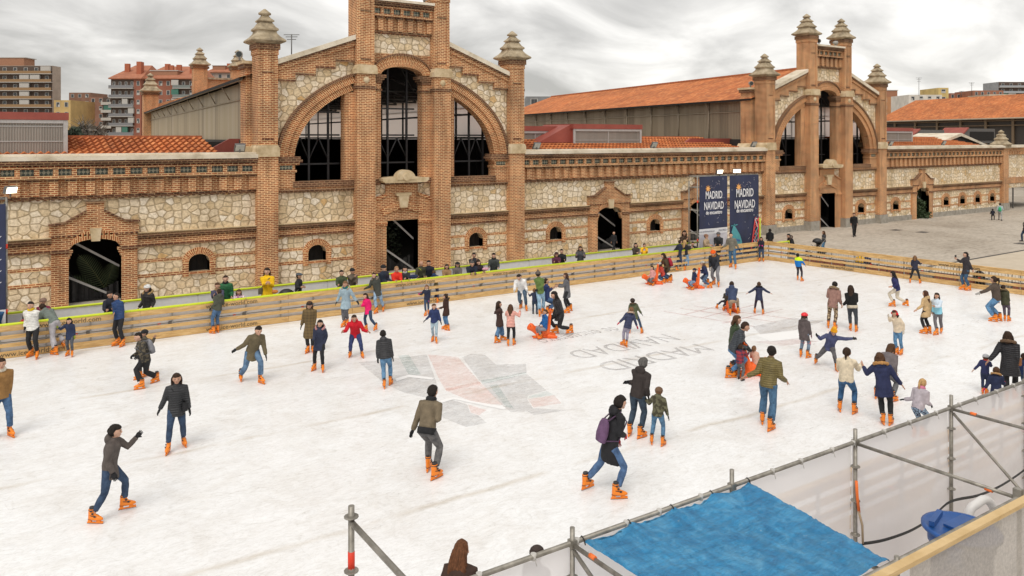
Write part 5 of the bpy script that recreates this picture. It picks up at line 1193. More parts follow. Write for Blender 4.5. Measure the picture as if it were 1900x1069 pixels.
# ------------------------------------------------------------------ town behind
GLZ = plain('window_glass', (0.05, 0.055, 0.06), .2); FRM = plain('window_frame_white', (0.45, 0.43, 0.40), .6)
def apartment(label, px0, px1, pyt, d, floors, wallc, n_win, balc=None, roof=None, fh=3.0, depth=14, yaw=0, win_h=1.3, penthouse=True, band=None, cover=None):
    a, b = cam_pt(px0, pyt, d), cam_pt(px1, pyt, d); r_ = RT.copy(); r_.rotate(Matrix.Rotation(yaw, 3, 'Z')); f = Vector((-r_.y, r_.x, 0)); W = (b - a).length; zt_ = a.z
    c = Vector((a.x, a.y, 0)); root = thing('apartment_building', label, 'building', (c.x, c.y, GZ), 'apartment blocks behind the market')
    def bx(mb, u0, u1, v0, v1, z0, z1, m=0):
        q = [c + r_ * u0 + f * v0, c + r_ * u1 + f * v0, c + r_ * u1 + f * v1, c + r_ * u0 + f * v1]; mb.slab([(p.x, p.y) for p in q], z0, z1, m)
    wm_ = plain(label[:18] + '_wall', wallc, .85, var=.2, scale=.4)
    mb = MB(); bx(mb, 0, W, 0, depth, GZ, zt_); mb.build('wall', wm_, root)
    if roof:
        mb = MB(); bx(mb, -.5, W + .5, -.8, depth, zt_, zt_ + .35)
        q = [c + r_ * u + f * v for u, v in ((-.5, -.8), (W + .5, -.8), (W - 2, depth * .6), (2, depth * .6))]; mb.face([(q[0].x, q[0].y, zt_ + .36), (q[1].x, q[1].y, zt_ + .36), (q[2].x, q[2].y, zt_ + roof), (q[3].x, q[3].y, zt_ + roof)]); 
        mb.face([(q[1].x, q[1].y, zt_ + .36), ((c + r_ * (W + .5) + f * depth).x, (c + r_ * (W + .5) + f * depth).y, zt_ + .36), (q[2].x, q[2].y, zt_ + roof)])
        rf = mb.build('roof', noisy('old_tile_roof', [(0.3, (0.30, 0.11, 0.06)), (0.7, (0.44, 0.18, 0.10))], .5, .9, 0), root); ch = MB(); rr = random.Random(len(label))
        for i in range(int(W / 3)):
            u = rr.uniform(1, W - 1); bx(ch, u, u + 1.5, 3 + i % 3, 4 + i % 3, zt_, zt_ + roof + rr.uniform(-.8, .5))
        ch.build('chimney', plain('chimney_red', (0.40, 0.12, 0.06), .85), rf)
    if penthouse:
        mb = MB(); bx(mb, W * .12, W * .62, 2, 8, zt_, zt_ + 2.8); mb.build('penthouse', plain('penthouse_brick', (0.34, 0.17, 0.10), .85), root); mb = MB(); bx(mb, W * .10, W * .64, 1.8, 8.2, zt_ + 2.8, zt_ + 3.05); mb.build('penthouse_roof', FRM, root)
    rr = random.Random(int(px0) + 5); step = W / n_win; blind = plain('blind_cream', (0.50, 0.47, 0.41), .8); green = plain('awning_green', (0.06, 0.17, 0.13), .8)
    for k in range(floors):
        z0 = zt_ - (k + 1) * fh
        if z0 < 4: break
        if balc and balc[0] < balc[1]:
            u0, u1 = balc[0] * W, balc[1] * W; mb = MB(); bx(mb, u0 - .3, u1 + .3, -1.2, 0, z0 - .1, z0 + .1); o = mb.build('balcony', FRM, root)
            mb = MB(); bx(mb, u0 - .25, u1 + .25, -1.2, -1.12, z0 + .1, z0 + 1.0); mb.build('railing', plain('rail_' + band[0], band[1], .7) if band else M['steel2'], o)
            mb = MB(); bx(mb, u0, u1, -.02, -.004, z0 + .1, z0 + fh - .12); mb.build('recess_shade_panel', plain('loggia_shade', (0.10, 0.07, 0.055), .9), root)  # flat dark panel paints loggia shade onto the wall behind each balcony
        for i in range(n_win):
            u = (i + .5) * step; inb = balc and balc[0] * W < u < balc[1] * W
            ww = step * (.36 if not inb else .30); hh = win_h if not inb else 1.7; zb_ = z0 + (1.0 if not inb else .4)
            if inb and rr.random() < .35:
                mb = MB(); bx(mb, u - step * .45, u + step * .45, -1.0, -.3, z0 + 1.0, z0 + fh - .3); mb.build('glazed_balcony', FRM if rr.random() < .6 else green, root); continue
            mb = MB(); bx(mb, u - ww / 2 - .12, u + ww / 2 + .12, -.07, -.025, zb_ - .1, zb_ + hh + .1); o = mb.build('window', FRM, root)
            mb = MB(); 
            for s_ in (-1, 1): bx(mb, min(u, u + s_ * ww * .47), max(u, u + s_ * ww * .47) - .03, -.085, -.071, zb_ + (hh * .5 if rr.random() < .4 else 0), zb_ + hh)
            mb.build('pane', GLZ, o)
    return root
apartment('cream and brown apartment block with long balconies at the far left', -60, 97, 122, 262, 10, (0.40, 0.33, 0.27), 8, (0, 1), None, band=('ochre', (0.28, 0.17, 0.08)), depth=5, fh=2.8)
apartment('narrow brick block with small white windows left of the tallest apartments', 128, 168, 172, 330, 8, (0.22, 0.115, 0.075), 3, None, None, penthouse=False)
apartment('brick block with pale balconies beside the tallest apartments', 166, 208, 180, 300, 7, (0.27, 0.14, 0.095), 3, (.6, 1), None, penthouse=False, band=('pale', (0.5, 0.47, 0.42)))
apartment('small yellow and ochre block behind the left skylight', 100, 131, 186, 240, 5, (0.52, 0.36, 0.15), 2, None, None, penthouse=False)
apartment('tall brown apartment block with white balconies and a red tiled roof', 206, 262, 147, 250, 8, (0.30, 0.115, 0.075), 5, (0, .75), 5.5, penthouse=False, band=('grey', (0.20, 0.20, 0.21)), depth=20)
apartment('dark brick apartment wing with white windows behind the hall roof', 262.5, 362, 147, 252, 8, (0.28, 0.105, 0.065), 7, (.62, .92), 5.2, penthouse=True, band=('green', (0.18, 0.2, 0.19)), depth=20)
apartment('red topped apartment block peeping over the near hall roof', 385, 432, 135, 300, 3, (0.42, 0.33, 0.28), 3, None, 3.5, penthouse=True)
apartment('orange roofed houses behind the right tower of the far gatehouse', 1636, 1690, 180, 330, 4, (0.50, 0.25, 0.12), 4, None, None, penthouse=True)
apartment('white house block right of the orange houses', 1686, 1748, 176, 300, 4, (0.62, 0.58, 0.52), 4, None, None, penthouse=False)
apartment('yellow house end in the distance at the right', 1741, 1760, 163, 310, 5, (0.60, 0.45, 0.18), 1, None, None, penthouse=False)
apartment('long low brick block on the right skyline', 1762, 1818, 173, 340, 4, (0.32, 0.13, 0.08), 5, None, None, penthouse=False)
apartment('brick block with cream parapet on the right skyline', 1806, 1862, 168, 330, 4, (0.35, 0.15, 0.09), 5, None, None, penthouse=False)
apartment('grey office tower on the far right skyline', 1853, 1930, 152, 420, 8, (0.30, 0.31, 0.32), 5, (0, 1), None, penthouse=False, band=('steel', (0.33, 0.35, 0.37)))
apartment('pale rooftop block behind the right hall roof', 1835, 1990, 175, 300, 4, (0.52, 0.42, 0.32), 8, None, None, penthouse=False)
apartment('low grey building end beyond the second hall roof', 975, 1040, 179, 200, 3, (0.22, 0.225, 0.23), 2, None, None, penthouse=False)
def antenna(px, py, d, h, label):
    c = cam_pt(px, py, d); mb = MB(); mb.tube([(c.x, c.y, c.z), (c.x, c.y, c.z + h)], .09, 4)
    for k, w_ in ((.98, 1.2), (.9, .9), (.8, .7)): mb.tube([c + Vector((0, 0, h * k)) - RT * w_, c + Vector((0, 0, h * k)) + RT * w_], .05, 4)
    tag(mb.build('antenna', M['steel2'], loc=c), label, 'antenna', 'rooftop aerials')
antenna(541, 112, 120, 4.0, 'thin aerial rising just right of the near left finial'); antenna(1705, 178, 300, 7, 'aerial standing left of the yellow house end'); antenna(1803, 178, 320, 5.5, 'aerial standing on the brick skyline at the right'); antenna(1784, 180, 330, 2.5, 'small aerial left of the tall right one')
def tree(px, py, d, h, r, mat, n, label, bare=False):
    c = cam_pt(px, py, d); b0 = Vector((c.x, c.y, GZ)); root = thing('tree', label, 'tree', b0); tr = MB(); rr = random.Random(int(px)); cr_ = MB()
    tr.tube([b0, b0 + Vector((0, 0, (c.z - GZ) * .7)), c + Vector((0, 0, h * .3))], [.3, .2, .06], 6)
    for i in range(60 if bare else 24):
        z = rr.uniform(-.5, .4) * h; s0 = c + Vector((0, 0, z)); a = rr.uniform(0, 6.28); L_ = r * rr.uniform(.5, 1) * (1 - abs(z / h))
        tr.tube([s0, s0 + Vector((math.cos(a) * L_ * .5, math.sin(a) * L_ * .5, L_ * .45)), s0 + Vector((math.cos(a) * L_, math.sin(a) * L_, L_ * rr.uniform(.7, 1.2)))], [.07, .045, .02], 4)
    tr.build('trunk', plain('bark_grey', (0.12, 0.10, 0.08), .9), root)
    for i in range(n):
        d_ = Vector((rr.gauss(0, 1), rr.gauss(0, 1), rr.gauss(0, 1))).normalized() * (rr.random() ** .4); k = .75 + .35 * noise.noise(d_ * 2.2); p = c + Vector((d_.x * r, d_.y * r, d_.z * h * .55)) * k; s_ = rr.uniform(.2, .4)
        u = Vector((rr.gauss(0, 1), rr.gauss(0, 1), rr.gauss(0, 1))).normalized() * s_; v = u.orthogonal().normalized() * s_; cr_.face([p - u, p + v, p + u, p - v])
    if n: cr_.build('crown', mat, root)
tree(138, 250, 130, 3.0, 1.5, plain('dark_needles', (0.03, 0.045, 0.025), .8, var=.5), 500, 'dark evergreen tree beside the left skylight')
tree(154, 246, 135, 4.0, 2.6, plain('bare_twigs', (0.14, 0.12, 0.10), .9), 260, 'bare grey winter tree below the brick apartments', True)
tree(178, 250, 150, 3.2, 2.6, plain('bare_twigs', (0.14, 0.12, 0.10), .9), 200, 'second bare winter tree, right of the first', True)
# ------------------------------------------------------------------ cloth
def cloth(c, kind='plain', c2=None):
    key = ('cloth', tuple(round(v, 3) for v in c), kind, c2)
    if key in MATS: return MATS[key]
    s = NB('%s_cloth' % kind); o = s.uv(kind='Object'); n = s.noise(o, 9.0, 5, .6)
    col = s.mix(1.0, c, s.ramp(n, [(0.3, (0.72,) * 3), (0.7, (1.22,) * 3)]), 'MULTIPLY'); h = n
    if kind == 'denim': col = s.mix(1.0, c, s.ramp(n, [(0.35, (0.6, 0.62, 0.66)), (0.6, (1.3, 1.3, 1.28))]), 'MULTIPLY')
    elif kind == 'puffer':
        w_ = s.n('ShaderNodeTexWave', bands_direction='Z', Scale=6.5, Distortion=1.6, Detail=1.0); s.l(o, w_.inputs['Vector'])
        col = s.mix(1.0, col, s.ramp(w_.outputs['Fac'], [(0.0, (0.76,) * 3), (0.25, (1.0,) * 3), (1, (1.1,) * 3)]), 'MULTIPLY'); h = w_.outputs['Fac']
    elif kind in ('camo', 'leopard', 'dots', 'pattern'):
        m_ = s.noise(o, {'camo': 11, 'leopard': 17, 'dots': 26, 'pattern': 20}[kind], 2 if kind != 'leopard' else 1, .5)
        col = s.mix(s.ramp(m_, [(0.49, (0, 0, 0)), (0.52, (1, 1, 1))]), col, c2)
    elif kind == 'plaid':
        sp_ = s.n('ShaderNodeSeparateXYZ'); s.l(o, sp_.inputs[0])
        a = s.math('GREATER_THAN', s.math('FRACT', s.math('MULTIPLY', sp_.outputs[2], 11)), .55); b = s.math('GREATER_THAN', s.math('FRACT', s.math('MULTIPLY', sp_.outputs[0], 11)), .55)
        col = s.mix(s.math('MULTIPLY', s.math('ADD', a, b), .5), c, c2)
    elif kind == 'knit':
        w_ = s.n('ShaderNodeTexWave', bands_direction='Z', Scale=14.0, Distortion=.5); s.l(o, w_.inputs['Vector']); h = w_.outputs['Fac']
    elif kind == 'split':       # second colour on the lower half
        sp_ = s.n('ShaderNodeSeparateXYZ'); s.l(o, sp_.inputs[0]); col = s.mix(s.math('LESS_THAN', sp_.outputs[2], .93), c, c2)
    s.col(col); s.rough(.8 if kind != 'puffer' else .5); s.bump(h, .5, .02); s.b.inputs['Specular IOR Level'].default_value = .3
    MATS[key] = s.m; return s.m
SKIN = [plain('skin_a', (0.56, 0.33, 0.23), .55, var=.06), plain('skin_b', (0.48, 0.27, 0.18), .55, var=.06)]
EYE = plain('eye_dark', (0.02, 0.015, 0.012), .3); LIP = plain('lip', (0.38, 0.13, 0.11), .5)
def hairm(c):
    key = ('hair', c)
    if key not in MATS:
        s = NB('hair'); n = s.noise(s.uv(kind='Object', scale=(14, 14, 1.5)), 4, 4, .6); s.col(s.mix(1, c, s.ramp(n, [(.3, (.55,) * 3), (.7, (1.5,) * 3)]), 'MULTIPLY')); s.rough(.75); s.b.inputs['Specular IOR Level'].default_value = .2; s.bump(n, .6, .01); MATS[key] = s.m
    return MATS[key]
BLK, DBR, MBR, LBR, BLD, GRY = (0.018, 0.014, 0.012), (0.035, 0.02, 0.013), (0.075, 0.038, 0.02), (0.17, 0.09, 0.045), (0.46, 0.29, 0.13), (0.16, 0.15, 0.14)
tex = bpy.data.textures.new('folds', 'CLOUDS'); tex.noise_scale = .13; tex.noise_depth = 2

# ------------------------------------------------------------------ skates, shared by every skater
def make_skate():
    b = MB(); n = 14; R_ = []
    for z, cy, hy, hx in ((.078, .035, .135, .040), (.085, .035, .150, .050), (.12, .035, .152, .055), (.15, .02, .135, .053), (.175, -.005, .11, .050), (.20, -.03, .082, .048), (.25, -.045, .066, .048), (.31, -.042, .066, .052), (.345, -.035, .070, .056), (.345, -.035, .045, .036), (.32, -.035, .04, .034)):
        z = .078 + (z - .078) * .80
        R_.append([(hx * math.cos(2 * math.pi * i / n) * (1 - .12 * max(0, math.sin(2 * math.pi * i / n))), cy + hy * math.sin(2 * math.pi * i / n), z) for i in range(n)])
    b.loft(R_)
    b.box(-.012, .012, -.135, .185, .014, .034); b.box(-.020, .020, -.115, -.045, .034, .08); b.box(-.020, .020, .055, .135, .034, .08); b.box(-.011, .011, .135, .185, .03, .052)
    b.box(-.003, .003, -.14, .19, 0, .0138, m=1)
    b.loft([[(hx * math.cos(2 * math.pi * i / n), -.035 + hy * math.sin(2 * math.pi * i / n), z) for i in range(n)] for z, hy, hx in ((.27, .052, .042), (.325, .056, .046), (.335, .05, .04))], m=2)
    b.loft([[(hx * math.cos(2 * math.pi * i / n), .02 + hy * math.sin(2 * math.pi * i / n), z) for i in range(n)] for z, hy, hx in ((.083, .139, .0445), (.090, .142, .0525), (.094, .14, .05))], m=2)
    s_ = MB()
    for z, cy, hy, hx, tl in ((.272, -.036, .069, .056, .0), (.165, .0, .106, .0515, .45)):
        R2 = [[((hx + .003) * math.cos(2 * math.pi * i / n), cy + (hy + .003) * math.sin(2 * math.pi * i / n), z + dz + tl * hy * (-math.sin(2 * math.pi * i / n)) * .5) for i in range(n)] for dz in (-.007, .007)]
        s_.loft(R2, cap=False)
    for z, y in ((.265, -.03), (.16, .045), (.21, .0)): s_.box(.046, .060, y - .018, y + .018, z - .015, z + .015)
    A = b.build('skate', [M['orange_skate'], M['steel2'], M['skate_dark']], loc=(0, 0, 0)); B = s_.build('buckle_strap', M['skate_dark'], loc=(0, 0, 0))
    a, c = A.data, B.data; bpy.data.objects.remove(A); bpy.data.objects.remove(B); return a, c
SKATE, STRAP = make_skate()
def make_shoe():
    b = MB(); n = 10; R_ = []
    for z, cy, hy, hx in ((0, .04, .135, .04), (.02, .04, .14, .046), (.05, .04, .135, .045), (.075, .02, .10, .04), (.10, -.03, .055, .038), (.12, -.035, .05, .036)):
        R_.append([(hx * math.cos(2 * math.pi * i / n), cy + hy * math.sin(2 * math.pi * i / n), z) for i in range(n)])
    b.loft(R_); A = b.build('shoe', plain('dark_shoe', (0.035, 0.03, 0.03), .5), loc=(0, 0, 0)); a = A.data; bpy.data.objects.remove(A); return a
SHOE = make_shoe()

# ------------------------------------------------------------------ people
PEND = []     # (object, extra MB) whose modifiers get applied together at the end
def later(mb, name, mats, parent, vox, extra=None, fold=0.0, sm=3, loc=None):
    o = mb.build(name, mats, parent, loc=loc); m = o.modifiers.new('r', 'REMESH'); m.mode = 'VOXEL'; m.voxel_size = vox; m.use_smooth_shade = True
    m = o.modifiers.new('s', 'SMOOTH'); m.factor = .5; m.iterations = sm
    if fold:
        m = o.modifiers.new('d', 'DISPLACE'); m.texture = tex; m.strength = fold; m.mid_level = .5
    PEND.append((o, extra)); return o
def finish():
    dg = bpy.context.evaluated_depsgraph_get(); dg.update()
    for o, extra in PEND:
        me = bpy.data.meshes.new_from_object(o.evaluated_get(dg)); me.name = o.name; old = o.data; o.modifiers.clear()
        if extra is not None and extra.v:
            bm = bmesh.new(); bm.from_mesh(me); o0 = ORG[o.name]
            vs = [bm.verts.new(Vector(v) - o0) for v in extra.v]
            for f, mi in zip(extra.f, extra.m):
                try: q = bm.faces.new([vs[i] for i in f]); q.material_index = mi; q.smooth = True
                except ValueError: pass
            bm.to_mesh(me); bm.free()
        o.data = me
        if len(me.materials) == 0:
            for m in old.materials: me.materials.append(m)
        bpy.data.meshes.remove(old)
    PEND.clear()
def ik(a, b, l1, l2, pole):
    d = b - a; L = d.length
    if L > (l1 + l2) * .995: b = a + d * ((l1 + l2) * .995 / L); d = b - a; L = d.length
    L = max(L, abs(l1 - l2) + .01, .05); u = d.normalized(); x = (l1 * l1 - l2 * l2 + L * L) / (2 * L); h = math.sqrt(max(l1 * l1 - x * x, 0))
    p = pole - u * pole.dot(u)
    if p.length < 1e-4: p = u.orthogonal()
    return a + u * x + p.normalized() * h, b
def ell(c, ax, ay, rx, ry, n=12): return [c + ax * (rx * math.cos(2 * math.pi * i / n)) + ay * (ry * math.sin(2 * math.pi * i / n)) for i in range(n)]
def hand(mb, w_, d, nrm, S, side, m=0, curl=20, fat=1.0):
    d = d.normalized(); nrm = (nrm - d * nrm.dot(d)); nrm = nrm.normalized() if nrm.length > 1e-3 else d.orthogonal().normalized(); a = d.cross(nrm).normalized(); s_ = S
    mb.loft([ell(w_ + d * (t * s_), a, nrm, hw * s_ * fat, th * s_ * fat, 8) for t, hw, th in ((-.012, .016, .012), (.012, .020, .011), (.035, .024, .010), (.055, .0235, .009), (.060, .019, .006))], m=m)
    def finger(p, dr, L, r, cu):
        pts = [p]; dd = dr.copy(); q = p
        for k, fr in enumerate((.45, .32, .23)):
            dd = (dd * math.cos(R(cu)) + nrm * math.sin(R(cu))).normalized() if k or cu > 25 else dd
            q = q + dd * (L * fr); pts.append(q)
        mb.tube(pts, [r, r * .95, r * .85, r * .6], 6, m=m)
    for i, (o_, L) in enumerate(((-.0175, .040), (-.006, .046), (.006, .043), (.0175, .034))):
        finger(w_ + d * (.055 * s_) + a * (o_ * s_), (d + a * o_ * 6).normalized(), L * s_, .0052 * s_ * fat, curl)
    finger(w_ + d * (.018 * s_) + a * (-side * .020 * s_), (d * .75 - a * side * .65 + nrm * .25).normalized(), .036 * s_, .0062 * s_ * fat, curl * .7)
ZN = {'A': (0, 540, 2.3237), 'B': (380, 480, 4.111), 'C': (730, 460, 4.4556), 'D': (640, 640, 3.9595), 'E': (1000, 560, 2.8118), 'F': (1160, 400, 4.86), 'G': (1320, 560, 4.2767), 'H': (1560, 440, 2.9706), 'I': (1500, 700, 2.8975), 'J': (1440, 380, 4.111), 'K': (0, 340, 3.144), 'L': (440, 300, 3.34), 'T': (0, 0, 1), 'N': (1280, 300, 5.94)}
NP = [0]
def person(z, head, feet, hands, face, label, top=((.05, .05, .06), 'plain'), legs=((.03, .03, .035), 'plain'), hair=('short', DBR), S=None, gz=0.0, plane=None, hd=0.0, back=0.0, hem=.045, bulk=1.12, hat=None, glove=None, hood=None, fur=None, pack=None, scarf=None, skates=True, wide=1.0, look=0, hip=None, curl=20, group=None, band=None, bag=None, tights=None, muffs=None):
    zx, zy, zs = ZN[z]; T = lambda p: (zx + p[0] / zs, zy + p[1] / zs); NP[0] += 1; rnd = random.Random(NP[0] * 7 + 3)
    hp = T(head)
    if feet is not None:
        ft = []
        for f in feet:
            q = T(f); hgt = f[2] if len(f) > 2 else 0.0; ft.append(on_ground(q[0], q[1], gz + hgt))
        mid = sum(ft, Vector()) / len(ft); low = min(f.z for f in ft); mid.z = gz
    else:
        mid = on_plane(hp[0], 500, plane); mid.z = gz
    dep = (mid - CAM).dot(FW); Ht = cam_pt(hp[0], hp[1], dep + hd)
    tc_ = CAM - mid; tc_.z = 0; tc_.normalize(); sr = Vector((-tc_.y, tc_.x, 0)); 
    if sr.dot(RT) < 0: sr = -sr
    Fd = tc_ * math.cos(R(face)) + sr * math.sin(R(face)); Rt = Vector((Fd.y, -Fd.x, 0)); UP = Vector((0, 0, 1))
    sk = .06 if skates else .0; H = Ht.z - gz
    if S is None: S = max(.85, (H - sk) * 1.0)
    child = S < 1.42; hs = S * (.142 if not child else .142 + (1.42 - S) * .07); hr = hs * .5
    if feet is None:
        ft = [mid - Rt * .06 * S - Fd * .03, mid + Rt * .07 * S + Fd * .04]
    if len(ft) == 1: ft = [ft[0] - Rt * .06 * S, ft[0] + Rt * .06 * S]
    # left/right assignment by screen position of the hips
    rs = Rt.dot(sr)
    first_is_right = rs < 0
    FR, FL = (ft[0], ft[1]) if first_is_right else (ft[1], ft[0])
    L1 = .475 * S; ank = .055 * S + sk + .01
    if hip is not None:
        hq = T(hip); HP = cam_pt(hq[0], hq[1], dep + hd * .3)
    else:
        HP0 = gz + ank + .483 * S
        for f in ft:
            d_ = (f - mid).length; HP0 = min(HP0, gz + ank + math.sqrt(max(.01, (.487 * S) ** 2 - d_ ** 2)))
        drop = max(0.0, HP0 + L1 - Ht.z); hz_ = HP0 - .30 * drop; vv_ = min(L1, max(Ht.z - hz_, .3 * L1)); lean_ = math.sqrt(max(0, L1 * L1 - vv_ * vv_))
        cf = math.cos(R(face)); extra_ = lean_ * .5 * cf
        if plane is None or feet is not None: Ht = cam_pt(hp[0], hp[1], dep + hd - max(-.35, min(.35, extra_ * .8)))
        hxy = mid * .62 + Ht * .38 - Fd * (back + lean_ * .35 * abs(cf)); h_ = min((Vector((Ht.x, Ht.y, 0)) - Vector((hxy.x, hxy.y, 0))).length, L1 * .96)
        HP = Vector((hxy.x, hxy.y, Ht.z - math.sqrt(L1 * L1 - h_ * h_)))
        mxz = gz + ank + .483 * S; HP.z = min(HP.z, mxz)
        for f in (FR, FL):
            d_ = math.hypot(f.x - HP.x, f.y - HP.y); HP.z = min(HP.z, f.z + ank + math.sqrt(max(.01, (.487 * S) ** 2 - d_ ** 2)))
    TD = (Ht - HP); 
    TD.normalize(); tx = Rt - TD * Rt.dot(TD); tx.normalize(); ty = TD.cross(tx); ty = -ty if ty.dot(Fd) < 0 else ty   # torso axes: tx right, ty forward
    NK = Ht - TD * (.168 * S); tot = (Ht - HP).length
    hdir = (TD * .6 + UP * .4).normalized(); HC = Ht - hdir * hr * 1.02
    lk = R(look); hf = (Fd * math.cos(lk) + Rt * math.sin(lk)); hf = (hf - hdir * hf.dot(hdir)).normalized(); hrt = hf.cross(hdir).normalized(); HM = Matrix((hrt, hf, hdir)).transposed()
    # limbs
    hipw = .052 * S; hips = (HP + Rt * hipw, HP - Rt * hipw); knees, anks = [], []
    for hp_, f, sg in ((hips[0], FR, 1), (hips[1], FL, -1)):
        a_ = f + UP * ank - Fd * .02; k, a2 = ik(hp_, a_, .245 * S, .245 * S, Fd + Rt * sg * .10 + UP * .05); knees.append(k); anks.append(a2)
    shw = .103 * S * (1 if not child else .95); SH = NK - TD * .03 * S; sho = (SH + tx * shw, SH - tx * shw)
    if hands is None or len(hands) == 0: hands = [None, None]
    if len(hands) == 1: hands = [hands[0], None] 
    hR, hL = (hands[0], hands[1]) if first_is_right else (hands[1], hands[0])
    el, wr, hc = [], [], []
    for s0, hpx, sg in ((sho[0], hR, 1), (sho[1], hL, -1)):
        if hpx is None: tgt = s0 - UP * .33 * S + Rt * sg * .035 * S + Fd * .05 * S
        else:
            q = T(hpx); off = (s0 - mid).dot(FW) * .8 + (hpx[2] if len(hpx) > 2 else 0.0); tgt = cam_pt(q[0], q[1], dep + off); cfa = math.cos(R(face))
            if abs(cfa) > .3 and len(hpx) < 3:
                for _ in range(12):
                    if (tgt - s0).length > .285 * S: break
                    off -= .035 * (1 if cfa > 0 else -1); tgt = cam_pt(q[0], q[1], dep + off)
        e_, h2 = ik(s0, tgt, .165 * S, .185 * S, -Fd * .40 + Rt * sg * .12 - UP * 1.0); el.append(e_); hc.append(h2); wr.append(e_ + (h2 - e_) * .76)
    vox = .015 if dep < 20 else (.019 if dep < 30 else .025)
    root_loc = Vector((mid.x, mid.y, gz))
    # body: one continuous surface
    b = MB(); ex = MB(); sk_m = SKIN[NP[0] % 2]
    b.loft([ell(HP + TD * (t * S), tx, ty, rx * S, ry * S) for t, rx, ry in ((-.04, .04, .03), (.0, .058, .036), (.12, .052, .036), (.24, .066, .042), (.29, .05, .036), (.315, .028, .028))])
    b.tube([NK - TD * .04 * S, (NK + HC) / 2, HC], .030 * S, 10)
    def fhead(d):
        r = 1.0
        if d.z < -.1: r -= .16 * min(1, -d.z) * (1 if d.y > -.2 else 1.6)
        return r
    b.blob(HC, (hr * .76, hr * .90, hr * 1.0), 14, 10, f=fhead, ax=HM)
    b.blob(HC + HM @ Vector((0, hr * .55, -hr * .62)), (hr * .38, hr * .3, hr * .30), 8, 6, ax=HM)
    b.blob(HC + HM @ Vector((0, hr * .92, -hr * .12)), (hr * .14, hr * .20, hr * .22), 6, 5, ax=HM)
    for sg in (-1, 1): b.blob(HC + HM @ Vector((sg * hr * .80, -hr * .05, -hr * .08)), (hr * .10, hr * .18, hr * .25), 6, 5, ax=HM)
    for i in (0, 1):
        b.tube([sho[i] + (SH - sho[i]) * .5, sho[i] * .9 + SH * .1, el[i], wr[i]], [.03 * S, .026 * S, .02 * S, .0145 * S], 8)
        b.tube([hips[i] + UP * .03 * S, knees[i], anks[i] - UP * .01], [.034 * S, .026 * S, .02 * S], 8)
    for i, sg in ((0, 1), (1, -1)):
        fd = (hc[i] - el[i]).normalized(); nr_ = -(Rt * sg) * .6 + Fd * -.2 + UP * -.3
        if glove is None: hand(ex, wr[i], fd, nr_, S, sg * (1), 0, curl)
    for sg in (-1, 1):
        ex.blob(HC + HM @ Vector((sg * hr * .30, hr * .80, hr * .06)), (hr * .09, hr * .06, hr * .045), 6, 4, m=1, ax=HM)
        ex.blob(HC + HM @ Vector((sg * hr * .31, hr * .82, hr * .22)), (hr * .15, hr * .05, hr * .02), 6, 4, m=1, ax=HM)
    ex.blob(HC + HM @ Vector((0, hr * .86, -hr * .46)), (hr * .20, hr * .05, hr * .05), 6, 4, m=2, ax=HM)
    body = later(b, 'person', [sk_m, EYE, LIP], None, min(vox, hr * .17), ex, 0, 2, loc=root_loc)
    if feet is None or True: pass
    tag(body, label, 'person', group)
    ORG[body.name] = root_loc
    # trousers
    lw = wide * 1.12; t = MB()
    t.loft([ell(HP + TD * (q * S), tx, ty, rx * S, ry * S) for q, rx, ry in ((-.055, .055, .05), (-.02, .088, .066), (.03, .088, .064), (.07, .08, .058))])
    top_r = .062 if lw < 1.2 else .066
    for i in (0, 1):
        kn = knees[i]; sh_end = anks[i] + (UP * (.20 if skates else .0) * .5)
        sh_end = anks[i] + (kn - anks[i]).normalized() * (.075 if skates else .0) * (S / 1.7)
        t.tube([hips[i] - UP * .0, hips[i] + (kn - hips[i]) * .4, kn, kn + (sh_end - kn) * .35, sh_end], [top_r * S, .056 * S, .040 * S * (.8 + .2 * lw), .041 * S * (.7 + .3 * lw), .031 * S * lw], 10)
    later(t, 'trousers', cloth(*legs), body, vox, None, .012, 2)
    if tights:
        q = MB()
        for i in (0, 1): q.tube([knees[i] + UP * .05, knees[i] - UP * .06], .046 * S, 8)
        q.build('leg_warmer', cloth(tights, 'knit'), body)
    # top
    B = bulk * (1.07 if top[1] == 'puffer' else 1.02); u = MB(); prof = [(.03, .092, .070), (.10, .086, .068), (.17, .090, .072), (.235, .102, .076), (.275, .098, .068), (.300, .066, .05), (.318, .040, .038)]
    rings = []
    if hem > 0:
        dn = (HP - (knees[0] + knees[1]) / 2); dn.normalize()
        n_ = max(1, int(hem / .06))
        for k in range(n_, 0, -1):
            q = hem * k / n_; c = HP - (dn * .6 + UP * .4) * (q * S) ; sp_ = 1 + .25 * min(1, q / .2) * (1 if hem > .12 else .2)
            rings.append(ell(c, tx, ty, .096 * S * B * sp_, .078 * S * B * sp_, 14))
    rings += [ell(HP + TD * (q * S), tx, ty, rx * S * B, ry * S * B, 14) for q, rx, ry in prof]
    u.loft(rings)
    for i in (0, 1):
        e_ = el[i]; w2 = wr[i] + (wr[i] - e_).normalized() * .0
        u.tube([sho[i] * .45 + SH * .55, sho[i] - TD * .008 * S, sho[i] + (e_ - sho[i]) * .5, e_, e_ + (w2 - e_) * .5, w2], [.040 * S * B, .042 * S * B, .037 * S * B, .034 * S * B, .031 * S * B, .026 * S * B], 10)
    u.tube([NK - TD * .02 * S, NK + TD * .035 * S], .043 * S, 10)
    if hood: u.blob(NK - ty * .055 * S + TD * .01 * S, (.075 * S, .045 * S, .055 * S), 10, 6, ax=Matrix((tx, ty, TD)).transposed())
    if hat and hat[0] == 'hood': u.blob(HC - hf * hr * .12, (hr * 1.02, hr * 1.05, hr * 1.2), 12, 8, ax=HM, f=lambda d: 1.0 if not (d.y > .45 and d.z < .5) else .78); u.tube([NK, HC], .05 * S, 10)
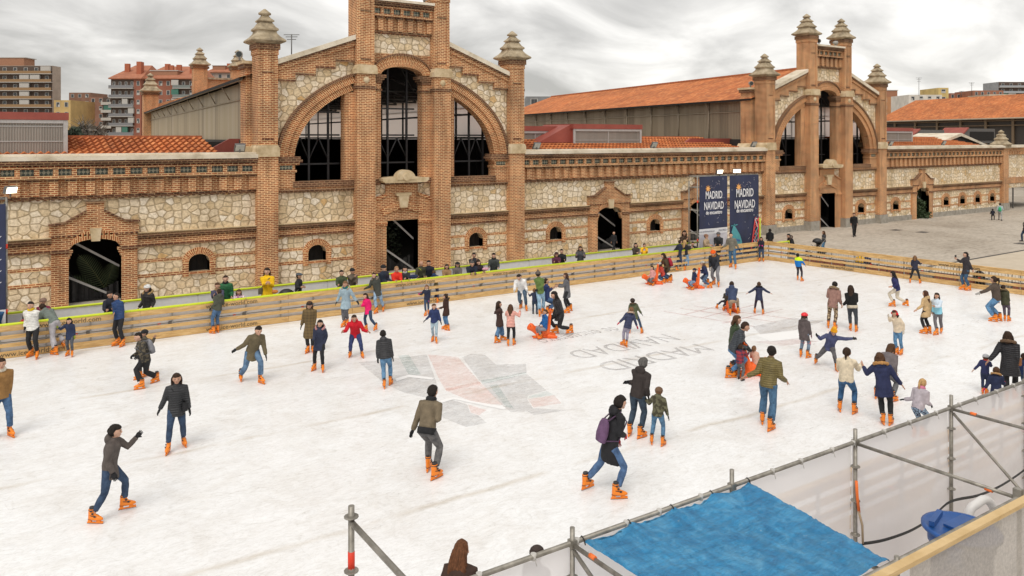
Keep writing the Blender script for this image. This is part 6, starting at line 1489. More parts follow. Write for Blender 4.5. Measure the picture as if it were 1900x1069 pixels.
    jk = later(u, 'jacket' if hem < .2 else 'coat', cloth(*top), body, vox, None, .018 if top[1] != 'puffer' else .010, 2)
    if band:      # ribbed waistband
        q = MB(); q.loft([ell(HP + TD * (v * S), tx, ty, .098 * S * B, .078 * S * B, 16) for v in (-.01 - hem * .5, .035)]); q.build('waistband', cloth(band, 'knit'), jk)
    if not glove is None:
        q = MB()
        for i, sg in ((0, 1), (1, -1)):
            fd = (hc[i] - el[i]).normalized(); hand(q, wr[i], fd, -(Rt * sg) * .6 + Fd * -.2 + UP * -.3, S, sg, 0, curl, 1.22)
        q.build('gloves', cloth(glove, 'knit'), body)
    if fur:
        q = MB(); n = 26
        for i in range(n):
            a = math.pi * (.5 + 1.5 * (i / (n - 1)) * 1.0 + .25) ; c = NK - ty * .015 * S + TD * (.012 * S) + tx * (.088 * S * math.cos(a)) + ty * (.085 * S * math.sin(a)) + TD * (-.03 * S * math.sin(a))
            q.blob(c, .024 * S * rnd.uniform(.8, 1.25), 6, 4)
        later(q, 'fur_trim', cloth(fur, 'knit'), jk, vox * .8, None, .012, 1)
    if scarf:
        q = MB(); q.loft([ell(NK + TD * (v * S), tx, ty, r_ * S, r_ * S * .9, 12) for v, r_ in ((-.01, .05), (.005, .062), (.03, .062), (.048, .048))]); q.build('scarf', cloth(scarf, 'knit'), body)
    if pack:
        q = MB(); c = HP + TD * .17 * S - ty * .125 * S; q.loft([ell(c + TD * (v * S), tx, ty, rx * S, ry * S, 12) for v, rx, ry in ((-.13, .05, .03), (-.12, .075, .05), (-.04, .08, .062), (.06, .075, .05), (.11, .05, .035), (.12, .02, .02))])
        o = q.build('backpack', cloth(pack, 'plain'), body); q = MB()
        for sg in (-1, 1): q.tube([c + TD * .10 * S + tx * sg * .04 * S, SH + TD * .045 * S + tx * sg * .06 * S, SH + ty * .085 * S * B + tx * sg * .065 * S - TD * .05 * S, HP + TD * .10 * S + tx * sg * .09 * S * B + ty * .03 * S, c - TD * .1 * S + tx * sg * .06 * S], .008 * S, 5)
        q.build('strap', cloth(tuple(v * .6 for v in pack), 'plain'), o)
    if bag:
        q = MB(); c = HP + tx * .11 * S * bag[1] + UP * .03 * S + ty * .05 * S; q.obox(c, tx * .035 * S + ty * .02 * S, ty * .05 * S, UP * .055 * S); q.tube([c + UP * .05 * S, SH - tx * bag[1] * .05 * S + ty * .08 * S, SH - tx * bag[1] * .09 * S + TD * .03 * S], .006 * S, 5); q.build('shoulder_bag', cloth(bag[0], 'plain'), body)
    # hair and hats
    st, hc_ = hair; hm = hairm(hc_)
    if st != 'bald' and not (hat and hat[0] == 'hood'):
        q = MB(); long_ = st in ('long', 'pony', 'bob', 'xlong')
        def fh(d):
            if d.y > .02 and d.z < .52 - .25 * abs(d.x): return .74
            if d.z < (-.35 if not long_ else -.6): return .86 if d.y > -.6 else .98
            return 1.0 + .11 * noise.noise(d * 4 + Vector((NP[0], 0, 0))) + (.03 if st == 'curly' else 0)
        k = 1.05 if st != 'curly' else 1.13
        if st == 'long' or st == 'bob': k = 1.10
        q.blob(HC - HM @ Vector((0, hr * .06, -hr * .06)), (hr * .80 * k, hr * .92 * k, hr * .98 * k), 18, 12, f=fh, ax=HM)
        if st == 'xlong':
            pb = HC - HM @ Vector((0, hr * .45, -hr * .15)); q.loft([ell(pb - UP * (hr * zz_) - ty * (hr * yy_), Rt, Fd, hr * w1, hr * w2, 14) for zz_, yy_, w1, w2 in ((-.6, -.2, .5, .4), (0, .05, .82, .55), (1.0, .35, .95, .5), (2.0, .55, 1.12, .45), (3.0, .6, 1.18, .38), (3.8, .6, .95, .25), (4.3, .6, .5, .1))])
            for i in range(16):
                a_ = -1 + 2 * i / 15; q.tube([pb + Rt * hr * a_ * .6 + UP * hr * .2 - Fd * hr * .45, pb + Rt * hr * a_ * .95 - UP * hr * 1.6 - Fd * hr * (.95 + .1 * math.sin(i * 2.3)), pb + Rt * hr * (a_ * 1.15 + .1 * math.sin(i)) - UP * hr * (3.6 + .6 * math.sin(i * 1.7)) - Fd * hr * .9], [hr * .12, hr * .13, hr * .04], 6)
        if st in ('long', 'bob'):
            dn_ = (-TD * .75 - UP * .25).normalized(); Lh = (.20 if st == 'long' else .09) * S; pb = HC - HM @ Vector((0, hr * .55, hr * .2)); rr_ = []
            for i in range(6):
                tt = i / 5; c = pb + dn_ * (Lh * tt) - ty * (.03 * S * min(1, tt * 1.6)); wv = hr * (.78 - .1 * tt + .08 * math.sin(tt * 7 + NP[0])) * (1 if i < 5 else .55); rr_.append(ell(c, tx, ty, wv, hr * (.52 - .18 * tt), 12))
            q.loft(rr_)
            for sg in (-1, 1): q.tube([HC + HM @ Vector((sg * hr * .80, -hr * .12, hr * .2)), HC + HM @ Vector((sg * hr * .86, -hr * .1, -hr * .6)), HC + HM @ Vector((sg * hr * .80, hr * .0, -hr * 1.3)) , HC + HM @ Vector((sg * hr * .7, hr * .1, -hr * 1.7))], [hr * .18, hr * .22, hr * .2, hr * .08], 7)
        if st == 'pony':
            p0 = HC - HM @ Vector((0, hr * .85, -hr * .35)); q.tube([p0, p0 - HM @ Vector((0, hr * .45, -hr * .05)), p0 - HM @ Vector((0, hr * .55, hr * .9)), p0 - HM @ Vector((0, hr * .35, hr * 1.9))], [hr * .18, hr * .28, hr * .27, hr * .08], 8)
        if st == 'bun': q.blob(HC - HM @ Vector((0, hr * .7, -hr * .75)), hr * .38, 8, 6)
        later(q, 'hair', hm, body, max(.010, hr * .10), None, .022, 1)
    if hat and hat[0] != 'hood':
        q = MB(); kind, hcol = hat
        if kind in ('beanie', 'pom', 'tall'):
            up = 1.12 if kind != 'tall' else 1.45
            R_ = [ell(HC + HM @ Vector((0, -hr * .10 - .0, zq * hr)), hrt, hf, rq * hr, rq * hr * 1.12, 16) for zq, rq in ((.18, .86), (.16, .93), (.42, .95), (.44, .90), (.75, .80), (up - .12, .5 if kind != 'tall' else .62), (up, .2))]
            q.loft(R_)
            if kind == 'pom': q.blob(HC + hdir * hr * 1.3, hr * .3, 8, 6)
            q.build('knit_hat', cloth(hcol, 'knit'), body)
        elif kind == 'cap':
            R_ = [ell(HC + HM @ Vector((0, y_ * hr, zq * hr)), hrt, hf, rq * hr, rq * hr * 1.1, 16) for zq, rq, y_ in ((.30, .86, 0), (.42, 1.0, .1), (.62, .98, .12), (.88, .7, .0), (.98, .25, -.05))]
            q.loft(R_); q.obox(HC + HM @ Vector((0, hr * 1.1, hr * .38)), hrt * hr * .5, hf * hr * .3, hdir * hr * .04); q.build('cap', cloth(hcol, 'plain'), body)
        elif kind == 'helmet':
            R_ = [ell(HC + HM @ Vector((0, -hr * .05, zq * hr)), hrt, hf, rq * hr, rq * hr * 1.2, 18) for zq, rq in ((.15, .93), (.18, 1.02), (.5, 1.02), (.85, .85), (1.1, .5), (1.18, .15))]
            q.loft(R_); h_ = q.build('helmet', plain('helmet_red', hcol, .3), body); q = MB()
            for dx in (-.35, 0, .35): q.obox(HC + HM @ Vector((dx * hr, 0, hr * (1.12 - abs(dx) * .5))), hrt * hr * .06, hf * hr * .5, hdir * hr * .06)
            q.build('vent', M['black'], h_)
    if muffs:
        q = MB()
        for sg in (-1, 1): q.blob(HC + HM @ Vector((sg * hr * .9, 0, 0)), (hr * .3, hr * .42, hr * .42), 10, 6, ax=HM)
        q.tube([HC + HM @ Vector((math.cos(a) * hr * .95, 0, math.sin(a) * hr * 1.12)) for a in [math.pi * i / 8 for i in range(9)]], hr * .08, 6); q.build('earmuffs', cloth(muffs, 'knit'), body)
    # skates or shoes
    yaw = math.atan2(Fd.y, Fd.x) - math.pi / 2
    for i, (f, sg) in enumerate(((FR, 1), (FL, -1))):
        a2 = anks[i]; base = a2 - UP * ank + Fd * .02; o = bpy.data.objects.new('skate' if skates else 'shoe', SKATE if skates else SHOE); C.objects.link(o); o.parent = body
        o.location = base - root_loc; k = S / 1.7 * (.96 if skates else 1) * (1.08 if child else 1); o.scale = (k, k, k); pitch = 0
        if base.z > gz + .08: pitch = -R(35)
        o.rotation_euler = (pitch, 0, yaw - sg * R(16)); ORG[o.name] = root_loc
        if skates:
            s2 = bpy.data.objects.new('buckle_strap', STRAP); C.objects.link(s2); s2.parent = o
    return body
NV, BK, DJ, JN, LJ, GP, OL, CR = (.022, .032, .075), (.02, .02, .022), (.035, .06, .11), (.065, .125, .23), (.24, .34, .46), (.12, .12, .125), (.085, .085, .045), (.70, .64, .52)
D = lambda c: (c, 'denim')
G1 = 'skaters on the ice'; G2 = 'spectators in the walkway behind the barrier'; G3 = 'people on the plaza'
def sk(*a, **k): return person(*a, group=G1, **k)
# near and left part of the ice
sk('A', (762, 355), [(725, 700), (793, 668)], [(680, 530), (822, 538)], 0, 'woman in a black quilted jacket with a crossbody bag gliding forward, arms held low', top=((.03, .031, .034), 'puffer'), legs=D(DJ), hair=('long', DBR), glove=BK, hem=.09, bag=(BK, -1), hood=True)
sk('A', (500, 577), [(405, 1003), (543, 940, .03)], [None, (600, 617, .1)], 75, 'person in a taupe hooded jacket stretching one gloved arm out to the right', top=((.10, .083, .075), 'plain'), legs=D(DJ), hair=('curly', BLK), glove=BK, hem=.10, hood=True, back=.05)
sk('A', (4, 290), [(-30, 636), (45, 628)], [(-38, 470), (35, 478)], 8, 'man in a tan corduroy jacket with sherpa collar cut by the left edge', top=((.30, .16, .055), 'knit'), legs=D(JN), hair=('short', DBR), glove=BK, scarf=CR)
sk('A', (592, 180), [(606, 424), (672, 394)], [(566, 283), (590, 286)], -70, 'boy in dark camouflage jacket with a silver drawstring bag on his back', top=((.035, .032, .028), 'camo', (.11, .09, .06)), legs=(BK, 'plain'), hair=('short', BLK), pack=(.22, .22, .24), glove=BK, S=1.55, wide=1.4, curl=45)
sk('A', (622, 167), [(600, 382), (632, 368)], [(600, 230), (668, 196)], -60, 'skater with black beanie half hidden behind the boy with the silver bag', top=((.04, .038, .032), 'camo', (.12, .10, .07)), legs=(BK, 'plain'), hair=('short', BLK), hat=('beanie', BK), wide=1.3)
sk('K', (176, 690), [(178, 1012), (216, 1024)], [(142, 852), (158, 842)], -25, 'teenager in a white puffer jacket and black trousers standing at the left barrier', top=((.74, .73, .69), 'puffer'), legs=(BK, 'plain'), hair=('short', BLK), glove=BK, scarf=(.75, .5, .02))
sk('K', (240, 706), [(320, 1002), (372, 960, .12)], [(236, 812), (262, 800)], -150, 'skater in a grey green hoodie leaning over the barrier with one foot raised', top=((.16, .19, .17), 'plain'), legs=((.42, .40, .42), 'plain'), hair=('short', DBR), S=1.66, hd=.25, wide=1.5)
sk('K', (402, 787), [(396, 1006), (421, 1011)], [(334, 838), (436, 906)], -20, 'small child in a navy coat with long black hair beside the leaning skater', top=(NV, 'plain'), legs=D((.08, .085, .10)), hair=('bob', BLK), glove=(.3, .35, .03), hem=.12)
sk('K', (676, 640), [(682, 947), (716, 952)], [(664, 762), (716, 820)], -50, 'young man in a blue puffer jacket leaning back against the left barrier', top=((.02, .055, .16), 'puffer'), legs=(BK, 'plain'), hair=('short', BLK), hd=.1)
sk('B', (110, 230), [(60, 572), (98, 562)], [(42, 382), (122, 345)], -150, 'boy in a dark grey green hooded jacket resting at the barrier below the green coat', top=((.075, .08, .06), 'plain'), legs=D(JN), hair=('short', DBR), hood=True, glove=BK, hd=.1)
sk('T', (-6, 562), [(-14, 654), (2, 660)], [(12, 622), (-10, 625)], 170, 'person in blue with a navy backpack at the very left edge by the barrier', top=((.03, .10, .22), 'plain'), legs=D(JN), hair=('short', DBR), pack=(.03, .05, .10))
sk('B', (415, 517), [(275, 930), (428, 952)], [(224, 702), (472, 772)], 18, 'bearded man in an olive field jacket skating with his arms spread low', top=((.135, .108, .062), 'plain'), legs=D((.10, .17, .27)), hair=('short', BLK), glove=BK, S=1.68, hem=.12, wide=1.25)
sk('B', (798, 327), [(785, 718), (822, 712)], [(733, 527), (828, 560)], -12, 'woman in a long olive tweed coat and black beanie', top=((.155, .105, .045), 'plaid', (.10, .07, .035)), legs=(BK, 'plain'), hair=('bob', MBR), hat=('beanie', BK), hem=.27, glove=BK)
sk('B', (880, 468), [(835, 852), (900, 862)], [(826, 632), (906, 662)], -15, 'girl in a navy parka with pink furry hood by the tweed coat', top=((.028, .034, .065), 'plain'), legs=(BK, 'plain'), hair=('long', BLK), fur=(.45, .22, .22), hem=.14, glove=BK)
sk('B', (1070, 172), [(1060, 520), (1088, 502, .05)], [(990, 370), (1180, 354)], -25, 'woman in an open pale blue coat over teal leading a girl by the hand', top=((.30, .40, .46), 'plain'), legs=D((.10, .10, .11)), hair=('pony', LBR), fur=(.42, .36, .28), hem=.16, glove=BK, scarf=(.01, .16, .17))
sk('B', (1222, 265), [(1225, 548), (1304, 545, .06)], [(1186, 356), (1252, 408)], -50, 'girl in a bright pink jacket holding the hand of the woman in pale blue', top=((.72, .012, .14), 'plain'), legs=D(DJ), hair=('long', DBR), hem=.10)
sk('B', (1138, 430), [(1110, 748), (1200, 754)], [(1048, 556), (1255, 560)], 0, 'boy in a red hooded jacket balancing with both arms out', top=((.56, .012, .025), 'plain'), legs=D((.035, .05, .14)), hair=('short', DBR), hood=True, S=1.5)
sk('B', (1287, 107), [(1308, 418), (1362, 402)], [(1222, 228), (1340, 290)], -25, 'youth in a dark green parka with furry hood touching the barrier rail', top=((.055, .058, .05), 'plain'), legs=D(LJ), hair=('short', DBR), fur=(.20, .16, .12), hem=.12, glove=BK)
sk('B', (1358, 545), [(1368, 988), (1418, 962)], [(1320, 790), (1440, 788)], 172, 'person in a black puffer jacket and jeans seen from behind beside the painted star', top=((.038, .038, .042), 'puffer'), legs=D((.10, .20, .33)), hair=('short', BLK), hood=True, glove=BK)
sk('C', (335, 187), [(345, 452), (368, 454)], [(290, 266), (322, 262)], 165, 'boy in a navy and olive jacket leaning on the barrier with his back turned', top=((.02, .04, .11), 'split', (.12, .11, .06)), legs=D((.02, .03, .08)), hair=('short', MBR), hd=.25, hood=True)
sk('C', (275, 307), [(266, 562), (288, 546)], [(210, 380), (292, 470)], -15, 'girl in navy with bright pink gloves and a cream scarf', top=((.02, .025, .05), 'plain'), legs=D(DJ), hair=('long', LBR), glove=(.75, .02, .25), scarf=CR)
sk('C', (335, 462), [(326, 772), (354, 786)], [(258, 603), (398, 635)], -5, 'small boy in a navy hooded jacket and pale jeans with his arms held away', top=((.025, .04, .12), 'plain'), legs=D((.33, .42, .48)), hair=('short', MBR), glove=BK, hood=True)
sk('C', (430, 380), [(428, 672), (448, 684)], [(368, 502), (392, 498)], -110, 'girl in a dark brown coat with curly tied hair reaching forward', top=((.05, .024, .018), 'plain'), legs=D((.08, .18, .33)), hair=('bun', DBR), hood=True, hem=.16, fur=(.06, .035, .025))
sk('C', (872, 442), [(855, 790), (905, 766)], [(896, 532), (880, 540)], 100, 'girl in a dark brown coat and wide flared jeans', top=((.055, .03, .025), 'plain'), legs=D((.08, .16, .28)), hair=('long', DBR), hem=.16, wide=1.9)
sk('C', (968, 468), [(948, 808), (997, 802)], [(938, 520), (1048, 506, .1)], 172, 'girl in a pale pink puffer jacket raising a hand to her head', top=((.72, .36, .30), 'puffer'), legs=(BK, 'plain'), hair=('long', MBR), hem=.10)
sk('C', (1035, 220), [(1055, 498), (1098, 518)], [(1000, 355), (1106, 358)], -5, 'youth in a white jacket bending forward beside a toddler', top=((.78, .77, .76), 'plain'), legs=D((.07, .11, .16)), hair=('short', BLK), S=1.66, glove=(.6, .6, .6), hd=-.12)
sk('C', (1165, 335), [(1155, 545), (1186, 548)], [(1116, 378), (1197, 372)], 178, 'toddler in a navy jacket holding hands between two grown skaters', top=((.025, .035, .07), 'plain'), legs=D((.03, .05, .08)), hair=('short', LBR), skates=False)
sk('C', (1195, 192), [(1210, 568), (1240, 542)], [(1262, 396), (1182, 350)], 155, 'man in a green sweater with a bobble hat and light jeans', top=((.13, .20, .055), 'knit'), legs=D((.24, .37, .48)), hair=('short', DBR), hat=('pom', (.13, .105, .09)), glove=BK, bulk=1.05, wide=1.2)
sk('C', (1262, 252), [(1280, 545), (1300, 537)], [(1332, 322), (1318, 330)], 110, 'skater in a blue jacket bending behind the man in green', top=((.025, .04, .12), 'plain'), legs=D((.05, .10, .2)), hair=('short', DBR), S=1.62, hd=.2)
wp = sk('C', (1322, 360), [(1340, 708), (1462, 706, .05)], [(1318, 568), (1326, 562)], -75, 'woman in a long black puffer pushing the nearest orange seal', top=((.024, .023, .026), 'puffer'), legs=(BK, 'plain'), hair=('long', BLK), S=1.70, hem=.12, curl=50, glove=BK)
sk('C', (1422, 208), [(1436, 540), (1458, 520)], [(1346, 318), (1352, 302)], -90, 'woman in a mid grey wool coat with long brown hair reaching towards the group', top=((.13, .13, .14), 'plain'), legs=(BK, 'plain'), hair=('long', (.06, .03, .022)), hem=.18)
sk('E', (483, 27), [(439, 228), (456, 236)], [(406, 122), (519, 150)], -150, 'girl in a navy padded jacket with furry hood and lilac leggings', top=((.035, .045, .10), 'puffer'), legs=((.30, .28, .36), 'plain'), hair=('short', LBR), fur=(.48, .36, .27), glove=(.5, .03, .07), hem=.10)
sk('F', (66, 747), [(40, 1058), (150, 1062)], [(40, 905), (167, 918)], 172, 'child in an olive parka with a dark hat next to the girl in lilac leggings', top=((.095, .11, .06), 'plain'), legs=D(DJ), hair=('short', DBR), hat=('beanie', (.05, .035, .03)), fur=(.12, .08, .05), hem=.14, glove=BK)
sk('E', (548, 293), [(474, 698), (534, 712)], [(455, 420, -.1), (572, 500)], 150, 'grey haired man in a dark hooded jacket holding a child by the hand', top=((.040, .032, .030), 'plain'), legs=D((.035, .055, .08)), hair=('curly', (.10, .095, .09)), hood=True, glove=BK, hem=.04)
sk('E', (627, 445), [(588, 741), (648, 752)], [(556, 506), (678, 612)], 168, 'child in a speckled camouflage jacket and brown knit hat', top=((.13, .125, .075), 'camo', (.055, .05, .03)), legs=D((.08, .17, .28)), hair=('short', LBR), hat=('beanie', (.17, .10, .06)), glove=BK, hood=True)
sk('E', (430, 492), [(250, 975, .02), (412, 1030)], [(432, 842), (452, 700)], 118, 'woman in a long black coat with a purple backpack and red mittens striding right', top=((.018, .018, .021), 'plain'), legs=D((.07, .13, .25)), hair=('curly', BLK), pack=(.14, .075, .15), glove=(.55, .02, .03), hem=.17, hood=True, S=1.72)
sk('D', (650, 293), [(615, 922), (668, 985)], [(490, 650), (676, 540, .1)], 150, 'man in an olive bomber jacket with black fur collar and grey trousers leaning forward', top=((.165, .13, .085), 'plain'), legs=D((.115, .11, .11)), hair=('short', BLK), glove=BK, scarf=BK, band=BK, S=1.80, bulk=1.08, back=.12)
# seals and their riders, far middle
sk('F', (242, 455), [(232, 628), (255, 634)], [(208, 552), (262, 560)], -50, 'small child in pale pink riding the leftmost orange seal', top=((.62, .30, .28), 'plain'), legs=D(GP), hair=('long', DBR), hip=(243, 560), S=1.0)
sk('F', (303, 424), [(345, 612), (372, 600)], [(272, 492), (290, 490)], -80, 'child in a red padded waistcoat and grey hat leaning on the leftmost seal', top=((.52, .06, .04), 'puffer'), legs=D(JN), hair=('bob', MBR), hat=('beanie', (.45, .43, .42)), S=1.25)
sk('F', (338, 340), [(398, 605), (408, 588)], [(282, 492), (322, 478)], -80, 'woman in an olive brown coat bending over the child with the red waistcoat', top=((.075, .055, .03), 'plain'), legs=D((.04, .08, .17)), hair=('long', DBR), S=1.62, hd=-.1, pack=(.35, .02, .04), hem=.1)
sk('F', (498, 218), [(466, 506), (497, 498)], [(415, 352), (524, 292)], 120, 'man in a navy jacket at the barrier embracing a blonde woman', top=((.018, .024, .045), 'plain'), legs=D((.035, .055, .10)), hair=('short', DBR))
sk('F', (538, 222), [(540, 497), (562, 492)], [(515, 330), (600, 285)], 140, 'blonde woman in a black jacket and jeans beside the navy jacketed man', top=((.018, .017, .02), 'plain'), legs=D((.20, .31, .45)), hair=('long', BLD))
sk('F', (790, 315), [(800, 622), (842, 642)], [(764, 482), (806, 497)], -15, 'youth with a bright orange beanie, black backpack and grey trousers', top=((.035, .038, .048), 'plain'), legs=((.22, .215, .23), 'plain'), hair=('short', DBR), hat=('beanie', (.85, .12, .01)), pack=BK, glove=BK, scarf=(.4, .16, .04), hd=-.1, S=1.78)
sk('F', (693, 410), [(740, 622, .05), (765, 655)], [(648, 488), (668, 516)], -85, 'girl in a navy jacket and grey knit hat pushing the second seal', top=((.02, .03, .08), 'plain'), legs=D((.07, .12, .20)), hair=('long', LBR), hat=('beanie', (.42, .40, .36)), S=1.38)
sk('F', (624, 475), [(590, 668), (612, 672)], [(600, 588), (646, 560)], -60, 'child in navy jacket and dark beanie sitting on the second seal', top=((.02, .03, .075), 'plain'), legs=D((.18, .24, .34)), hair=('short', BLK), hat=('beanie', (.02, .02, .05)), hip=(622, 592), S=1.0)
sk('F', (950, 155), [(954, 466), (996, 482)], [(872, 292), (1036, 322)], -15, 'bearded man in a grey sweater holding the barrier rail near the banners', top=((.19, .175, .14), 'knit'), legs=D((.06, .13, .22)), hair=('short', BLK), glove=BK, bulk=1.08)
sk('F', (1226, 195), [(1212, 414), (1245, 414)], [(1212, 270), (1236, 272)], -5, 'girl in a black jacket with bright pink gloves standing in the rink corner', top=((.018, .018, .03), 'plain'), legs=D(DJ), hair=('long', DBR), glove=(.78, .03, .3))
sk('F', (960, 593), [(946, 898), (1020, 884)], [(922, 690), (975, 712)], 172, 'child in a blue hooded puffer and khaki trousers pushing the third seal', top=((.035, .055, .12), 'puffer'), legs=((.36, .27, .19), 'plain'), hair=('short', DBR), hood=True, S=1.55, bulk=1.08)
sk('F', (918, 662), [(828, 838), (890, 858)], [(880, 740), (920, 748)], -165, 'small child in a brown jacket riding the third seal with a leg out', top=((.05, .042, .03), 'plain'), legs=((.03, .02, .035), 'plain'), hair=('short', DBR), hip=(918, 772), S=.98, hd=.1)
sk('F', (1208, 597), [(1168, 880), (1244, 890)], [(1084, 712), (1332, 712)], 180, 'girl in a navy puffer coat seen from behind with both arms stretched wide', top=((.022, .03, .075), 'puffer'), legs=((.035, .02, .035), 'plain'), hair=('short', MBR), fur=(.05, .035, .03), hem=.14)
# right of centre
sk('G', (278, 162), [(145, 605), (185, 585)], [(316, 398), (300, 380)], 95, 'man in a dark grey puffer jacket stooping over the nearest right seal', top=((.045, .052, .062), 'puffer'), legs=D((.09, .19, .34)), hair=('short', DBR), S=1.80, glove=BK, back=.12)
sk('G', (208, 108), [(172, 560), (190, 552)], [(270, 350), (285, 372)], 95, 'person in a green jacket behind the stooping man in dark grey', top=((.045, .07, .035), 'puffer'), legs=D((.07, .13, .25)), hair=('bob', MBR), S=1.68, back=.05)
sk('G', (233, 335), [(216, 612), (245, 628)], [(262, 392), (300, 402)], 160, 'toddler in a red plaid shirt jacket holding the seal', top=((.30, .035, .045), 'plaid', (.05, .03, .06)), legs=D(GP), hair=('short', DBR), S=1.0, skates=False, hem=.06, scarf=(.03, .03, .07))
sk('G', (338, 350), [(330, 590), (372, 588)], [(320, 440), (382, 440)], 150, 'small child in a dusty pink coat seated on the right seal', top=((.62, .38, .29), 'plain'), legs=((.5, .3, .26), 'plain'), hair=('short', LBR), S=.95, hip=(350, 490))
sk('G', (482, 350), [(404, 966), (472, 1024)], [(258, 600), (602, 636)], 165, 'man in an olive ribbed puffer jacket and loose jeans seen from behind, bare hands out', top=((.16, .125, .045), 'puffer'), legs=D((.06, .13, .22)), hair=('short', BLK), bulk=1.08, wide=1.4)
sk('G', (740, 88), [(710, 436), (768, 446)], [(702, 300), (798, 292)], 155, 'child in a red ridged helmet and a long grey coat', top=((.105, .085, .085), 'plain'), legs=D((.16, .22, .30)), hair=('bob', DBR), hat=('helmet', (.75, .02, .03)), hem=.18, tights=(.65, .30, .32), glove=(.15, .02, .05), hood=True)
sk('G', (975, 213), [(832, 486, .04), (992, 548)], [(834, 262), (1144, 292)], 0, 'child in a tall orange hat skating with arms flung wide', top=((.065, .075, .16), 'plain'), legs=D((.10, .095, .10)), hair=('short', MBR), hat=('tall', (.80, .36, .01)), glove=BK, hood=True, S=1.42)
sk('G', (1075, 362), [(1018, 868), (1136, 890)], [(1030, 520), (1192, 486)], 172, 'girl in a cream fleece with a dark ponytail holding a friend by the hand', top=((.72, .62, .46), 'knit'), legs=D((.035, .10, .21)), hair=('pony', DBR), S=1.62)
sk('J', (450, 585), [(398, 938), (450, 948)], [(396, 700), (500, 770)], 170, 'person in a dusty brown parka and camouflage trousers', top=((.30, .17, .14), 'plain'), legs=((.42, .32, .20), 'leopard', (.10, .06, .035)), hair=('short', BLK), fur=(.28, .20, .12), hem=.11)
sk('J', (568, 615), [(567, 958), (612, 968)], [(506, 774), (610, 740)], 178, 'woman in a fluffy black fur jacket over a cream shirt', top=((.010, .010, .010), 'knit'), legs=D((.045, .05, .06)), hair=('long', DBR), band=(.62, .54, .42), bulk=1.18)
sk('J', (165, 370), [(165, 574), (197, 584)], [(156, 490), (229, 472)], 158, 'boy in a neon yellow and blue jacket near the end barrier', top=((.62, .85, .015), 'split', (.01, .16, .50)), legs=((.03, .025, .035), 'plain'), hair=('short', BLK))
sk('J', (885, 507), [(890, 775), (992, 772, .06)], [(872, 625), (908, 658)], -100, 'girl in a navy top and cream trousers racing to the left', top=((.025, .028, .10), 'plain'), legs=((.62, .55, .44), 'plain'), hair=('long', BLK), S=1.5)
sk('J', (1060, 388), [(1022, 596), (1098, 600)], [(1036, 468), (1114, 444)], 172, 'child in a dark jacket leaning against the end barrier', top=((.03, .032, .055), 'plain'), legs=(BK, 'plain'), hair=('bob', LBR))
sk('J', (1445, 360), [(1425, 650), (1470, 655)], [(1370, 408), (1502, 505)], -70, 'man in a dark parka holding up a phone at the end barrier', top=((.038, .033, .038), 'plain'), legs=D((.04, .09, .16)), hair=('short', BLK), hem=.12, hood=True, glove=None)
sk('J', (1658, 545), [(1662, 892), (1700, 885)], [(1522, 686), (1690, 640)], -110, 'woman in a brown wool jacket and blue jeans reaching a hand out to the left', top=((.085, .062, .048), 'plain'), legs=D((.10, .22, .38)), hair=('pony', DBR), bulk=1.15, wide=1.2, S=1.70, glove=(.4, .38, .36))
sk('J', (1732, 610), [(1745, 885), (1776, 888)], [(1700, 740), (1782, 745)], 168, 'girl in an olive jacket with furry hood close behind the woman in brown', top=((.055, .055, .03), 'plain'), legs=D((.10, .075, .10)), hair=('short', DBR), fur=(.20, .14, .08), hem=.12)
sk('H', (295, 404), [(306, 648), (335, 648)], [(262, 432), (345, 525)], -35, 'girl with red earmuffs and a cream sweater shading her eyes', top=((.72, .60, .45), 'knit'), legs=D((.09, .20, .34)), hair=('bob', DBR), muffs=(.70, .01, .02), glove=(.75, .68, .58))
sk('H', (465, 295), [(460, 533), (486, 530)], [(412, 404), (506, 425)], -120, 'woman in a camel coat with long brown hair', top=((.52, .36, .19), 'plain'), legs=(BK, 'plain'), hair=('long', (.07, .03, .018)), hem=.17, hood=True)
sk('H', (528, 308), [(527, 540), (555, 529)], [(505, 425), (512, 380)], -25, 'girl in a white and sky blue hoodie and grey leggings', top=((.60, .70, .80), 'split', (.26, .58, .72)), legs=((.15, .14, .15), 'plain'), hair=('long', DBR), hood=True)
sk('H', (282, 588), [(196, 888), (290, 908)], [(318, 775), (300, 770)], 155, 'woman in a grey jacket bowing with her brown hair falling, behind the navy parka', top=((.15, .13, .135), 'plain'), legs=D(GP), hair=('long', MBR), S=1.64, hd=.15)
sk('H', (212, 637), [(232, 1030), (276, 1036)], [(120, 704), (355, 840)], 178, 'girl in a navy parka with tan fur hood and black leggings', top=((.025, .032, .085), 'plain'), legs=(BK, 'plain'), hair=('bob', MBR), fur=(.50, .26, .09), hem=.16, hood=True)
sk('I', (618, 8), [(570, 318), (618, 318)], [(506, 120), (662, 152)], 150, 'blonde child in a lilac sweater and dotted jeans skating beside the mesh rail', top=((.42, .38, .42), 'plain'), legs=((.30, .42, .55), 'dots', (.05, .06, .1)), hair=('pony', BLD), scarf=(.75, .25, .4), glove=BK, S=1.35)
sk('H', (922, 520), [(915, 905), (960, 890)], [(800, 700), (965, 720)], 172, 'woman in a black quilted coat with furry hood and brown bag strap at the right', top=((.020, .020, .024), 'puffer'), legs=(BK, 'plain'), hair=('bob', DBR), fur=(.16, .10, .06), hem=.19, bulk=1.15, bag=((.25, .10, .04), 1))
sk('H', (800, 645), [(782, 866), (803, 862)], [(716, 750), (832, 705)], 172, 'small child in a green, red and navy jacket with a pale grey hood', top=((.03, .13, .10), 'split', (.025, .03, .09)), legs=(NV, 'plain'), hair=('short', MBR), hat=('beanie', (.42, .43, .45)), scarf=(.5, .05, .03))
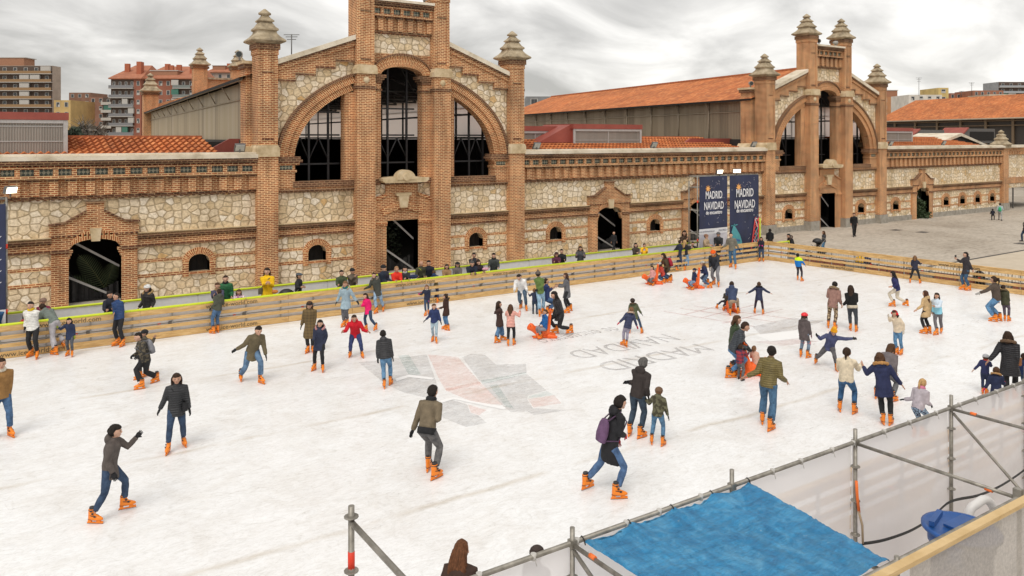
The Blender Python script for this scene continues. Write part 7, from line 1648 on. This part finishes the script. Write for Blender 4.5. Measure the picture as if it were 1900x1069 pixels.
sk('H', (858, 715), [(840, 985), (880, 985)], [(770, 878), (905, 800)], 170, 'child in navy coat with tan fur hood and hot pink glove above the rail', top=((.02, .028, .07), 'plain'), legs=(NV, 'plain'), hair=('short', MBR), fur=(.42, .24, .10), glove=(.80, .03, .16), hem=.14)
sk('H', (1010, 640), [(1005, 880), (1040, 880)], [(968, 735), (1030, 760)], 160, 'person in a blue jacket cut off by the right edge of the photo', top=((.02, .035, .11), 'plain'), legs=D(DJ), hair=('short', DBR))
# two people close to the scaffold
person('T', (857, 1001), [(840, 1230), (880, 1236)], [(822, 1120), (905, 1110)], 158, 'woman with very long chestnut hair close to the camera at the bottom', top=((.05, .028, .02), 'plain'), legs=D(DJ), hair=('xlong', (.11, .045, .02)), S=1.66, bulk=1.0)
person('T', (997, 1013), [(985, 1225), (1012, 1225)], None, 150, 'person with a dark cap mostly hidden behind the white mesh near the bottom', top=((.05, .05, .055), 'plain'), legs=(BK, 'plain'), hair=('short', DBR), hat=('beanie', (.05, .035, .03)))

# spectators in the walkway; plane = distance line they stand on
FRONT, MIDW, BACKW = -8.95, -8.5, -8.05
def sp(z, head, hands, face, label, plane=FRONT, lean=0.0, **k):
    return person(z, head, None, hands, face, label, plane=plane, hd=-lean, skates=False, group=G2, **k)
sp('K', (250, 671), [(240, 745), (290, 740)], -30, 'man in a maroon coat and sunglasses behind the boys at the left barrier', MIDW, top=((.16, .02, .05), 'plain'), hair=('short', LBR), hat=('beanie', (.25, .16, .12)))
sp('K', (152, 757), [(120, 805), (150, 806)], 0, 'small child in red and purple hat peering over the left barrier', FRONT, top=((.45, .03, .03), 'puffer'), hair=('bob', DBR), hat=('beanie', (.28, .03, .14)))
sp('K', (640, 632), [(625, 740), (655, 735)], 40, 'dark haired spectator in a navy coat next to the young man in blue', MIDW, top=((.02, .022, .035), 'plain'), hair=('bun', BLK))
sp('K', (858, 592), [(802, 736), (880, 730)], -40, 'woman in a white beanie and black jacket with tan furry hood', MIDW, top=((.025, .022, .022), 'puffer'), hair=('long', BLK), hat=('beanie', (.72, .72, .70)), fur=(.34, .22, .10))
sp('B', (95, 183), [(70, 275), (120, 270)], -10, 'short haired woman in a tan scarf beside the man in green', FRONT, top=((.06, .06, .10), 'plain'), hair=('short', MBR), scarf=(.35, .24, .12))
sp('B', (157, 128), [(130, 300), (205, 300)], -5, 'man in a green ribbed puffer jacket with a black neck warmer', MIDW, top=((.02, .12, .045), 'puffer'), hair=('short', DBR), scarf=BK)
sp('B', (260, 235), [(215, 312), (315, 308)], 0, 'girl in a pink and white patterned jacket resting her arms on the rail', FRONT, top=((.72, .60, .64), 'pattern', (.35, .12, .25)), hair=('long', MBR), S=1.35, lean=.1)
sp('B', (474, 70), [(470, 182), (492, 182)], -15, 'woman in a bright yellow raincoat looking at her phone', MIDW, top=((.82, .50, .01), 'plain'), hair=('long', DBR), bag=((.12, .11, .08), 1), hem=.15, curl=45)
sp('B', (718, 108), [(742, 215), (764, 214)], 70, 'man in a flat cap and black jacket holding out a phone', MIDW, top=((.022, .022, .025), 'plain'), hair=('short', DBR), hat=('cap', (.09, .11, .13)), curl=45)
sp('B', (1044, 88), [(1020, 200), (1070, 200)], 15, 'woman in a dark green coat behind the pale blue coat', MIDW, top=((.06, .08, .04), 'plain'), hair=('short', BLK))
sp('B', (1126, 73), [(1150, 128), (1160, 190)], 20, 'man in a brown coat and black beanie holding his chin', MIDW, top=((.12, .095, .07), 'plain'), hair=('short', BLK), hat=('beanie', BK))
sp('L', (908, 640), [(942, 746), (966, 748)], 35, 'man in a navy puffer and black beanie leaning on the rail by the central pier', FRONT, top=((.016, .024, .045), 'puffer'), hair=('short', BLK), hat=('beanie', BK), lean=.1)
sp('L', (988, 650), [(985, 738), (1020, 742)], 10, 'older woman in a red coat with short blonde hair', FRONT, top=((.70, .035, .02), 'plain'), hair=('short', (.30, .17, .09)), lean=.1)
sp('L', (1040, 650), [(1040, 725), (1066, 728)], 5, 'woman with long black hair between the red coat and the bald man', FRONT, top=((.03, .03, .035), 'plain'), hair=('long', BLK), lean=.05, scarf=(.6, .58, .55))
sp('L', (1140, 615), [(1120, 712), (1160, 715)], 25, 'bald man in an olive jacket with a yellow shoulder bag', MIDW, top=((.05, .05, .03), 'plain'), hair=('bald', GRY), bag=((.55, .6, .03), -1))
sp('L', (1187, 612), [(1170, 715), (1218, 712)], 0, 'upright man in a black jacket right of the bald man', MIDW, top=((.012, .015, .025), 'plain'), hair=('short', BLK))
sp('C', (441, 135), [(425, 228), (460, 228)], 0, 'woman in a light brown coat with dark bobbed hair', FRONT, top=((.30, .18, .09), 'plain'), hair=('bob', BLK), hem=.1)
sp('C', (530, 117), [(510, 222), (548, 224)], 10, 'woman in a grey coat and black beret', FRONT, top=((.17, .15, .14), 'knit'), hair=('bob', BLK), hat=('cap', BK), glove=BK)
sp('C', (650, 108), [(650, 212), (672, 208)], 10, 'grey haired man in navy bent forward with clasped hands on the rail', FRONT, top=((.02, .025, .045), 'plain'), hair=('short', (.08, .075, .07)), S=1.72, lean=.35)
sp('C', (704, 100), [(735, 205), (758, 200)], 20, 'woman in a dark jacket with wavy hair and a pink bundle', FRONT, top=((.03, .02, .025), 'plain'), hair=('long', DBR), lean=.2)
sp('C', (667, 40), [(650, 95), (690, 95)], 5, 'man in black standing behind the two spectators leaning on the rail', BACKW, top=((.025, .025, .03), 'plain'), hair=('short', BLK))
sp('C', (830, 42), [(790, 160), (868, 165)], 0, 'man in a dark waxed parka and black scarf standing upright', MIDW, top=((.045, .052, .05), 'plain'), hair=('short', BLK), scarf=BK, hem=.1, bulk=1.08)
sp('C', (1348, 36), [(1330, 115), (1370, 118)], 10, 'woman in a plum coat and knit hat right of the rink lettering', FRONT, top=((.09, .02, .045), 'plain'), hair=('long', DBR), hat=('beanie', (.07, .03, .03)))
sp('C', (1390, 10), [(1372, 100), (1415, 100)], 0, 'man in a black zipped jacket beside the woman in plum', MIDW, top=((.012, .013, .015), 'plain'), hair=('short', BLK))
sp('T', (1077, 457), [(1070, 473), (1084, 474)], 0, 'woman in a grey parka with furry hood alone by the rail', MIDW, top=((.075, .075, .085), 'plain'), hair=('bob', DBR), fur=(.12, .10, .09), hem=.12)
sp('F', (95, 248), [(112, 335), (128, 332)], 20, 'woman with long black hair in a brown coat beside the yellow child', MIDW, top=((.06, .045, .035), 'plain'), hair=('long', BLK))
sp('F', (172, 252), [(150, 330), (200, 322)], 10, 'child in a bright yellow puffer jacket sitting at the rail', FRONT, top=((.85, .46, .01), 'puffer'), hair=('short', BLK), S=1.3)
sp('F', (535, 135), [(560, 210), (575, 212)], 20, 'person in a brown furry coat walking beyond the rail', -7.1, top=((.09, .05, .03), 'pattern', (.03, .02, .015)), hair=('bob', DBR), gz=-.35)
sp('F', (608, 236), [(585, 292), (612, 290)], -20, 'dark haired spectator resting chin on the rail near the embracing couple', FRONT, top=((.02, .02, .02), 'plain'), hair=('short', BLK), S=1.5, lean=.15)
sp('F', (732, 168), [(770, 270), (785, 268)], 60, 'spectator in a beige fleece and brown hat before the grey banner', FRONT, top=((.42, .31, .20), 'knit'), hair=('short', MBR), hat=('beanie', (.26, .14, .09)))
sp('F', (840, 150), [(815, 262), (855, 265)], -10, 'smiling man in a black coat, grey scarf and beanie before the navy banner', FRONT, top=((.016, .017, .02), 'puffer'), hair=('short', GRY), hat=('beanie', (.12, .11, .11)), scarf=(.12, .12, .13))
person('T', (1139, 430), None, [(1134, 452), (1145, 452)], 10, 'man in a black coat standing in the doorway between the gatehouses', plane=-.6, gz=-.35, skates=False, group=G3, top=((.022, .022, .025), 'plain'), hair=('bald', GRY))
# plaza
def pz(z, head, feet, hands, face, label, **k): return person(z, head, feet, hands, face, label, gz=GZ, skates=False, group=G3, **k)
pz('J', (595, 62), [(592, 246), (601, 240)], [(572, 150), (620, 150)], 10, 'man all in black walking alone across the plaza', top=((.012, .012, .014), 'plain'), legs=(BK, 'plain'), hair=('short', BLK))
pz('J', (1652, 30), [(1645, 117), (1664, 114)], [(1630, 70), (1672, 66)], 175, 'small child in dark clothes holding an adult by the hand on the plaza', top=((.018, .02, .03), 'plain'), legs=(BK, 'plain'), hair=('short', BLK), S=1.1)
pz('J', (1708, -12), [(1700, 116), (1720, 122)], [(1685, 60), (1738, 40)], 175, 'adult in a pale blue jacket with a green backpack by the far wall', top=((.42, .50, .54), 'plain'), legs=((.35, .34, .33), 'plain'), hair=('short', DBR), pack=(.05, .42, .20))
pz('T', (1904, 405), [(1896, 448), (1908, 450)], None, -60, 'person with a brown backpack at the right edge of the plaza', top=((.04, .03, .04), 'plain'), legs=D(DJ), hair=('short', DBR), pack=(.15, .07, .05))
pz('J', (362, 200), [(360, 368), (378, 366)], [(338, 285), (345, 290)], -90, 'woman in a dark quilted jacket pushing a stroller behind the end barrier', top=((.04, .045, .055), 'puffer'), legs=D((.10, .22, .36)), hair=('long', MBR), curl=50)
pz('J', (92, 222), [(120, 388), (138, 385)], [(70, 300), (95, 298)], -60, 'man in a black furry hooded jacket bending just behind the rink corner', top=((.015, .014, .016), 'plain'), legs=D(DJ), hair=('short', BLK), fur=(.10, .06, .045), S=1.75)
pz('F', (1306, 118), [(1290, 345), (1320, 345)], [(1275, 215), (1330, 215)], 178, 'person in a black hooded coat behind the rink corner', top=((.015, .015, .016), 'plain'), legs=(BK, 'plain'), hair=('short', BLK), hood=True, bulk=1.1)
pz('J', (642, 360), [(625, 520), (655, 525)], [(620, 440), (660, 440)], 170, 'seated person in yellow with dark hair seen through the end barrier', top=((.75, .42, .02), 'plain'), legs=(NV, 'plain'), hair=('short', BLK), S=1.55, hip=(642, 465))
pz('J', (1550, 474), [(1530, 660), (1570, 665)], [(1510, 570), (1590, 570)], 175, 'dark clothed person sitting behind the end barrier right of the man with the phone', top=((.025, .022, .025), 'plain'), legs=(BK, 'plain'), hair=('short', BLK), S=1.6, hip=(1550, 590))
pz('J', (690, 366), [(690, 525), (710, 525)], None, 175, 'second seated person close to the one in yellow, behind the end barrier', top=((.02, .025, .06), 'plain'), legs=(NV, 'plain'), hair=('short', BLK), S=1.5, hip=(690, 470))
finish()
# phone in the hand of the man at the end barrier
q = cam_pt(1440 + 1369 / 4.111, 380 + 398 / 4.111, (on_ground(1440 + 1447 / 4.111, 380 + 652 / 4.111) - CAM).dot(FW) + .1); mb = MB(); mb.obox(q, RT * .04, FW * .006, Vector((0, 0, .08))); tag(mb.build('phone', M['black'], loc=q), 'black phone raised by the man at the end barrier', 'phone')

# ------------------------------------------------------------------ orange seal skating aids
def seal(px, py, face, label, first=[None], k=1.0):
    g = on_ground(px, py); tc_ = CAM - g; tc_.z = 0; tc_.normalize(); sr = Vector((-tc_.y, tc_.x, 0)); sr = sr if sr.dot(RT) > 0 else -sr
    Fd = tc_ * math.cos(R(face)) + sr * math.sin(R(face)); yaw = math.atan2(Fd.y, Fd.x) - math.pi / 2
    if first[0] is None:
        mb = MB(); rings = []
        for y, z, rx, rz in ((-.44, .10, .07, .05), (-.34, .17, .15, .12), (-.10, .21, .19, .17), (.14, .215, .17, .165), (.32, .25, .12, .135), (.44, .33, .13, .14), (.55, .36, .125, .125), (.64, .34, .09, .085), (.70, .32, .045, .045)):
            rings.append([(rx * math.cos(a), y, z + rz * math.sin(a)) for a in [2 * math.pi * i / 14 for i in range(14)]])
        mb.loft(rings); rings = []
        for y, z, rx, ry in ((-.20, .16, .24, .20), (-.29, .36, .19, .15), (-.36, .56, .125, .095), (-.41, .74, .085, .07), (-.43, .86, .075, .055), (-.43, .93, .04, .03)):
            rings.append([(rx * math.cos(a), y + ry * math.sin(a), z) for a in [2 * math.pi * i / 12 for i in range(12)]])
        mb.loft(rings); mb.tube([(-.19, -.42, .87), (.19, -.42, .87)], .025, 8)
        for sg in (-1, 1):
            mb.loft([ell(Vector((sg * x, y, z)), Vector((.3 * sg, 1, 0)).normalized(), Vector((0, 0, 1)), ry, rz, 10) for x, y, z, ry, rz in ((.10, .22, .14, .10, .06), (.24, .18, .07, .09, .04), (.34, .12, .045, .06, .025))])
            mb.tube([(sg * .12, -.25, .06), (sg * .17, -.5, .045), (sg * .2, -.72, .04)], [.09, .075, .04], 10)
            mb.tube([(sg * .10, -.4, .03), (sg * .10, .45, .03)], .03, 6)
        o = later(mb, 'seal_skating_aid', M['orange'], None, .02, None, 0, 4, loc=(0, 0, 0)); finish()
        e_ = MB()
        for sg in (-1, 1): e_.blob((sg * .115, .565, .41), .02, 6, 5)
        e_.build('eyes', EYE, o); first[0] = o
    else: o = copy_tree(first[0])
    o.location = g; o.rotation_euler.z = yaw; o.scale = (k * .80, k * .66, k * .98); tag(o, label, 'skating aid', 'orange seal skating aids'); return o
seal(730 + 1225 / 4.4556, 460 + 742 / 4.4556, -80, 'orange seal carrying the boy in bright blue, pushed by the woman in black', k=1.05)
seal(1160 + 240 / 4.86, 400 + 618 / 4.86, -75, 'leftmost orange seal, carrying the child in pale pink')
seal(1160 + 612 / 4.86, 400 + 655 / 4.86, -70, 'orange seal in front of the girl in the grey knit hat')
seal(1160 + 945 / 4.86, 400 + 858 / 4.86, -165, 'orange seal behind the child in khaki trousers')
seal(1320 + 335 / 4.2767, 560 + 585 / 4.2767, 120, 'large looking orange seal beside the toddler in plaid', k=1.05)
sk('C', (1255, 508), [(1190, 748), (1215, 755)], [(1204, 642), (1225, 650)], -65, 'boy in a bright blue jacket riding the nearest orange seal', top=((.01, .11, .34), 'puffer'), legs=((.26, .25, .28), 'plain'), hair=('short', MBR), S=1.12, hip=(1250, 668))
finish()

# ------------------------------------------------------------------ strollers, small things on the rail
def stroller(x, y, z, yaw, label, first=[None]):
    if first[0]:
        o = copy_tree(first[0]); o.location = (x, y, z); o.rotation_euler.z = yaw; o['label'] = label; return o
    root = thing('stroller', label, 'stroller', (0, 0, 0), 'strollers around the rink')
    mb = MB()
    for s_ in (-.24, .24): mb.tube([(s_, .42, .12), (s_, -.30, .72), (s_, -.52, 1.0)], .014, 6); mb.tube([(s_, -.36, .12), (s_, .16, .62)], .014, 6)
    mb.tube([(-.24, -.52, 1.0), (.24, -.52, 1.0)], .02, 8); mb.build('frame', M['galv'], root)
    mb = MB(); mb.loft([[(-.2, .3, .38), (.2, .3, .38), (.2, .3, .46), (-.2, .3, .46)], [(-.2, -.1, .36), (.2, -.1, .36), (.2, -.1, .46), (-.2, -.1, .46)], [(-.2, -.32, .78), (.2, -.32, .78), (.2, -.26, .84), (-.2, -.26, .84)]], smooth=False); mb.build('seat', M['black'], root)
    mb = MB(); mb.blob((0, -.12, .78), (.26, .30, .24), 12, 8, f=lambda d: 1 if d.z > -.1 else .5); mb.build('canopy', M['black'], root)
    for a, b in ((-.26, .42), (.26, .42), (-.26, -.36), (.26, -.36)):
        mb = MB(); mb.tube([(a - .02, b, .12), (a + .02, b, .12)], .12, 14); mb.build('wheel', M['black'], root)
    root.location = (x, y, z); root.rotation_euler.z = yaw; first[0] = root; return root
q = on_plane(525, 535, -8.4); stroller(q.x, -8.4, 0.0, R(80), 'black stroller parked between the yellow raincoat and the flat capped man')
q = on_ground(1440 + 300 / 4.111, 380 + 385 / 4.111, GZ); stroller(q.x, q.y, GZ, R(60), 'dark stroller pushed by the woman behind the end barrier')
def bundle(z, p, r, c, label, y=YF + .12, kind='plain'):
    zx, zy, zs = ZN[z]; q = on_plane(zx + p[0] / zs, zy + p[1] / zs, y); mb = MB(); mb.blob((q.x, y, 1.04 + r[2]), r, 12, 8, f=lambda d: 1 + .12 * noise.noise(d * 2.5)); tag(mb.build('folded_coat', cloth(c, kind), loc=q), label, 'folded coat')
bundle('C', (760, 196), (.16, .09, .07), (.66, .35, .42), 'pink bundle lying on the rail beside the wavy haired woman'); bundle('C', (168, 255), (.2, .1, .08), (.02, .03, .08), 'navy bundle lying on the rail left of the bald man'); bundle('B', (535, 262), (.12, .08, .07), (.5, .18, .04), 'small orange and brown bag on the rail beside the stroller')
